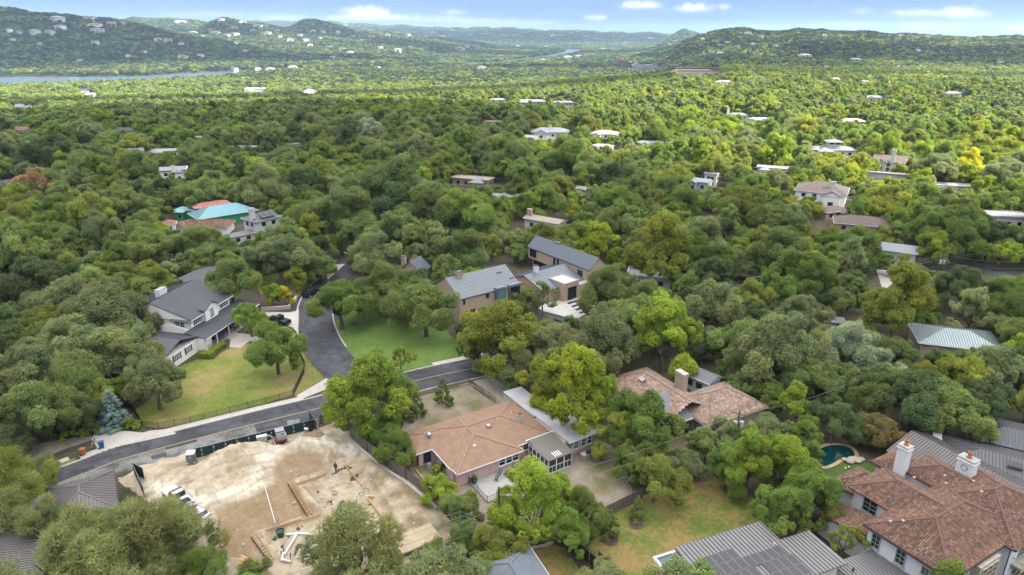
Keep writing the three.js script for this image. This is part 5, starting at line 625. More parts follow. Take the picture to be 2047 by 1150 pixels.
{
  const make = (w, wm, rm, two, s) => { const o = new THREE.Group(), d = w * .6, h = two ? 6.5 : 4.2, r = rng(s); o.name = 'hill_villa'; const wing = r() < .5 ? -1 : 1; part(o, 'wall', [wallsOf([-w / 2, w / 2], [-d / 2, d / 2], -6, h), wallsOf([wing > 0 ? w * .1 : -w * .45, wing > 0 ? w * .45 : -w * .1], [d / 2, d * .85], -6, h - 1)], wm); addRoof(o, { x: [-w / 2 - .5, w / 2 + .5], z: [-d / 2 - .5, d / 2 + .5], h, pitch: .3 }, rm, { fascia: null }); addRoof(o, { x: [wing > 0 ? w * .07 : -w * .48, wing > 0 ? w * .48 : -w * .07], z: [d * .3, d * .9], h: h - 1, pitch: .3 }, rm, { fascia: null, name: 'wing_roof' }); const gs = []; for (let i = 0; i < 5; i++) for (const y of two ? [1.6, 4.6] : [2]) gs.push([lerp(-w * .42, w * .42, i / 4), y]); for (const [x, y] of gs) part(o, 'window', box(w * .09, 1.6, .1, x, y, d / 2 + .06 + (x * wing > w * .09 && x * wing < w * .46 ? d * .35 : 0)), M.glass); return o; };
  const protos = [make(22, WALL.white, ROOF.grey, true, 1), make(30, WALL.white, ROOF.white, true, 2), make(22, WALL.cream, ROOF.cream, true, 3), make(24, WALL.cream, ROOF.red, false, 4), make(20, WALL.white, ROOF.silver, false, 5), make(24, WALL.white, ROOF.mauve, true, 6)], R = rng(515), desc = ['white villa with grey roof on the far wooded slope', 'large bright white villa with white roof on the far wooded slope', 'cream villa with cream roof on the far wooded slope', 'cream villa with red tile roof on the far wooded slope', 'low white villa with silvery roof on the far wooded slope', 'tall white villa with brown roof on the far wooded slope'];
  const villas = [];
  for (const [px, py, w, t] of villaList) {
    const p = PT(px, py + 1, 7); if (!p) continue;
    const k = t === undefined ? [0, 4, 5, 2][Math.floor(R() * 4)] : t, o = protos[k].clone(), d = toPx(p.x, p.y, p.z)[2], base = [22, 30, 22, 24, 20, 24][k], s = clamp(w * (py < 118 ? .82 : .74) * d / FOCAL / base, .6, 2.4);
    o.name = numbered('hill_villa'); o.position.set(p.x, p.y + (py < 118 ? 5.5 : 3.5), p.z); o.rotation.y = (R() - .5) * 1.2; o.scale.set(s, Math.min(s, 1.5), s); scene.add(o); const where = py > 118 ? (px < 640 ? 'along the far river shore' : 'in the right hand valley') : px < 360 ? 'on the big left hill' : px < 1080 ? 'on the middle slopes' : 'on the right hand ridge'; villas.push([px, py, desc[k].split(' on ')[0], where, o]);
    KEEP.push([px - w * .3, py - 2, px + w * .3, py + .5, d]);
  }
  const nth = ['first', 'second', 'third', 'fourth', 'fifth', 'sixth', 'seventh', 'eighth', 'ninth', 'tenth', 'eleventh', 'twelfth', 'thirteenth', 'fourteenth', 'fifteenth', 'sixteenth', 'seventeenth', 'eighteenth', 'nineteenth', 'twentieth'], sets = new Map();
  for (const v of villas) { const k = v[2] + v[3]; if (!sets.has(k)) sets.set(k, []); sets.get(k).push(v); }
  for (const s of sets.values()) s.sort((a, b) => a[0] - b[0]).forEach((v, i) => tag(v[4], v[2] + ' ' + v[3] + (s.length > 1 ? ', ' + nth[Math.min(19, i)] + ' from left' : ''), 'house', 'villas on the far slopes'));
}
// ---------------------------------------------------------------- trees read off the photograph
const T = treePx;
// lower left
T(130, 1125, 200, 'feathery_oak', 'sage'); T(285, 1098, 195, 'feathery_oak', 'sage'); T(362, 1088, 150, 'feathery_oak', 'sage'); T(220, 1150, 200, 'feathery_oak', 'sage'); T(342, 1046, 104, 'feathery_oak', 'sage'); T(395, 1140, 110, 'feathery_oak', 'green'); T(702, 1122, 220, 'feathery_oak', 'sage'); T(648, 1165, 100, 'feathery_oak', 'grey');
T(25, 965, 150, 'feathery_oak', 'olive'); T(20, 1035, 150, 'feathery_oak', 'sage'); T(88, 930, 60, 'feathery_oak', 'grey'); T(500, 1150, 70, 'feathery_oak', 'oak');
T(56, 825, 165, 'live_oak', 'oak'); T(60, 740, 170, 'live_oak', 'grey'); T(145, 690, 150, 'live_oak', 'grey'); T(215, 640, 175, 'live_oak', 'grey'); T(150, 780, 130, 'live_oak', 'oak'); T(205, 720, 170, 'live_oak', 'grey'); T(310, 770, 125, 'live_oak', 'grey'); T(255, 700, 120, 'live_oak', 'olive'); T(85, 660, 120, 'live_oak', 'olive'); T(25, 690, 110, 'live_oak', 'dark'); T(140, 830, 110, 'live_oak', 'dark'); T(190, 800, 90, 'live_oak', 'olive'); T(10, 880, 100, 'live_oak', 'dark');
T(222, 812, 58, 'spruce', 'blue', 'silvery blue spruce beside the fenced lawn'); T(145, 850, 36, 'shrub', 'lime', 'round yellow green shrub above the gravel drive, rightmost'); T(128, 866, 34, 'shrub', 'lime', 'low yellow green shrub at the edge of the gravel drive'); T(104, 868, 28, 'shrub', 'bright'); T(190, 858, 34, 'shrub', 'olive'); T(255, 848, 34, 'shrub', 'bright'); T(275, 850, 24, 'shrub', 'bright'); T(165, 868, 26, 'shrub', 'bright');
T(550, 698, 124, 'live_oak', 'green', 'spreading bright oak standing alone on the fenced lawn'); T(500, 643, 75, 'live_oak', 'green'); T(6, 855, 30, 'airy_tree', 'dry', 'dry straw coloured plume at the left edge');
// junction and the lawn beyond
T(735, 785, 170, 'cedar_elm', 'bright', 'yellow green elm covering the street corner'); T(690, 815, 90, 'cedar_elm', 'bright'); T(775, 850, 80, 'cedar_elm', 'green'); T(800, 715, 60, 'airy_tree', 'gold'); T(832, 812, 42, 'young_tree', 'green', 'narrow young conifer beside the pink house, left of two'); T(885, 780, 46, 'young_tree', 'green', 'fuller young conifer in the pink house front yard, right of two');
T(680, 605, 130, 'live_oak', 'green'); T(762, 585, 115, 'live_oak', 'oak'); T(742, 515, 110, 'live_oak', 'grey'); T(850, 615, 140, 'live_oak', 'oak'); T(795, 575, 90, 'live_oak', 'oak'); T(930, 505, 110, 'live_oak', 'oak'); T(880, 505, 60, 'airy_tree', 'gold'); T(830, 505, 40, 'airy_tree', 'lime'); T(895, 525, 26, 'shrub', 'yellow');
T(1000, 665, 160, 'cedar_elm', 'gold'); T(950, 690, 95, 'cedar_elm', 'olive'); T(1085, 595, 66, 'airy_tree', 'oak'); T(1055, 660, 70, 'airy_tree', 'olive'); T(1040, 740, 100, 'live_oak', 'grey'); T(1200, 690, 160, 'live_oak', 'grey'); T(1110, 690, 110, 'live_oak', 'grey'); T(1150, 772, 165, 'cedar_elm', 'lime', 'large lime green elm overhanging the flat roof of the pink house'); T(1085, 768, 100, 'cedar_elm', 'gold'); T(1200, 800, 90, 'cedar_elm', 'bright');
T(1290, 850, 140, 'cedar_elm', 'green'); T(1240, 870, 90, 'cedar_elm', 'olive'); T(1330, 668, 140, 'cedar_elm', 'bright'); T(1310, 955, 130, 'live_oak', 'olive'); T(1370, 930, 80, 'live_oak', 'grey'); T(1260, 930, 70, 'cedar_elm', 'green');
T(1570, 935, 130, 'cedar_elm', 'bright', 'broad bright elm between the dry lawn and the pool'); T(1500, 930, 120, 'cedar_elm', 'bright'); T(1455, 935, 90, 'cedar_elm', 'green'); T(1605, 968, 80, 'cedar_elm', 'bright'); T(1610, 1000, 110, 'cedar_elm', 'green'); T(1560, 1030, 110, 'cedar_elm', 'green'); T(1650, 1000, 90, 'cedar_elm', 'olive'); T(1690, 1080, 80, 'airy_tree', 'olive'); T(1465, 875, 80, 'live_oak', 'grey'); T(1535, 872, 90, 'live_oak', 'grey'); T(1590, 815, 80, 'cedar_elm', 'bright'); T(1668, 848, 104, 'live_oak', 'dark'); T(1715, 870, 60, 'live_oak', 'dark'); T(1622, 905, 56, 'cedar_elm', 'green'); T(1765, 868, 90, 'live_oak', 'brown', 'brown leaved round tree beside the pool'); T(1830, 800, 160, 'live_oak', 'dark'); T(1900, 830, 150, 'live_oak', 'oak'); T(1975, 810, 130, 'live_oak', 'dark'); T(1765, 790, 130, 'live_oak', 'oak');
T(1545, 705, 180, 'live_oak', 'grey'); T(1485, 690, 140, 'live_oak', 'oak'); T(1695, 708, 130, 'live_oak', 'pale', 'pale green crown with frosted looking leaf clumps'); T(1630, 760, 120, 'live_oak', 'oak'); T(1740, 730, 110, 'live_oak', 'pale'); T(1800, 600, 150, 'cedar_elm', 'gold'); T(1930, 588, 105, 'live_oak', 'dark'); T(2000, 600, 110, 'live_oak', 'green'); T(1850, 765, 100, 'live_oak', 'olive'); T(1985, 738, 110, 'live_oak', 'grey'); T(1935, 760, 100, 'cedar_elm', 'gold'); T(1600, 640, 110, 'live_oak', 'grey'); T(1420, 620, 130, 'live_oak', 'grey'); T(1500, 600, 90, 'live_oak', 'olive'); T(1320, 500, 130, 'cedar_elm', 'gold'); T(1195, 490, 80, 'cedar_elm', 'lime', 'lime green tree right of the steep slate roof'); T(1290, 610, 90, 'live_oak', 'oak'); T(1215, 590, 110, 'live_oak', 'oak'); T(1600, 505, 60, 'cedar_elm', 'yellow', 'yellow topped tree in the right hand woods'); T(1910, 480, 110, 'live_oak', 'green'); T(1980, 470, 80, 'live_oak', 'dark'); T(1440, 745, 60, 'shrub', 'green'); T(1450, 820, 50, 'shrub', 'oak');
// pink house garden and the lots below it
T(1060, 1005, 150, 'cedar_elm', 'bright', 'bright elm leaning over the pink house patio'); T(1010, 1040, 90, 'cedar_elm', 'bright'); T(1120, 985, 80, 'cedar_elm', 'bright'); T(1165, 1025, 100, 'live_oak', 'green'); T(1120, 1040, 80, 'live_oak', 'green'); T(1128, 1015, 30, 'airy_tree', 'rust', 'rust brown dying branches between the two garden trees'); T(880, 985, 66, 'cedar_elm', 'bright'); T(925, 1090, 66, 'feathery_oak', 'green'); T(860, 1130, 90, 'feathery_oak', 'green'); T(985, 1075, 60, 'cedar_elm', 'green'); T(875, 940, 30, 'shrub', 'bright'); T(1220, 1045, 44, 'young_tree', 'oak', 'slim young oak on the dry lawn, left of two'); T(1275, 1015, 38, 'young_tree', 'oak', 'slim young oak on the dry lawn, right of two'); T(960, 940, 24, 'shrub', 'green'); T(835, 985, 22, 'shrub', 'bright');
// beside the side street
T(460, 570, 120, 'live_oak', 'oak'); T(560, 520, 130, 'live_oak', 'grey'); T(500, 540, 60, 'live_oak', 'oak'); T(570, 592, 34, 'cedar_elm', 'yellow', 'small yellow tree by the stone wall'); T(545, 590, 40, 'cedar_elm', 'bright'); T(590, 555, 50, 'cedar_elm', 'gold'); T(620, 475, 70, 'cedar_elm', 'gold'); T(640, 545, 60, 'live_oak', 'oak'); T(610, 520, 90, 'live_oak', 'oak');
T(75, 370, 80, 'airy_tree', 'rust', 'rusty orange tree near the left edge'); T(110, 365, 50, 'airy_tree', 'brown'); T(125, 352, 40, 'bare_tree', 'dry', 'leafless grey tree beside the rusty orange tree'); T(606, 262, 34, 'bare_tree', 'dry', 'leafless pale tree left of the pale roof scrap'); T(648, 280, 30, 'bare_tree', 'dry', 'leafless pale tree right of the pale roof scrap'); T(1500, 968, 60, 'bare_tree', 'dry', 'dead grey limbs under the bright elms by the dry lawn'); T(735, 262, 60, 'live_oak', 'pale'); T(515, 355, 64, 'cedar_elm', 'bright'); T(610, 380, 90, 'live_oak', 'dark'); T(770, 400, 150, 'live_oak', 'dark'); T(860, 420, 150, 'live_oak', 'oak'); T(700, 430, 150, 'live_oak', 'oak'); T(930, 440, 120, 'live_oak', 'green'); T(640, 440, 110, 'live_oak', 'oak'); T(800, 470, 130, 'live_oak', 'oak');
keep(500, 500, 720, 560); keep(155, 872, 215, 915); keep(1462, 556, 1515, 590); keep(1480, 546, 1494, 592); keep(1866, 508, 1886, 548); keep(1925, 520, 2040, 550); keep(1752, 520, 1782, 572); keep(1640, 895, 1715, 935); keep(1655, 925, 1740, 960); keep(1840, 640, 1990, 700); keep(1588, 345, 1706, 396); keep(1636, 408, 1768, 456); keep(1974, 405, 2050, 446); keep(1745, 305, 1812, 358); keep(1762, 468, 1830, 506); keep(1042, 414, 1138, 452); keep(320, 322, 373, 352); keep(345, 388, 560, 448); keep(1646, 612, 1692, 648); keep(1182, 248, 1242, 300); keep(1625, 275, 1712, 305); keep(1060, 248, 1142, 280); keep(902, 342, 1002, 372); keep(1385, 338, 1442, 372); keep(1515, 322, 1578, 344); keep(525, 622, 590, 650);
for (const t of TREES) if (t.kind === 'shrub' || t.kind === 'airy_tree') t.y -= .1;
// the rest of the woods: spacing by crown size, clear of lots and of sight lines to houses
{
  const R = rng(2024), cell = 9, grid = new Map(), put = (t) => { const k = Math.floor(t.x / cell) + ',' + Math.floor(t.z / cell); if (!grid.has(k)) grid.set(k, []); grid.get(k).push(t); };
  for (const t of TREES) { t.r = KIND[t.kind].R * t.s; put(t); }
  const free = (x, z, r, tight) => { const i = Math.floor(x / cell), j = Math.floor(z / cell); for (let a = -2; a <= 2; a++) for (let b = -2; b <= 2; b++) for (const t of grid.get((i + a) + ',' + (j + b)) ?? []) if (Math.hypot(t.x - x, t.z - z) < tight * (t.r + r)) return false; return true; };
  const hides = (x, y, z, r, hgt) => { const [px, py, d] = toPx(x, y + hgt * .55, z), q = r * FOCAL / d, qv = hgt * .45 * FOCAL / d; for (const k of KEEP) if (d < k[4] + 2 && px + q > k[0] && px - q < k[2] && py + qv > k[1] && py - qv < k[3]) return true; return false; };
  const hue = (x, z, r) => { const [px, py] = toPx(x, 8, z), n = fbm(x / 60 + 3, z / 60, 8, 3) * .55 + R() * .45, right = step(850, 1500, px) * step(520, 380, py), y = (n + right * .16) ; if (z < -1150 && R() < .88 * step(-1150, -1700, z)) return n < .5 ? 'juniper' : n < .66 ? 'dark' : 'olive'; return y < .34 ? 'dark' : y < .50 ? 'oak' : y < .58 ? 'grey' : y < .68 ? 'green' : y < .76 ? 'olive' : y < .84 ? 'bright' : y < .90 ? 'gold' : y < .96 ? 'lime' : R() < .25 ? 'yellow' : 'gold'; };  // far woods coloured darker in place of the self-shade coarse crowns lack
  const near = [];
  for (let i = 0; i < 90000; i++) {
    const a = (R() - .5) * 1.5, d = Math.sqrt(lerp(50 * 50, 470 * 470, R())), x = Math.sin(a) * d, z = -Math.cos(a) * d;
    if (CLEAR.some((p) => inPoly(x, z, p))) continue;
    const oak = R() < .62, kind = oak ? 'live_oak' : R() < .8 ? 'cedar_elm' : R() < .5 ? 'feathery_oak' : 'airy_tree', K = KIND[kind], s = lerp(.50, 1.38, Math.pow(R(), 1.15)) * (d < 200 ? .95 : 1.12), r = K.R * s;
    if (!free(x, z, r, .66) || fbm(x / 16, z / 16, 55, 2) > .80) continue;
    const y = terrain(x, z); if (hides(x, y, z, r, (K.base + 4) * s)) continue;
    const t = { x, y, z, s, kind, color: hue(x, z), r }; put(t); near.push(t); 
  }
  for (const t of [...TREES, ...near]) { const [px, py, d] = toPx(t.x, t.y + 5, t.z); t.px = px; t.py = py; t.size = t.r / d; t.seen = px > -60 && px < 2110 && py < 1260; t.d = d; }
  near.sort((a, b) => b.size - a.size);
  const single = near.filter((t) => t.seen).slice(0, 210), rest = near.filter((t) => !single.includes(t));
  // what each tree stands nearest to, for its description
  const marks = [['the white two storey house', 375, 620], ['the turquoise roof', 445, 415], ['the solar panelled white house', 520, 430], ['the flat charcoal roof', 410, 545], ['the grey gabled brick house', 960, 590], ['the long brick wing', 1130, 515], ['the pink ranch house', 960, 880], ['the brown tiled house', 1390, 790], ['the clay tile mansion', 1860, 1020], ['the pale green hall roof', 1912, 664], ['the garden shed', 1668, 629], ['the grey two step house', 1800, 490], ['the mauve hip roof', 1722, 437], ['the tall cream house', 1645, 372], ['the white cube house', 2012, 424], ['the cream terrace house', 1090, 432], ['the brick shed house', 945, 352], ['the pale blue gable', 1402, 356], ['the white chimney gable', 1780, 316], ['the boxy cream house', 345, 334], ['the construction site', 620, 980], ['the street corner', 655, 780], ['the side street bend', 620, 620], ['the gravel drive', 80, 890], ['the bottom left corner', 100, 1120], ['the solar roofed house', 1500, 1100], ['the pool lawn', 1700, 930], ['the red tile roof', 405, 443], ['the dark gable roof', 1920, 910], ['the wooded left edge', 60, 480], ['the lane with a lamp', 1490, 580]];
  const ord = ['', 'second ', 'third ', 'fourth ', 'fifth ', 'sixth ', 'seventh ', 'eighth ', 'ninth ', 'tenth ', 'eleventh ', 'twelfth ', 'thirteenth ', 'fourteenth ', 'fifteenth ', 'sixteenth '], groups = new Map(), all = [...TREES, ...single];
  for (const t of all) { let best = null; for (const m of marks) { const dx = t.px - m[1], dy = (t.py - m[2]) * 1.4, q = Math.hypot(dx, dy); if (!best || q < best.q) best = { m, q, dx, dy }; } t.rel = (Math.abs(best.dx) > Math.abs(best.dy) ? (best.dx < 0 ? 'left of ' : 'right of ') : best.dy < 0 ? 'behind ' : 'in front of ') + best.m[0]; t.q = best.q; const what = { live_oak: 'oak', cedar_elm: 'elm', feathery_oak: 'feathery oak', airy_tree: 'open crowned tree', shrub: 'shrub', spruce: 'spruce', young_tree: 'young tree', bare_tree: 'bare tree' }[t.kind]; t.what = WORD[t.color] + ' ' + what; const k = t.what + t.rel; if (!groups.has(k)) groups.set(k, []); groups.get(k).push(t); }
  for (const list of groups.values()) list.sort((a, b) => a.q - b.q).forEach((t, i) => { if (!t.label) t.label = t.what + ' standing ' + (list.length > 1 ? (i ? ord[Math.min(15, i)] + 'nearest ' : 'nearest ') : '') + t.rel; });
  for (const t of all) plant(t, t.label, t.kind === 'shrub' ? 'shrubs' : 'trees');
  // trees past that number, and the woods beyond: one mass for each look
  const cols = Object.fromEntries(Object.entries(LEAF).map(([k, c]) => [k, c]));
  const masses = new Map(), mass = (key, geo, t, sc, sy) => { if (!masses.has(key)) masses.set(key, { geo, list: [] }); masses.get(key).list.push([t, sc, sy]); };
  for (const t of rest) { const K = KIND[t.kind], i = Math.floor(R() * K.vars.length); mass(t.kind + i, K.vars[i].c, { x: t.x, y: t.y + K.base * t.s, z: t.z, color: t.color }, t.s, t.s); }
  const g2 = new Map(), free2 = (x, z, m) => { const k = Math.floor(x / m) + ',' + Math.floor(z / m) + ',' + m; if (g2.has(k)) return false; g2.set(k, 1); return true; };
  const open = (x, z) => fbm(x / 130 + 40, z / 130 + 9, 21, 3);
  for (let i = 0; i < 420000; i++) {
    const a = (R() - .5) * 1.56, far = i > 90000, d = far ? Math.sqrt(lerp(2100 * 2100, 10500 * 10500, Math.pow(R(), 1.35))) : Math.sqrt(lerp(465 * 465, 2150 * 2150, Math.pow(R(), 1.15)));
    const x = Math.sin(a) * d, z = -Math.cos(a) * d, m = d < 1000 ? 8.6 : d < 2150 ? 9.5 : d < 4500 ? 13 : 21;
    const jx = x, jz = z; if (!free2(jx, jz, m)) continue;
    const y = terrain(jx, jz); if (y < WATER + 1.2 || (d > 900 && open(jx, jz) > .82)) continue;
    const s = m / 7.4 * lerp(.50, 1.34, R()), r = 5 * s; if (hides(jx, y, jz, r * .9, 9 * Math.min(s, 1.4))) continue;
    const lodMid = d < 1000, k = Math.floor(R() * (lodMid ? 5 : 3)), sy = Math.min(s, 1.25) * lerp(.85, 1.15, R());
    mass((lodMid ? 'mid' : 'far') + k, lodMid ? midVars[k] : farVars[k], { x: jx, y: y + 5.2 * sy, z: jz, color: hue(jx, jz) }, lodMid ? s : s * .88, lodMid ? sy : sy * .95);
  }
  const wm = new THREE.MeshPhysicalMaterial({ name: 'woodland foliage', color: 0xffffff, vertexColors: true, roughness: 1, transmission: .45, thickness: 0, specularIntensity: .2 }), c = new THREE.Color(), mtx = new THREE.Matrix4(), q = new THREE.Quaternion(), up = V3(0, 1, 0);
  for (const [key, { geo, list }] of masses) {
    const im = new THREE.InstancedMesh(geo, wm, list.length); im.name = numbered('woodland'); im.castShadow = im.receiveShadow = true;
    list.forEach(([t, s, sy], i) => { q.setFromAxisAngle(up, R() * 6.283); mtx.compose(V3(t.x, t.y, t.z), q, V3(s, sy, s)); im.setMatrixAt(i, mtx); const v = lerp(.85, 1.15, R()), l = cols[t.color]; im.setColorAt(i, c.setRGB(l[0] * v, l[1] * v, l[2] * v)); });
    scene.add(im); tag(im, key.startsWith('far') ? 'distant woods covering the valley and the hills' : key.startsWith('mid') ? 'dense woods of round crowns across the middle distance' : 'trees filling in behind the nearest crowns', 'woods', null, 'stuff');
  }
}
// ---------------------------------------------------------------- building site
const polyW = (pts) => pts.map(W2);
function sdist(x, z, p) { let d = 1e9; for (let i = 0; i < p.length; i++) { const a = p[i], b = p[(i + 1) % p.length], dx = b[0] - a[0], dz = b[1] - a[1], t = clamp(((x - a[0]) * dx + (z - a[1]) * dz) / (dx * dx + dz * dz)); d = Math.min(d, Math.hypot(x - a[0] - dx * t, z - a[1] - dz * t)); } return inPoly(x, z, p) ? d : -d; }
const siteEdge = polyW([[235, 958], [288, 940], [393, 914], [520, 882], [632, 858], [655, 851], [668, 842], [700, 866], [745, 906], [800, 950], [850, 990], [905, 1052], [945, 1088], [900, 1130], [830, 1190], [380, 1190], [330, 1100], [300, 1010], [268, 985]]);
const siteFloor = polyW([[665, 905], [705, 900], [725, 945], [770, 1010], [812, 1085], [720, 1120], [660, 1190], [520, 1190], [508, 1078], [600, 1046], [652, 1028], [592, 968], [655, 948]]), siteTrench = polyW([[552, 918], [600, 906], [645, 916], [660, 942], [590, 966], [612, 1010], [645, 1030], [515, 1070], [520, 1140], [450, 1120], [432, 1035], [462, 1004], [520, 990], [550, 975]]), siteMound = polyW([[405, 935], [470, 898], [530, 888], [560, 905], [540, 940], [500, 975], [420, 985]]), siteBank = polyW([[690, 862], [760, 922], [850, 990], [905, 1052], [860, 1090], [800, 1060], [745, 985], [715, 925], [690, 890]]);
const heaps = [[455, 915, 4.2, 1.0], [500, 905, 3.4, .8], [420, 950, 4, .7], [600, 893, 2.4, .5], [705, 885, 2.2, .6], [400, 985, 3, .5], [770, 1030, 1.8, .5], [690, 985, 1.3, .35]].map(([x, y, r, k]) => { const p = P(x, y); return [p.x, p.z, r, k]; });
function siteHeight(x, z) {
  const e = step(0, 5, sdist(x, z, siteEdge)); let h = -.10 + 1.02 * e;
  h += step(-1, 3.5, sdist(x, z, siteMound)) * .9 * (.6 + .6 * fbm(x / 3, z / 3, 4, 3));
  for (const [cx, cz, r, k] of heaps) { const q = Math.hypot(x - cx, z - cz) / r * lerp(.75, 1.3, fbm(x / 1.4, z / 1.4, 61, 3)); h += k * step(1, .1, q) * (.65 + .7 * fbm(x / .8, z / .8, 62, 3)); }
  h = lerp(h, .45, step(-.35, .4, sdist(x, z, siteTrench))); h = lerp(h, .14, step(-.3, .35, sdist(x, z, siteFloor)));
  h = Math.max(h, lerp(.1, 1.35, step(-1.5, 3.2, sdist(x, z, siteBank))));
  const u = x * .8 + z * .6, rut = Math.abs(((u / 2.1 + fbm(x / 9, z / 9, 44, 2) * 3) % 1 + 1) % 1 - .5); h -= .15 * step(.12, .03, rut) * e * step(.42, .6, fbm(x / 7, z / 7, 45, 2));
  return h + (fbm(x / 1.6, z / 1.6, 8, 4) - .5) * .55 * e + (fbm(x / .5, z / .5, 9, 2) - .5) * .2 * e;
}
{
  const xs = siteEdge.map((p) => p[0]), zs = siteEdge.map((p) => p[1]), s = .33, x0 = Math.min(...xs), z0 = Math.min(...zs), nx = Math.ceil((Math.max(...xs) - x0) / s), nz = Math.ceil((Math.max(...zs) - z0) / s), pos = [], col = [], uv = [], idx = [], id = new Map();
  const tr = smoothLine([[300, 975], [400, 1010], [455, 1000], [510, 980], [528, 940], [560, 905], [640, 890], [700, 905]].map(W2), 60), nearTrack = (x, z) => { let d = 9; for (const p of tr) d = Math.min(d, Math.hypot(p[0] - x, p[1] - z)); return d; };
  const vert = (i, j) => { const k = i * 4096 + j; if (id.has(k)) return id.get(k); const x = x0 + i * s, z = z0 + j * s; pos.push(x, siteHeight(x, z), z); uv.push(x, z);
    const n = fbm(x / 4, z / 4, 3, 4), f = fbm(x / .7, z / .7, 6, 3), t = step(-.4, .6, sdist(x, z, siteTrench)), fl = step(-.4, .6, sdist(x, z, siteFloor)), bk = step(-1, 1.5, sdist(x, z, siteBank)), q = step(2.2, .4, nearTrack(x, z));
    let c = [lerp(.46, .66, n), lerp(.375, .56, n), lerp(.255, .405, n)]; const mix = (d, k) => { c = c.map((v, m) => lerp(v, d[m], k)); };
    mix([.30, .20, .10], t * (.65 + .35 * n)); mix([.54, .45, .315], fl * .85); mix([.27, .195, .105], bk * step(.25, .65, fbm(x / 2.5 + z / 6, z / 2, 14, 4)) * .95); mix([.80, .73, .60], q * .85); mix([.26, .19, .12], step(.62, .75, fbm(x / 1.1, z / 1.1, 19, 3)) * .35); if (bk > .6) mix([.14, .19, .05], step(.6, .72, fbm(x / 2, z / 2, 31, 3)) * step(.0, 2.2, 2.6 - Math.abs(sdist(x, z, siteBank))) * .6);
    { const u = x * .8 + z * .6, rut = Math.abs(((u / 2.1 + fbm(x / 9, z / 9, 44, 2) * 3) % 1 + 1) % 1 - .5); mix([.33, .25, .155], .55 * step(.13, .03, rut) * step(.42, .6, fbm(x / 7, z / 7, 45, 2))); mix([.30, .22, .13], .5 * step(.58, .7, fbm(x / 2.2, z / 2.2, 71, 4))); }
    c = c.map((v) => v * lerp(.80, 1.14, f)); col.push(...c); id.set(k, pos.length / 3 - 1); return pos.length / 3 - 1; };
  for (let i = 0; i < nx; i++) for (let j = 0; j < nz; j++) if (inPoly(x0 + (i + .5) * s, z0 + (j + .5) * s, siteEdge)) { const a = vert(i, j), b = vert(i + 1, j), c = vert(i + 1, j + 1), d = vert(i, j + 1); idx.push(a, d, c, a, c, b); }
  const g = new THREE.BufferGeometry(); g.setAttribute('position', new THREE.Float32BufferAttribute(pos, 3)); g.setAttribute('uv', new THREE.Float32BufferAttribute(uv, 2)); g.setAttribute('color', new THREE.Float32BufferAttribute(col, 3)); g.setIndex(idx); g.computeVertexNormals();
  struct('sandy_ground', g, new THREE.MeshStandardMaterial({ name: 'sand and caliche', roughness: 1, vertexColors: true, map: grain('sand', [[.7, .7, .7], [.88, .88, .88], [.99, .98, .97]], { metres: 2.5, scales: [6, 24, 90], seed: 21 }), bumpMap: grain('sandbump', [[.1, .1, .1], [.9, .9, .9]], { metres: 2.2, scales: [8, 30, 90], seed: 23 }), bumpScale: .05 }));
}
const S = (px, py, dy = 0) => { let h = .4; for (let i = 0; i < 6; i++) { const p = P(px, py, h); h = Math.max(0, inPoly(p.x, p.z, siteEdge) ? siteHeight(p.x, p.z) : 0); } const p = P(px, py, h); p.y += dy; return p; };
const R7 = rng(91);
function board(a, b, h, w, label, grp) { const m = a.clone().add(b).multiplyScalar(.5), d = b.clone().sub(a), g = solo('form_board', beam(a.clone().sub(m), b.clone().sub(m), w, h), M.wood, label, 'board', grp); g.position.copy(m); return g; }
function ladder(name, label, a, b, n) { const d = b.clone().sub(a), L = d.length(), t = thing(name, label, 'formwork', [a.x, a.y, a.z], Math.atan2(-d.z, d.x) * 180 / Math.PI); part(t, 'side_board', box(L, .42, .045, L / 2, .25, 0), M.wood); part(t, 'side_board', box(L, .42, .045, L / 2, .25, .62), M.oldWood); for (let i = 0; i <= n; i++) part(t, 'cross_brace', box(.08, .06, .72, L * i / n, .49, .31, (R7() - .5) * .2), M.wood); for (let i = 0; i <= n; i++) part(t, 'stake', box(.05, .75, .05, L * i / n + .1, .2, .69, 0, .12), M.brownWood); return t; }
board(S(594, 972, .25), S(655, 950, .25), .5, .06, 'new lumber form board at the back of the pit below the pale sheet'); board(S(517, 1070, .25), S(602, 1043, .25), .5, .06, 'new lumber form board above the green tub'); board(S(602, 1043, .1), S(640, 1030, .1), .25, .06, 'short low form board ending in the sand'); board(S(689, 932, .2), S(723, 973, .2), .38, .08, 'upper length of form board on the right side of the pit'); board(S(735, 1000, .2), S(797, 1078, .2), .38, .08, 'long lower form board on the right side of the pit'); board(S(736, 996, .3), S(748, 996, .3), .2, .3, 'stub of stacked form boards at a corner of the pit');
ladder('braced_form', 'braced lumber trench form in the middle of the pit', S(585, 968), S(624, 1030), 16); ladder('braced_form', 'braced lumber trench form left of the white pipes', S(513, 1074), S(548, 1124), 9);
{ const t = thing('lumber_pile', 'pile of new orange lumber at the lower edge of the site', 'lumber', S(505, 1130).toArray(), -24); for (let i = 0; i < 8; i++) part(t, 'plank', box(5 - R7(), .07, .22, 0, .06 + (i > 4 ? .08 : 0), (i % 5) * .27 - .5, (R7() - .5) * .06), M.wood); }
{ const s = solo('ply_sheet', box(1.4, .04, 1.0), M.trim, 'pale sheet lying behind the back form board', 'sheet'); s.position.copy(S(637, 948, .15)); s.rotation.y = .5; const s2 = solo('ply_sheet', box(.9, .04, .6), M.slab, 'small grey sheet lying left of the pale sheet', 'sheet'); s2.position.copy(S(626, 955, .12)); s2.rotation.y = .3; }
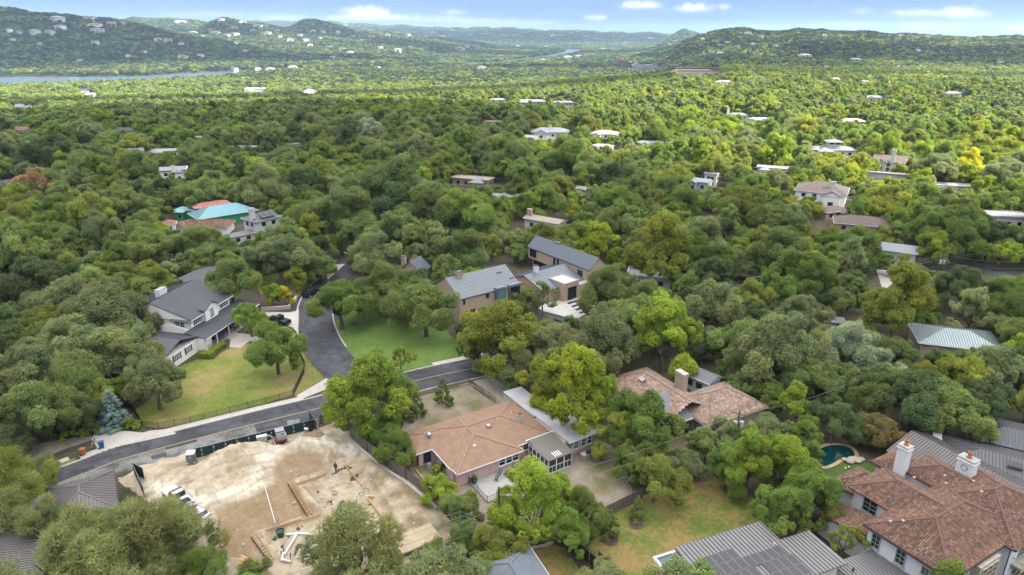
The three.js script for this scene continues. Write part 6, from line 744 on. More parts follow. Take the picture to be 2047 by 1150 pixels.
{ const pv = tint('white pipe', [.78, .78, .76], { rough: .35 }), pipe = (n, l, pts, r) => { const t = solo(n, new THREE.TubeGeometry(new THREE.CatmullRomCurve3(pts, false, 'catmullrom', .05), 24, r, 8), pv, l, 'pipe'); return t; };
  pipe('drain_pipe', 'white drain pipe lying across the floor right of the green tub', [S(572, 1071, .15), S(600, 1069, .15), S(640, 1072, .15), S(680, 1080, .15)], .16); pipe('drain_pipe', 'white drain pipe slanting down to the pipe elbow', [S(592, 1072, .15), S(568, 1112, .15)], .15); pipe('drain_pipe', 'white pipe elbow with blue stubs in the pit', [S(566, 1108, .2), S(564, 1122, .2), S(582, 1126, .2)], .17);
  for (const [x, y, l] of [[563, 1112, 'left'], [567, 1104, 'upper'], [581, 1116, 'right']]) solo('pipe_stub', cyl(.07, .07, .8, 0, 0, 0, 8), tint('blue pipe', [.03, .12, .22]), l + ' blue upright pipe stub at the white elbow', 'pipe').position.copy(S(x, y)); pipe('survey_pole', 'long thin white pipe lying across the brown trench', [S(529, 974, .2), S(551, 1052, .5)], .05);
  for (const [x, y, l] of [[733, 984, 'back'], [723, 992, 'front']]) solo('pipe_stub', new THREE.TorusGeometry(.35, .05, 6, 14, 3.6), tint('green pipe', [.03, .28, .24]), l + ' green bent pipe by the right form boards', 'pipe').position.copy(S(x, y, .3));
  const b = thing('tub', 'dark green round tub beside the white pipes', 'tub', S(561, 1072).toArray()); part(b, 'shell', new THREE.LatheGeometry([[0, 0], [.42, 0], [.5, .85], [.54, .88], [.5, .9], [.45, .8], [.4, .1], [0, .08]].map(([a, c]) => new THREE.Vector2(a, c)), 20), tint('green plastic', [.02, .07, .06], { rough: .5 })); part(b, 'soil', new THREE.CircleGeometry(.44, 16).rotateX(-Math.PI / 2).translate(0, .7, 0), tint('dark teal', [.03, .1, .09])); }
// green screened hoarding along the street
{ const scr = mottled('green screen cloth', [.012, .040, .036], { vary: .25, metres: 3 }), run = (label, a, b, n, h = 1.85) => { const t = thing('screen_fence', label, 'fence', [a.x, 0, a.z], Math.atan2(-(b.z - a.z), b.x - a.x) * 180 / Math.PI), L = Math.hypot(b.x - a.x, b.z - a.z); for (let i = 0; i < n; i++) { const w = L / n, lean = (R7() - .5) * .05; part(t, 'screen_panel', box(w - .06, h - .2, .03, w * (i + .5), h / 2 + .05, lean, 0, lean), scr); part(t, 'post', cyl(.035, .035, h + .1, w * i, 0, 0, 8), M.steel); part(t, 'cable_tie', [box(.1, .16, .05, w * i + .1, h * .72, .06), box(.08, .12, .05, w * i + .1, h * .3, .06)], M.trim); } part(t, 'post', cyl(.035, .035, h + .1, L, 0, 0, 8), M.steel); part(t, 'top_rail', rod(V3(0, h, 0), V3(L, h, 0), .022), M.steel); return t; };
  run('long dark green screened fence between the street and the building site', P(380, 921), P(630, 858), 11); run('short dark green screened fence turning back at the corner elm', P(640, 850), P(690, 833), 2); run('dark green screened fence corner beside the barrel', P(618, 838), P(634, 862), 1); run('dark green screen run receding beside the brown roofed house', P(269, 950), P(291, 1000), 2, 2.2); run('dark green screen panel turned toward the sandy drive', P(269, 950), P(290, 962), 1, 2.2);
  const g = thing('gate_post', 'grey post with red flag at the corner of the screened fence', 'post', P(636, 862).toArray()); part(g, 'shaft', cyl(.09, .09, 2.2, 0, 0, 0), M.stone); part(g, 'flag', box(.22, .16, .03, .1, 2.1, .05), tint('red flag', [.5, .05, .05])); }
{ const t = thing('portable_toilet', 'grey portable toilet with white roof at the end of the screened fence', 'portable toilet', P(385, 930).toArray(), 12), gp = mottled('grey plastic', [.13, .14, .16], { vary: .08 }); part(t, 'cabin', [box(1.15, 2.05, 1.15, 0, 1.1, 0), box(1.22, .12, 1.22, 0, .06, 0)], gp); const r = new THREE.CylinderGeometry(.85, .85, 1.2, 14, 1, false, -.75, 1.5); part(t, 'roof', new THREE.CylinderGeometry(.95, .95, 1.22, 14, 1, false, -.72, 1.44).rotateX(Math.PI / 2).rotateZ(0).rotateY(0).translate(0, 0, 0).rotateZ(Math.PI / 2 * 0).applyMatrix4(new THREE.Matrix4().makeTranslation(0, 1.42, 0)), M.trim); part(t, 'roof_panel', box(1.2, .16, 1.2, 0, 2.18, 0), M.trim); const d = part(t, 'door', box(.85, 1.8, .04, 0, 1.05, .6), tint('grey door', [.16, .17, .19])); part(d, 'label_plate', box(.3, .16, .02, 0, 1.7, .63), tint('beige plate', [.55, .47, .33])); part(d, 'handle', box(.06, .16, .06, .33, 1.1, .64), M.dark); part(t, 'vent', cyl(.06, .06, .5, .45, 2.0, -.45, 8), M.dark); }
{ // mini excavator
  const t = thing('mini_excavator', 'small red and grey excavator with canopy parked by the screened fence', 'excavator', S(562, 886).toArray(), 28), red = tint('excavator red', [.30, .03, .045], { rough: .4 }), gr = tint('excavator grey', [.32, .32, .33], { rough: .5 });
  for (const s of [-1, 1]) { const k = part(t, 'track', new THREE.ExtrudeGeometry(new THREE.Shape([...Array(20)].map((_, i) => { const a = i / 20 * 6.283; return new THREE.Vector2(Math.sign(Math.cos(a)) * .6 + Math.cos(a) * .26, .28 + Math.sin(a) * .28); })), { depth: .34, bevelEnabled: false }).translate(0, 0, s * .58 - .17), M.rubber); part(k, 'wheel', [cyl(.2, .2, .36, 0, -.18, 0, 14).rotateX(Math.PI / 2).translate(-.6, .28, s * .58), cyl(.2, .2, .36, 0, -.18, 0, 14).rotateX(Math.PI / 2).translate(.6, .28, s * .58)], gr); }
  part(t, 'body', [box(1.4, .62, 1.3, .2, 1.2, 0)], gr); part(t, 'skirt', box(1.55, .3, 1.38, .1, .8, 0), red); part(t, 'deck', cyl(.45, .45, .16, 0, .5, 0, 16), gr); part(t, 'seat', [box(.45, .14, .5, .15, 1.12, 0), box(.12, .5, .5, .36, 1.38, 0)], M.black); const cp = part(t, 'canopy', box(1.35, .09, 1.25, -.02, 2.42, 0), gr); part(cp, 'canopy_post', [[-.6, -.55], [-.6, .55], [.55, -.55], [.55, .55]].map(([x, z]) => box(.07, 1.4, .07, x, 1.7, z)), gr); part(t, 'boom', [beam(V3(-.75, .95, 0), V3(-1.65, 1.9, 0), .2, .22), beam(V3(-1.6, 1.9, 0), V3(-2.6, 1.55, 0), .18, .2)], gr); const arm = part(t, 'arm', beam(V3(-2.55, 1.6, 0), V3(-2.75, .5, 0), .16, .18), gr); part(arm, 'bucket', new THREE.CylinderGeometry(.3, .3, .55, 10, 1, false, 0, 4.2).rotateX(Math.PI / 2).translate(-2.65, .35, 0), M.steel); part(t, 'blade', box(.08, .35, 1.4, -1.2, .3, 0), red); }
{ const t = thing('pump_unit', 'pale green machine box on skids left of the excavator', 'machine', S(524, 884).toArray(), 25); part(t, 'cabinet', box(1.5, 1.0, 1.1, 0, .75, 0), mottled('pale green steel', [.36, .47, .42], { vary: .12 })); part(t, 'lid', box(1.56, .1, 1.16, 0, 1.3, 0), M.trim); part(t, 'skid', [box(1.7, .2, .12, 0, .12, .45), box(1.7, .2, .12, 0, .12, -.45)], M.dark); part(t, 'grille', box(.03, .5, .7, -.77, .75, 0), M.dark);
  const n = thing('notice_board', 'white notice panel standing against the green fence', 'sign', P(583, 862, 0).toArray(), 15); part(n, 'panel', box(1.0, 1.2, .05, 0, 1.35, 0), M.trim); part(n, 'leg', [box(.07, 1.5, .07, -.4, .75, -.05), box(.07, 1.5, .07, .4, .75, -.05)], M.steel);
  const y = thing('site_banner', 'yellow and white safety board with red lower edge by the green fence', 'sign', P(595, 860, 0).toArray(), 15); part(y, 'panel', box(.95, 1.15, .05, 0, 1.35, 0), tint('yellow board', [.72, .62, .28])); part(y, 'white_strip', box(.7, .5, .02, 0, 1.6, .04), M.trim); part(y, 'red_edge', box(.95, .16, .02, 0, .86, .04), tint('red edge', [.5, .06, .05])); part(y, 'leg', [box(.07, .8, .07, -.35, .4, -.03), box(.07, .8, .07, .35, .4, -.03)], tint('yellow board', null));
  const b = thing('barrel', 'black barrel with white lidded box in the fence corner', 'barrel', P(619, 862).toArray()); part(b, 'drum', new THREE.LatheGeometry([[0, 0], [.5, 0], [.52, .3], [.5, .34], [.52, .7], [.5, .74], [.5, 1.05], [.45, 1.08], [0, 1.05]].map(([a, c]) => new THREE.Vector2(a, c)), 18), M.black); part(b, 'box', box(.6, .5, .5, -.3, .55, .55), M.slab); part(b, 'lid', box(.66, .08, .56, -.3, .84, .55), M.trim);
  const w = solo('brush_heap', new THREE.IcosahedronGeometry(1, 3), mottled('brown soil', [.23, .16, .10], { vary: .3, metres: 1 }), 'low heap of brown brush and soil by the barrel', 'heap'); { const a = w.geometry.attributes.position; for (let i = 0; i < a.count; i++) { const k = 1 + .5 * (fbm(a.getX(i) * 4 + 4, a.getZ(i) * 4 + a.getY(i) * 3, 3, 3) - .5); a.setXYZ(i, a.getX(i) * 1.8 * k, Math.max(-.1, a.getY(i) * .5 * k), a.getZ(i) * 1.1 * k); } w.geometry.computeVertexNormals(); } w.position.copy(S(628, 872)); }
{ // old board fence on its kerb wall, between the site and the pink house
  const pts = [[700, 872], [735, 902], [772, 932], [812, 958], [850, 988], [878, 1012]].map(([x, y]) => P(x, y, 1.05)), t = thing('board_fence', 'weathered grey board fence along the top of the sandy bank', 'fence', [0, 0, 0]), m = M.oldWood, shared = box(.17, 1.75, .025);
  for (let i = 0; i + 1 < pts.length; i++) { const a = pts[i], b = pts[i + 1], L = a.distanceTo(b), ang = Math.atan2(-(b.z - a.z), b.x - a.x), n = Math.round(L / .185); for (let k = 0; k < n; k++) { const p = part(t, 'board', shared, m), f = (k + .5) / n; p.position.set(lerp(a.x, b.x, f), 1.05 + .88 + (R7() - .5) * .07, lerp(a.z, b.z, f)); p.rotation.y = ang + (R7() - .5) * .03; } part(t, 'rail', [beam(V3(a.x + .06, 1.5, a.z - .06), V3(b.x + .06, 1.5, b.z - .06), .05, .09), beam(V3(a.x + .06, 2.4, a.z - .06), V3(b.x + .06, 2.4, b.z - .06), .05, .09)], M.oldWood); part(t, 'post', cyl(.06, .06, 2.1, b.x, .9, b.z + .05, 8), M.dark); part(t, 'footing', beam(V3(a.x - .3, .7, a.z + .3), V3(b.x - .3, .7, b.z + .3), .35, .75), M.concrete); } }
{ const a = S(806, 1114), b = S(884, 1086), t = thing('timber_wall', 'weathered timber retaining wall at the lower right of the site', 'wall', [a.x, 0, a.z], Math.atan2(-(b.z - a.z), b.x - a.x) * 180 / Math.PI), L = Math.hypot(b.x - a.x, b.z - a.z); for (let i = 0; i < 5; i++) part(t, 'timber', box(L, .26, .16, L / 2, .2 + i * .28, (R7() - .5) * .04), M.oldWood); part(t, 'backfill', box(L, 1.3, 3.2, L / 2, .7, -1.75), mottled('trodden sand', [.45, .36, .24], { vary: .15, metres: 3 })); }
{ // stones, clods and stakes on the floor of the pit
  const g = new THREE.DodecahedronGeometry(.13, 0), m = M.stone, list = []; for (let i = 0; i < 420; i++) { const x = lerp(-46, -8, R7()), z = lerp(-100, -64, R7()); if (!inPoly(x, z, siteEdge)) continue; const s = .3 + R7() * R7() * 1.5; list.push(g.clone().scale(s, s * .7, s * 1.2).rotateY(R7() * 6).translate(x, siteHeight(x, z) + .03, z)); } tag(struct('rubble', merge(list), m), 'loose stones and clods over the sandy site', 'rubble', null, 'stuff');
  for (const [x, y, w] of [[643, 1000, 'left'], [668, 985, 'middle'], [700, 970, 'right'], [655, 1010, 'lower']]) { const c = thing('pipe_sleeve', w + ' clump of dark pipe sleeves rising from the pit floor', 'pipes', S(x, y).toArray()); for (let i = 0; i < 3; i++) part(c, 'sleeve', cyl(.06, .06, .45, (i - 1) * .22, 0, (i % 2) * .2, 8), M.slab); part(c, 'soil_mound', new THREE.SphereGeometry(.5, 12, 6, 0, 6.3, 0, 1.3).scale(1, .3, 1), mottled('trodden sand', null)); } }
// ---------------------------------------------------------------- fences, poles, wires, vehicles, people, garden things
function picketFence(name, label, pts, { h = 1.3, gap = .13, m = M.black, panel = 2.4, mesh = false } = {}) {
  const t = thing(name, label, 'fence', [pts[0].x, 0, pts[0].z]), o = pts[0];
  for (let i = 0; i + 1 < pts.length; i++) { const a = pts[i].clone().sub(o), b = pts[i + 1].clone().sub(o), L = a.distanceTo(b), n = Math.max(1, Math.round(L / panel)), ang = Math.atan2(-(b.z - a.z), b.x - a.x);
    for (let k = 0; k < n; k++) { const w = L / n, gs = [box(w, .035, .03, w / 2, h - .1, 0), box(w, .035, .03, w / 2, .15, 0)]; for (let x = gap; x < w; x += gap) gs.push(box(.016, h - .1, .016, x, h / 2, 0)); if (mesh) for (let y = .25; y < h - .1; y += .11) gs.push(box(w, .012, .012, w / 2, y, .01)); const p = part(t, 'fence_panel', gs, m); p.position.copy(a).lerp(b, k / n); p.rotation.y = ang; part(t, 'post', cyl(.04, .04, h + .12, p.position.x, 0, p.position.z, 6), m); } }
  return t;
}
const px3 = (l) => l.map(([x, y]) => P(x, y));
picketFence('lawn_fence', 'black mesh fence around the white house front lawn', px3([[247, 812], [266, 822], [286, 855], [318, 859], [382, 846], [460, 827], [532, 808], [587, 792], [608, 747], [609, 732], [600, 712], [590, 692]]), { mesh: true, gap: .1 });
picketFence('garden_fence', 'short black fence left of the blue spruce lawn corner', px3([[247, 812], [262, 798], [285, 785]]), { h: 1.5 });
picketFence('yard_fence', 'thin black picket fence round the pink house front yard', px3([[806, 800], [870, 785], [938, 770], [992, 808]]));
{ const c = Math.cos(rad(32)), s = Math.sin(rad(32)), g = (a, b) => V3(-.1 + a * c + b * s, 0, -100.7 - a * s + b * c); picketFence('patio_fence', 'black railing around the concrete patio of the pink house', [g(-15.2, 12.9), g(-15.2, 18.2), g(-7.9, 18.2), g(-7.9, 12.9)], { h: 1.15 });
  const l = thing('chaise_longue', 'dark cushioned lounge chair with white frame on the patio', 'lounge chair', g(-11, 14.2).setY(.16).toArray(), -20); part(l, 'cushion', [box(.62, .1, 1.25, 0, .34, .35)], M.seamGrey); part(l, 'backrest', box(.62, .1, .85, 0, .58, -.6, 0, .75), M.seamGrey); part(l, 'frame', [box(.06, .06, 1.9, -.34, .27, .1), box(.06, .06, 1.9, .34, .27, .1)], M.trim); for (const [x, z] of [[-.33, .9], [.33, .9], [-.33, -.4], [.33, -.4]]) part(l, 'leg', box(.05, .27, .05, x, .135, z), M.trim);
  const f = thing('fire_pit', 'round dark fire pit on the patio', 'fire pit', g(-9.3, 14.6).setY(.16).toArray()); part(f, 'bowl', new THREE.LatheGeometry([[0, .1], [.55, .12], [.72, .38], [.78, .4], [.78, .35], [.6, 0], [0, 0]].map(([a, b]) => new THREE.Vector2(a, b)), 24), M.dark); part(f, 'log', [rod(V3(-.3, .3, -.1), V3(.3, .34, .15), .06), rod(V3(-.2, .34, .25), V3(.25, .32, -.25), .06)], M.bark);
  const k = thing('grill_counter', 'pale outdoor counter with black grill beside the pink annex', 'grill', g(3.2, 17.0).toArray(), 32); part(k, 'counter', box(2.6, .95, .9, 0, .48, 0), M.slab); part(k, 'worktop', box(2.7, .06, 1.0, 0, .98, 0), M.concrete); const hd = part(k, 'grill_hood', new THREE.CylinderGeometry(.42, .42, 1.1, 14, 1, false, -1.57, 3.14).rotateZ(Math.PI / 2).rotateX(0).translate(-.1, 1.02, 0), M.black); part(hd, 'handle', rod(V3(-.5, 1.25, .42), V3(.3, 1.25, .42), .02), M.steel);
  const b = thing('planter', 'black round planter at the patio corner', 'planter', g(-14.6, 13.4).setY(.16).toArray()); part(b, 'pot', new THREE.LatheGeometry([[0, 0], [.34, 0], [.42, .6], [.46, .64], [.4, .64], [.36, .5], [0, .5]].map(([a, q]) => new THREE.Vector2(a, q)), 18), M.black); const cr = part(b, 'plant', KIND.shrub.vars[0].c, foliage('green', 1)); cr.scale.setScalar(.3); cr.position.y = .9;
  const q = thing('stone_post', 'small stone pillar on the grass beside the sunroom', 'pillar', g(-6.0, 14.0).toArray()); part(q, 'shaft', box(.35, .8, .35, 0, .4, 0), M.stone); part(q, 'cap', box(.45, .1, .45, 0, .85, 0), M.slab);
  const gt = thing('wooden_gate', 'reddish brown wooden gate between fence and pink house', 'gate', g(-21.8, 5.2).toArray(), 32); for (let i = 0; i < 9; i++) part(gt, 'slat', box(2.0, .15, .04, 1.1, .2 + i * .17, 0), M.brownWood); part(gt, 'post', [box(.1, 1.8, .1, 0, .9, 0), box(.1, 1.8, .1, 2.2, .9, 0)], M.brownWood);
  const ax = thing('condenser', 'round white air conditioner beside the pink side wall', 'air conditioner', g(-18.4, 6.6).toArray()); part(ax, 'case', cyl(.42, .42, .75, 0, 0, 0, 16), M.slab); part(ax, 'fan_guard', new THREE.TorusGeometry(.33, .05, 6, 20).rotateX(Math.PI / 2).translate(0, .78, 0), M.dark);
  const tb = thing('green_table', 'round green table behind the site fence', 'table', g(-22.6, 1.5).toArray()); part(tb, 'top', cyl(.8, .8, .06, 0, .7, 0, 20), tint('green table', [.05, .22, .17])); part(tb, 'leg', cyl(.06, .12, .7, 0, 0, 0), M.dark);
  const rail = thing('board_edge', 'low timber edging along the narrow side yard', 'edging', g(-20.4, 6.2).toArray(), -58); part(rail, 'timber', box(8, .25, .15, 4, .13, 0), M.wood); }
function boardFence(name, label, pts, { h = 1.75, m, w = .2 }) { const t = thing(name, label, 'fence', [pts[0].x, 0, pts[0].z]), o = pts[0], geo = box(w - .015, h, .03); for (let i = 0; i + 1 < pts.length; i++) { const a = pts[i].clone().sub(o), b = pts[i + 1].clone().sub(o), L = a.distanceTo(b), n = Math.round(L / w), ang = Math.atan2(-(b.z - a.z), b.x - a.x); for (let k = 0; k < n; k++) { const q = part(t, 'board', geo, m); q.position.copy(a).lerp(b, (k + .5) / n).setY(h / 2 + .05 + (R7() - .5) * .04); q.rotation.y = ang; if (k % 12 === 0) part(t, 'post', cyl(.05, .05, h + .25, q.position.x + Math.sin(ang) * .08, 0, q.position.z + Math.cos(ang) * .08, 8), M.steel); } part(t, 'rail', [beam(a.clone().setY(.4), b.clone().setY(.4), .1, .06), beam(a.clone().setY(1.4), b.clone().setY(1.4), .1, .06)], m); } return t; }
boardFence('dark_fence', 'dark stained board fence with steel posts between two lower lawns', px3([[1117, 1075], [1150, 1105], [1222, 1165]]), { m: tint('dark stain', [.03, .026, .025]) });
boardFence('rear_fence', 'brown grey board fence at the end of the bare back yard', px3([[1200, 1040], [1240, 1020], [1285, 997]]), { m: M.oldWood }); boardFence('step_fence', 'short brown board fence end on the dry lawn', px3([[1195, 1118], [1235, 1155]]), { m: M.brownWood, h: 1.2 });
function pole(label, px, pyBase, pyTop, { lift = 0, arm, cans, lamp, r = .15, m = M.pole, name = 'utility_pole' } = {}) {
  const b = PT(px, pyBase), depth = toPx(b.x, b.y, b.z)[2]; let h = 8; for (let i = 0; i < 8; i++) h *= (pyBase - pyTop) / (pyBase - toPx(b.x, b.y + h, b.z)[1]);
  const t = thing(name, label, 'pole', b.toArray(), 0); part(t, 'shaft', cyl(r, r * .7, h, 0, 0, 0, 10), m);
  if (arm) { for (const [y, w, ang] of arm) { const a = part(t, 'crossarm', box(w, .12, .1, 0, h - y, .12), M.oldWood); a.rotation.y = ang; part(a, 'insulator', [-1, 1, -.45, .45].map((k) => cyl(.05, .03, .18, k * w * .46, h - y + .06, .12, 8)), M.slab); } }
  if (cans) for (const s of [-1, 1]) { const c = part(t, 'transformer', [cyl(.3, .3, .95, s * .45, h - 2.6, .2, 14), cyl(.24, .1, .15, s * .45, h - 1.65, .2, 12)], mottled('transformer grey', [.52, .55, .58], { vary: .05, rough: .4 })); part(c, 'bushing', [cyl(.05, .04, .25, s * .35, h - 1.6, .2, 8), cyl(.05, .04, .25, s * .55, h - 1.6, .2, 8)], M.dark); }
  if (lamp) { const l = part(t, 'lamp_arm', rod(V3(0, h - 1.2, 0), V3(lamp, h - .8, .5), .04), M.steel); part(l, 'lamp_head', box(.7, .14, .28, lamp + .2, h - .78, .55), M.slab); }
  t.userData.top = h; return t;
}
const poleA = pole('dark brown utility pole with street lamp arm beside the pink house patio', 998, 1090, 974, { lamp: 1.1, arm: [[5.2, 1.4, .5]], r: .16 }), poleB = pole('utility pole with two grey transformers and a crossarm beside the brown tiled house', 1468, 905, 822, { arm: [[.4, 2.4, -.5], [3.3, 1.6, -.5]], cans: true, r: .15 }), poleC = pole('slim grey guy pole with wooden brace at the lower edge of the yard', 921, 1088, 1022, { r: .07, m: M.steel });
{ const b = P(921, 1088); part(poleC, 'brace', rod(V3(.9, 0, .3), V3(.1, 3.4, 0), .07), M.brownWood); part(poleC, 'guard', cyl(.12, .12, .9, .55, 0, .2), M.terracotta); }
const poleD = pole('thin brown utility pole with street lamp beside the gravel lane', 1486, 598, 546, { lamp: 3, arm: [[.6, 1.6, 0]], r: .14 }), poleE = pole('dark utility pole with pale crossarm fittings in the right hand woods', 1875, 560, 508, { arm: [[.3, 2.6, .3], [1.2, 2.2, .3]], cans: true, r: .14 }), poleF = pole('pale wooden pole standing in the trees at the left', 80, 560, 512, { r: .14, m: M.oldWood }), poleG = pole('utility pole above the street bend among dark oaks', 893, 545, 452, { arm: [[.5, 1.6, 0]], r: .15 }), poleH = pole('small dark pole right of the grey two step house', 1815, 555, 523, { arm: [[.2, 1.4, .2]], r: .12 });
pole('thin pole sticking out of the left woods with a pale top', 505, 275, 250, { r: .2, m: M.oldWood }); pole('short pole with crossarm beside the pale roof scrap', 568, 308, 292, { arm: [[.4, 2.6, 0]], r: .16 }); pole('pole in the right plateau woods', 1852, 308, 292, { arm: [[.3, 2.6, 0]], r: .16 }); pole('tall mast on the right hand ridge', 1586, 74, 46, { r: .8, m: M.steel, name: 'radio_mast' }); pole('slim pole rising over the dark oaks in the middle', 250, 515, 494, { r: .12, cans: true });
{ const tip = (t, dy = .2, dx = 0) => V3(t.position.x + dx, t.position.y + t.userData.top - dy, t.position.z), wire = (label, a, b, sag, r = .022) => { const pts = [...Array(13)].map((_, i) => { const f = i / 12, p = a.clone().lerp(b, f); p.y -= sag * 4 * f * (1 - f); return p; }); const w = solo('power_line', new THREE.TubeGeometry(new THREE.CatmullRomCurve3(pts), 24, r, 5), tint('bare cable', [.25, .25, .25], { rough: .5 }), label, 'cable'); return w; };
  wire('upper cable from the patio pole to the transformer pole', tip(poleA, .1), tip(poleB, .3), 1.2); wire('middle cable from the patio pole to the transformer pole', tip(poleA, 1.6), tip(poleB, 1.7), 1.3); wire('lowest cable from the patio pole to the transformer pole', tip(poleA, 3.0), tip(poleB, 4.0), 1.4);
  wire('upper cable running left over the building site', tip(poleA, 2.2), P(500, 1172, 7.5), .4); wire('middle cable running left over the building site', tip(poleA, 2.9), P(560, 1178, 7), .4); wire('lower cable running left over the building site', tip(poleA, 5.0), P(620, 1185, 5), .3); wire('highest cable crossing the crown at the bottom edge', tip(poleC, .1), P(440, 1150, 6), .5); wire('guy cable from the brace pole to the patio pole', tip(poleC, .05), tip(poleA, 5.2), .1);
  const far = P(1720, 758, 8); wire('cable leaving the transformer pole to the upper right', tip(poleB, .2, 1), far, .8); wire('top cable across the right woods to the lamp pole', P(1345, 535, 7), tip(poleD, .5), .5); wire('low cable across the right woods to the lamp pole', P(1345, 552, 6), tip(poleD, 2.2), .5); wire('top cable from the lamp pole to the crossarm pole', tip(poleD, .6), tip(poleE, .2), 2.2); wire('middle cable from the lamp pole to the crossarm pole', tip(poleD, 1.4), tip(poleE, 1.1), 2.3); wire('low cable from the lamp pole to the crossarm pole', tip(poleD, 3), tip(poleE, 3), 2.4); wire('upper cable from the crossarm pole to the right edge', tip(poleE, .2), P(2080, 520, 9), 1); wire('lower cable from the crossarm pole to the right edge', tip(poleE, 2), P(2080, 535, 8), 1); wire('cable into the trees at the left edge', P(-20, 650, 7), P(115, 602, 7), .4); wire('second cable into the trees at the left edge', P(-20, 668, 6), P(112, 612, 6), .4); }
// vehicles
function car(name, label, px, py, turn, { kind = 'suv', paint = M.blackCar } = {}) {
  const p = P(px, py), t = thing(name, label, kind === 'pickup' ? 'pickup truck' : 'car', [p.x, .06, p.z], turn), L = kind === 'pickup' ? 5.7 : 4.7, H = kind === 'sedan' ? 1.42 : 1.75, h = L / 2;
  const prof = kind === 'pickup' ? [[-h, .45], [-h, 1.05], [-1.0, 1.08], [-.9, 1.1], [.95, 1.1], [1.2, 1.02], [h - .1, .95], [h, .75], [h, .42]] : [[-h, .45], [-h + .05, .98], [-h + .3, 1.05], [.9, 1.05], [1.1, .98], [h - .15, .85], [h, .65], [h, .4]], glassP = kind === 'pickup' ? [[-.95, 1.08], [-.8, H], [.35, H + .04], [.95, 1.08]] : [[-h + .25, 1.03], [-h + .6, H], [.25, H + .03], [1.0, 1.03]];
  const ex = (pts, w, b) => new THREE.ExtrudeGeometry(new THREE.Shape(pts.map(([x, y]) => new THREE.Vector2(x, y))), { depth: w - 2 * b, bevelThickness: b, bevelSize: b * .6, bevelSegments: 2 }).translate(0, 0, -w / 2 + b);
  part(t, 'body', ex(prof, 1.86, .1), paint); const gh = part(t, 'cabin_glass', ex(glassP, 1.62, .12), M.glass); const [g0, g1, g2] = glassP; part(t, 'roof', box(g2[0] - g1[0] - .05, .07, 1.4, (g1[0] + g2[0]) / 2, H + .06, 0), paint);
  for (const [x, z] of [[h - .95, .86], [h - .95, -.86], [-h + .95, .86], [-h + .95, -.86]]) { const w = part(t, 'wheel', new THREE.CylinderGeometry(.36, .36, .24, 18).rotateX(Math.PI / 2).translate(x, .34, z), M.rubber); part(w, 'rim', new THREE.CylinderGeometry(.2, .2, .26, 12).rotateX(Math.PI / 2).translate(x, .34, z), M.steel); }
  for (const z of [-.65, .65]) { part(t, 'headlight', box(.06, .16, .36, h + .03, .75, z), M.trim); part(t, 'taillight', box(.06, .26, .18, -h - .03, .85, z * 1.15), tint('red lens', [.35, .02, .02], { rough: .3 })); }
  if (kind === 'pickup') part(t, 'cargo_bed', [box(1.75, .04, 1.5, -1.9, 1.11, 0)], M.rubber); part(t, 'bumper', [box(.12, .2, 1.8, h + .08, .5, 0), box(.12, .2, 1.8, -h - .08, .5, 0)], M.dark); part(t, 'mirror', [box(.12, .14, .2, .7, 1.1, 1.0), box(.12, .14, .2, .7, 1.1, -1.0)], paint);
  return t;
}
car('black_pickup', 'black pickup truck parked on the pale driveway beside the white house', 558, 646, 150, { kind: 'pickup' }); car('black_car', 'black sport utility car parked at the kerb of the side street', 621, 590, 62, { kind: 'suv' }); car('white_pickup', 'white pickup with red load half hidden behind the lower left oak', 356, 1003, 140, { kind: 'pickup', paint: M.whiteCar }); car('white_car', 'white car half hidden under the lower left oak', 388, 1036, 150, { kind: 'sedan', paint: M.whiteCar }); car('parked_car', 'pale car parked under dark oaks beside the side street end', 706, 510, 30, { kind: 'suv', paint: M.whiteCar }); car('shed_car', 'silver car parked behind the garden shed', 1655, 616, 10, { kind: 'sedan', paint: M.whiteCar });
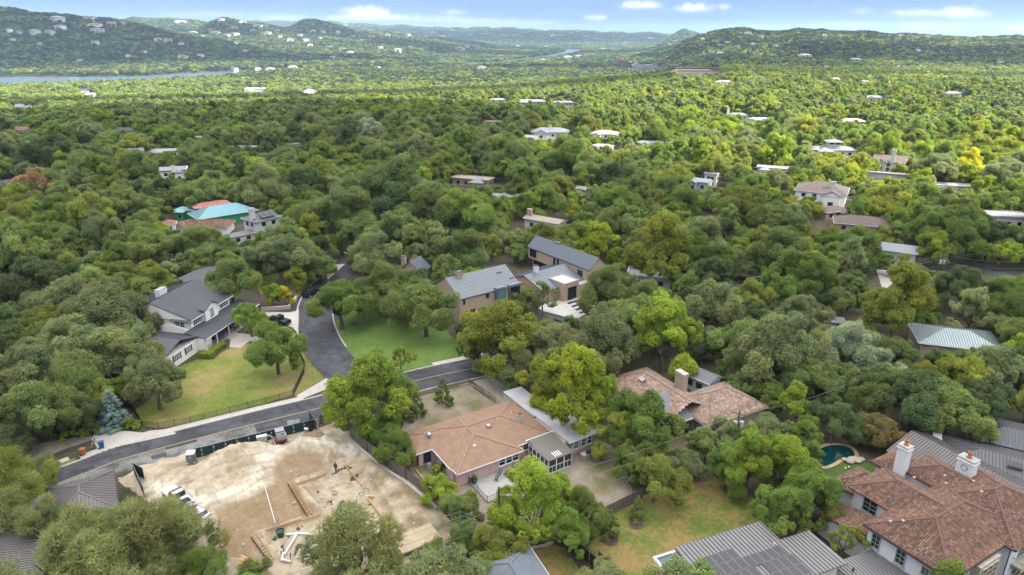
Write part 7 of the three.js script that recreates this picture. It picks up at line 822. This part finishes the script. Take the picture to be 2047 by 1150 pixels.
// people
function figure(name, label, pos, turn, J, look) { // J: joints; a skeleton of tapered bones meshed as one body
  const t = thing(name, label, 'person', pos, turn), bones = [['hip', 'chest', .135, .155], ['chest', 'neck', .14, .06], ['neck', 'head', .055, .09], ['shL', 'shR', .075, .075], ['shL', 'elL', .055, .043], ['elL', 'haL', .042, .03], ['shR', 'elR', .055, .043], ['elR', 'haR', .042, .03], ['hipL', 'knL', .092, .062], ['knL', 'anL', .06, .042], ['hipR', 'knR', .092, .062], ['knR', 'anR', .06, .042], ['anL', 'toL', .045, .035], ['anR', 'toR', .045, .035], ['hipL', 'hipR', .1, .1]];
  const make = (list, grow, size, ctr, n, nm, m, par) => { const mc = new MarchingCubes(n, new THREE.MeshBasicMaterial(), false, false, 60000); mc.isolation = 0; const c = V3(), half = size / 2; for (let z = 0; z < n; z++) for (let y = 0; y < n; y++) for (let x = 0; x < n; x++) { c.set((x - n / 2) / (n / 2) * half + ctr.x, (y - n / 2) / (n / 2) * half + ctr.y, (z - n / 2) / (n / 2) * half + ctr.z); let d = 9; for (const [a, b, ra, rb] of list) { const A = J[a], B = J[b], ab = B.clone().sub(A), k = clamp(c.clone().sub(A).dot(ab) / ab.lengthSq()), q = c.distanceTo(A.clone().addScaledVector(ab, k)) - lerp(ra, rb, k) - grow, hh = clamp(.5 + .5 * (q - d) / .04); d = lerp(q, d, hh) - .04 * hh * (1 - hh); } mc.field[z * n * n + y * n + x] = -d; } mc.update(); const cnt = mc.count, p = new Float32Array(cnt * 3), nn = new Float32Array(cnt * 3); for (let i = 0; i < cnt; i++) for (let k = 0; k < 3; k++) { p[i * 3 + k] = mc.positionArray[i * 3 + k] * half + [ctr.x, ctr.y, ctr.z][k]; nn[i * 3 + k] = mc.normalArray[i * 3 + k]; } const g = new THREE.BufferGeometry(); g.setAttribute('position', new THREE.BufferAttribute(p, 3)); g.setAttribute('normal', new THREE.BufferAttribute(nn, 3)); return nm ? part(par, nm, g, m) : g; };
  const mid = V3(0, .92, 0), hands = []; for (const s of ['L', 'R']) { const h = J['ha' + s], d = h.clone().sub(J['el' + s]).normalize(), side = V3(0, 0, 1).cross(d).normalize(); for (let i = 0; i < 4; i++) { const b = h.clone().addScaledVector(side, (i - 1.5) * .019), e = b.clone().addScaledVector(d, .085 - Math.abs(i - 1.3) * .01).add(V3(0, -.015, 0)); hands.push(rod(b, e, .011, .008, 6)); } hands.push(rod(h.clone().addScaledVector(side, .03), h.clone().addScaledVector(side, .065).addScaledVector(d, .045), .012, .009, 6)); }
  const hd = J.head, face = [new THREE.SphereGeometry(.018, 8, 6).translate(hd.x + .1, hd.y, hd.z), new THREE.SphereGeometry(.02, 8, 6).translate(hd.x, hd.y, hd.z + .095), new THREE.SphereGeometry(.02, 8, 6).translate(hd.x, hd.y, hd.z - .095)], bg = make(bones, 0, 2.1, mid, 72); const body = part(t, 'body', merge([bg, ...hands, ...face]), tint(look.skinName, look.skin));
  make(bones.filter(([a, b]) => ['hip', 'chest', 'shL'].includes(a) && b !== 'head' && b !== 'elL' || ['shL', 'shR'].includes(a)), .022, 2.1, mid, 72, 'shirt', tint(look.shirtName, look.shirt), body); make(bones.filter(([a, b]) => /^(hipL|hipR|knL|knR)$/.test(a)), .02, 2.1, mid, 72, 'trousers', tint(look.trouserName, look.trousers), body); make(bones.filter(([a]) => /^(anL|anR)$/.test(a)), .018, 2.1, mid, 72, 'shoes', M.dark, body);
  part(body, 'hair', new THREE.SphereGeometry(.112, 16, 10, 0, 6.3, 0, 1.75).rotateZ(.25).translate(hd.x - .012, hd.y + .012, hd.z), tint(look.hairName, look.hair)); part(body, 'eye', [new THREE.SphereGeometry(.012, 8, 6).translate(hd.x + .088, hd.y + .012, hd.z + .034), new THREE.SphereGeometry(.012, 8, 6).translate(hd.x + .088, hd.y + .012, hd.z - .034)], M.dark); part(body, 'mouth', box(.01, .01, .045, hd.x + .09, hd.y - .045, hd.z), tint('lips', [.3, .1, .09])); return t; }
const stand = { hip: V3(0, .95, 0), chest: V3(.03, 1.28, 0), neck: V3(.03, 1.5, 0), head: V3(.06, 1.66, 0), shL: V3(.02, 1.42, -.19), shR: V3(.02, 1.42, .19), elL: V3(-.06, 1.16, -.30), elR: V3(-.06, 1.16, .30), haL: V3(.12, 1.04, -.20), haR: V3(.12, 1.04, .20), hipL: V3(0, .92, -.1), hipR: V3(0, .92, .1), knL: V3(.05, .5, -.12), knR: V3(-.02, .5, .13), anL: V3(.02, .09, -.13), anR: V3(-.06, .09, .14), toL: V3(.18, .05, -.15), toR: V3(.1, .05, .17) };
figure('person', 'person in dark red shirt and grey trousers standing on the sandy building site', S(672, 946).toArray(), 70, stand, { skinName: 'skin', skin: [.36, .2, .13], shirtName: 'dark red shirt', shirt: [.10, .012, .025], trouserName: 'grey trousers', trousers: [.25, .22, .19], hairName: 'dark hair', hair: [.012, .01, .01] });
figure('person', 'person in grey shirt leaning forward to push a blue bin along the pavement', P(189, 897).setY(.09).toArray(), 18, { ...stand, hip: V3(-.1, .93, 0), chest: V3(.12, 1.22, 0), neck: V3(.2, 1.42, 0), head: V3(.28, 1.56, 0), shL: V3(.17, 1.35, -.18), shR: V3(.17, 1.35, .18), elL: V3(.34, 1.14, -.22), elR: V3(.34, 1.14, .22), haL: V3(.6, 1.08, -.2), haR: V3(.6, 1.08, .2), hipL: V3(-.1, .9, -.1), hipR: V3(-.1, .9, .1), knL: V3(.15, .52, -.11), knR: V3(-.2, .5, .12), anL: V3(.1, .09, -.12), anR: V3(-.5, .12, .13), toL: V3(.26, .05, -.13), toR: V3(-.36, .05, .14) }, { skinName: 'skin', skin: null, shirtName: 'grey shirt', shirt: [.22, .2, .24], trouserName: 'pale trousers', trousers: [.34, .31, .3], hairName: 'dark hair', hair: null });
function bin(label, px, py, m, turn) { const t = thing('wheeled_bin', label, 'bin', P(px, py).setY(.08).toArray(), turn), g = new THREE.CylinderGeometry(.47, .36, 1.0, 4, 1).rotateY(Math.PI / 4).translate(0, .6, 0); part(t, 'tub', g, m); part(t, 'lid', [box(.72, .06, .72, 0, 1.13, 0), box(.7, .05, .08, -.36, 1.1, 0)], m); for (const s of [-.28, .28]) part(t, 'wheel', new THREE.CylinderGeometry(.14, .14, .07, 12).rotateX(Math.PI / 2).translate(-.3, .14, s), M.rubber); part(t, 'handle', rod(V3(-.44, 1.05, -.25), V3(-.44, 1.05, .25), .02), M.dark); return t; }
bin('blue wheeled bin pushed along the pavement', 204, 897, tint('blue plastic', [.02, .10, .30], { rough: .5 }), 18); bin('orange brown wheeled bin standing on the grass verge', 167, 911, tint('orange plastic', [.42, .15, .06], { rough: .5 }), 10);
{ const t = thing('street_sign', 'teal street name blade at the kerb of the side street', 'sign', P(628, 758).toArray()); part(t, 'pole', cyl(.03, .03, 2.7, 0, 0, 0, 8), M.steel); part(t, 'name_blade', box(.95, .2, .02, .2, 2.75, 0, .3), tint('teal sign', [.02, .36, .34])); }
{ const O = [-64.9, -127.2], c = Math.cos(rad(78.7)), s = Math.sin(rad(78.7)), w = (a, b) => [O[0] + a * c + b * s, O[1] - a * s + b * c], R = rng(8), hedge = (label, L, W, H, x, z, turn) => { const t = thing('hedge', label, 'hedge', [x, 0, z], turn), pos = [], col = [], idx = []; for (let i = 0; i < 5200; i++) { const f = R(), p = V3((R() - .5) * L, R() * H, (R() - .5) * W), n = V3(); if (f < .5) { p.y = H; n.y = 1; } else if (f < .75) { p.z = Math.sign(p.z) * W / 2; n.z = Math.sign(p.z); } else { p.x = Math.sign(p.x) * L / 2; n.x = Math.sign(p.x); } p.addScaledVector(n, (R() - .5) * .12); const a = V3(R() - .5, R() - .5, R() - .5).normalize(), b = n.clone().add(V3(R() - .5, R() - .5, R() - .5)).normalize().cross(a).normalize(), k = pos.length / 3, v = .7 + R() * .6; for (const q of [a.clone().multiplyScalar(.11), b.clone().multiplyScalar(.08), a.clone().multiplyScalar(-.11), b.clone().multiplyScalar(-.08)]) { pos.push(p.x + q.x, p.y + q.y, p.z + q.z); col.push(v, v, v * .9); } idx.push(k, k + 1, k + 2, k, k + 2, k + 3); } const g = new THREE.BufferGeometry(); g.setAttribute('position', new THREE.Float32BufferAttribute(pos, 3)); g.setAttribute('color', new THREE.Float32BufferAttribute(col, 3)); g.setIndex(idx); part(t, 'foliage', g, foliage('bright', 1)); part(t, 'branches', box(L - .3, H - .2, W - .3, 0, H / 2 - .05, 0), M.brownWood); return t; };
  hedge('clipped bright green hedge block at the porch corner of the white house', 1.6, 2.6, 1.1, ...w(-4.0, 5.3), 78.7); hedge('clipped hedge strip along the front of the white porch', 4.6, 1.2, .9, ...w(-.9, 5.4), 78.7); polySheet('planting_bed', [w(-5.2, 3.6), w(1.2, 4.6), w(1.2, 6.6), w(-4.6, 7.2)], .045, mulchMat);
  const fu = thing('porch_chair', 'dark furniture standing on the white house porch', 'chair', [...w(0, 2.2)].flatMap((v, i) => i ? [.38, v] : [v]), 78.7); part(fu, 'seat', box(.7, .12, .7, 0, .4, 0), M.dark); part(fu, 'backrest', box(.7, .6, .1, 0, .75, -.33), M.dark); for (const [x, z] of [[-.3, -.3], [.3, -.3], [-.3, .3], [.3, .3]]) part(fu, 'leg', box(.06, .4, .06, x, .2, z), M.dark); const f2 = fu.clone(); f2.name = numbered('porch_chair'); const q = w(3.2, 2.2); f2.position.set(q[0], .38, q[1]); scene.add(f2); f2.userData = { label: 'second dark chair on the white house porch nearer the steps', category: 'chair' }; const f3 = fu.clone(); f3.name = numbered('porch_chair'); const q3 = w(8.8, 2.4); f3.position.set(q3[0], .38, q3[1]); scene.add(f3); f3.userData = { label: 'third dark chair on the white house porch beyond the steps', category: 'chair' }; }
{ const a = P(523, 622), b = P(578, 618), c = P(593, 598), t = thing('stone_wall', 'low pale stone wall around the bed beside the driveway', 'wall', [0, 0, 0]); part(t, 'wall_run', [beam(a.clone().setY(.4), b.clone().setY(.4), .4, .8), beam(b.clone().setY(.4), c.clone().setY(.4), .4, .8)], M.stone); part(t, 'coping', [beam(a.clone().setY(.83), b.clone().setY(.83), .5, .07), beam(b.clone().setY(.84), c.clone().setY(.84), .5, .07)], M.concrete); polySheet('planting_bed', [[523, 616], [500, 600], [545, 580], [590, 590], [578, 614]].map(W2), .04, mulchMat); }
{ // pool with its coping
  const edge = smoothLine([[1625, 915], [1640, 896], [1668, 890], [1700, 896], [1712, 912], [1700, 921], [1682, 922], [1668, 930], [1645, 936]].map(W2), 60, true), t = thing('swimming_pool', 'curved dark teal swimming pool with sandstone coping', 'pool', [0, 0, 0]); const sh_ = new THREE.ShapeGeometry(new THREE.Shape(edge.map(([x, z]) => new THREE.Vector2(x, -z)))).rotateX(-Math.PI / 2).translate(0, .1, 0); part(t, 'water', sh_, mat('dark pool water', [.008, .055, .06], { rough: .06 })); part(t, 'coping', ribbon(edge, -.35, .25, .16), mottled('sandstone coping', [.50, .38, .22], { vary: .15 }));
  const r = thing('pool_rocks', 'pale stacked rocks at the end of the pool', 'rocks', P(1704, 922).toArray()); for (let i = 0; i < 5; i++) part(r, 'rock', new THREE.DodecahedronGeometry(.4 + (i % 3) * .12, 1).scale(1.3, .6, 1).translate((i - 2) * .6, .3, (i % 2) * .5), M.stone);
  for (const [x, y, l] of [[1690, 938, 'left'], [1697, 936, 'right']]) { const b = thing('lawn_toy', l + ' of two small white toys lying on the pool lawn', 'toy', P(x, y).toArray()); part(b, 'ball', new THREE.SphereGeometry(.14, 12, 8).translate(0, .17, 0), M.trim); } }
for (const [x, y, l] of [[708, 648, 'left'], [765, 627, 'right']]) { const p = P(x, y), g = new THREE.CircleGeometry(1.1, 20).rotateX(-Math.PI / 2).translate(p.x, .05, p.z); struct('mulch_ring', g, mulchMat); }
for (const [x, y] of [[1220, 1082], [1271, 1050]]) { const p = P(x, y); struct('mulch_ring', new THREE.CircleGeometry(1.0, 18).rotateX(-Math.PI / 2).translate(p.x, .045, p.z), mulchMat); }
{ const R = rng(66), t = thing('stone_border', 'row of pale stones edging the lower lawn', 'border', [0, 0, 0]), pts = smoothLine([[1036, 1108], [1060, 1098], [1090, 1092], [1105, 1085]].map(W2), 26); for (const [x, z] of pts) part(t, 'stone', new THREE.DodecahedronGeometry(.2 + R() * .12, 0).scale(1.2, .7, 1).rotateY(R() * 6).translate(x, .1, z), M.stone);
  const b = thing('utility_box', 'dark green ground box beside the brace pole', 'utility box', P(905, 1098).toArray(), 25); part(b, 'case', box(1.1, .5, .8, 0, .25, 0), tint('green plastic', null)); part(b, 'lid', box(1.16, .06, .86, 0, .53, 0), M.slab);
  const u = thing('shade_umbrella', 'blue grey covered furniture set at the corner of the tan house', 'table', P(1425, 893).toArray()); part(u, 'cover', new THREE.SphereGeometry(1.1, 16, 8, 0, 6.3, 0, 1.4).scale(1.3, .7, 1).translate(0, -.05, 0), tint('blue grey cover', [.12, .2, .25])); part(u, 'foot', box(2.2, .12, 1.6, 0, .06, 0), M.slab); }
{ const b = thing('motor_boat', 'small white motor boat with wake on the river', 'boat', P(205, 161, WATER + .1).toArray()); part(b, 'hull', new THREE.ExtrudeGeometry(new THREE.Shape([[-4, 0], [-4, 1.2], [3, 1.4], [5, 1.6], [3.6, 0]].map(([x, y]) => new THREE.Vector2(x, y))), { depth: 2.4, bevelSize: .2, bevelThickness: .2 }).translate(0, 0, -1.2), M.trim); part(b, 'windscreen', box(1.2, .8, 2, .5, 1.8, 0), M.glass); part(b, 'wake', new THREE.PlaneGeometry(60, 3).rotateX(-Math.PI / 2).translate(-34, .05, 0), M.white); }
renderer.render(scene, camera);
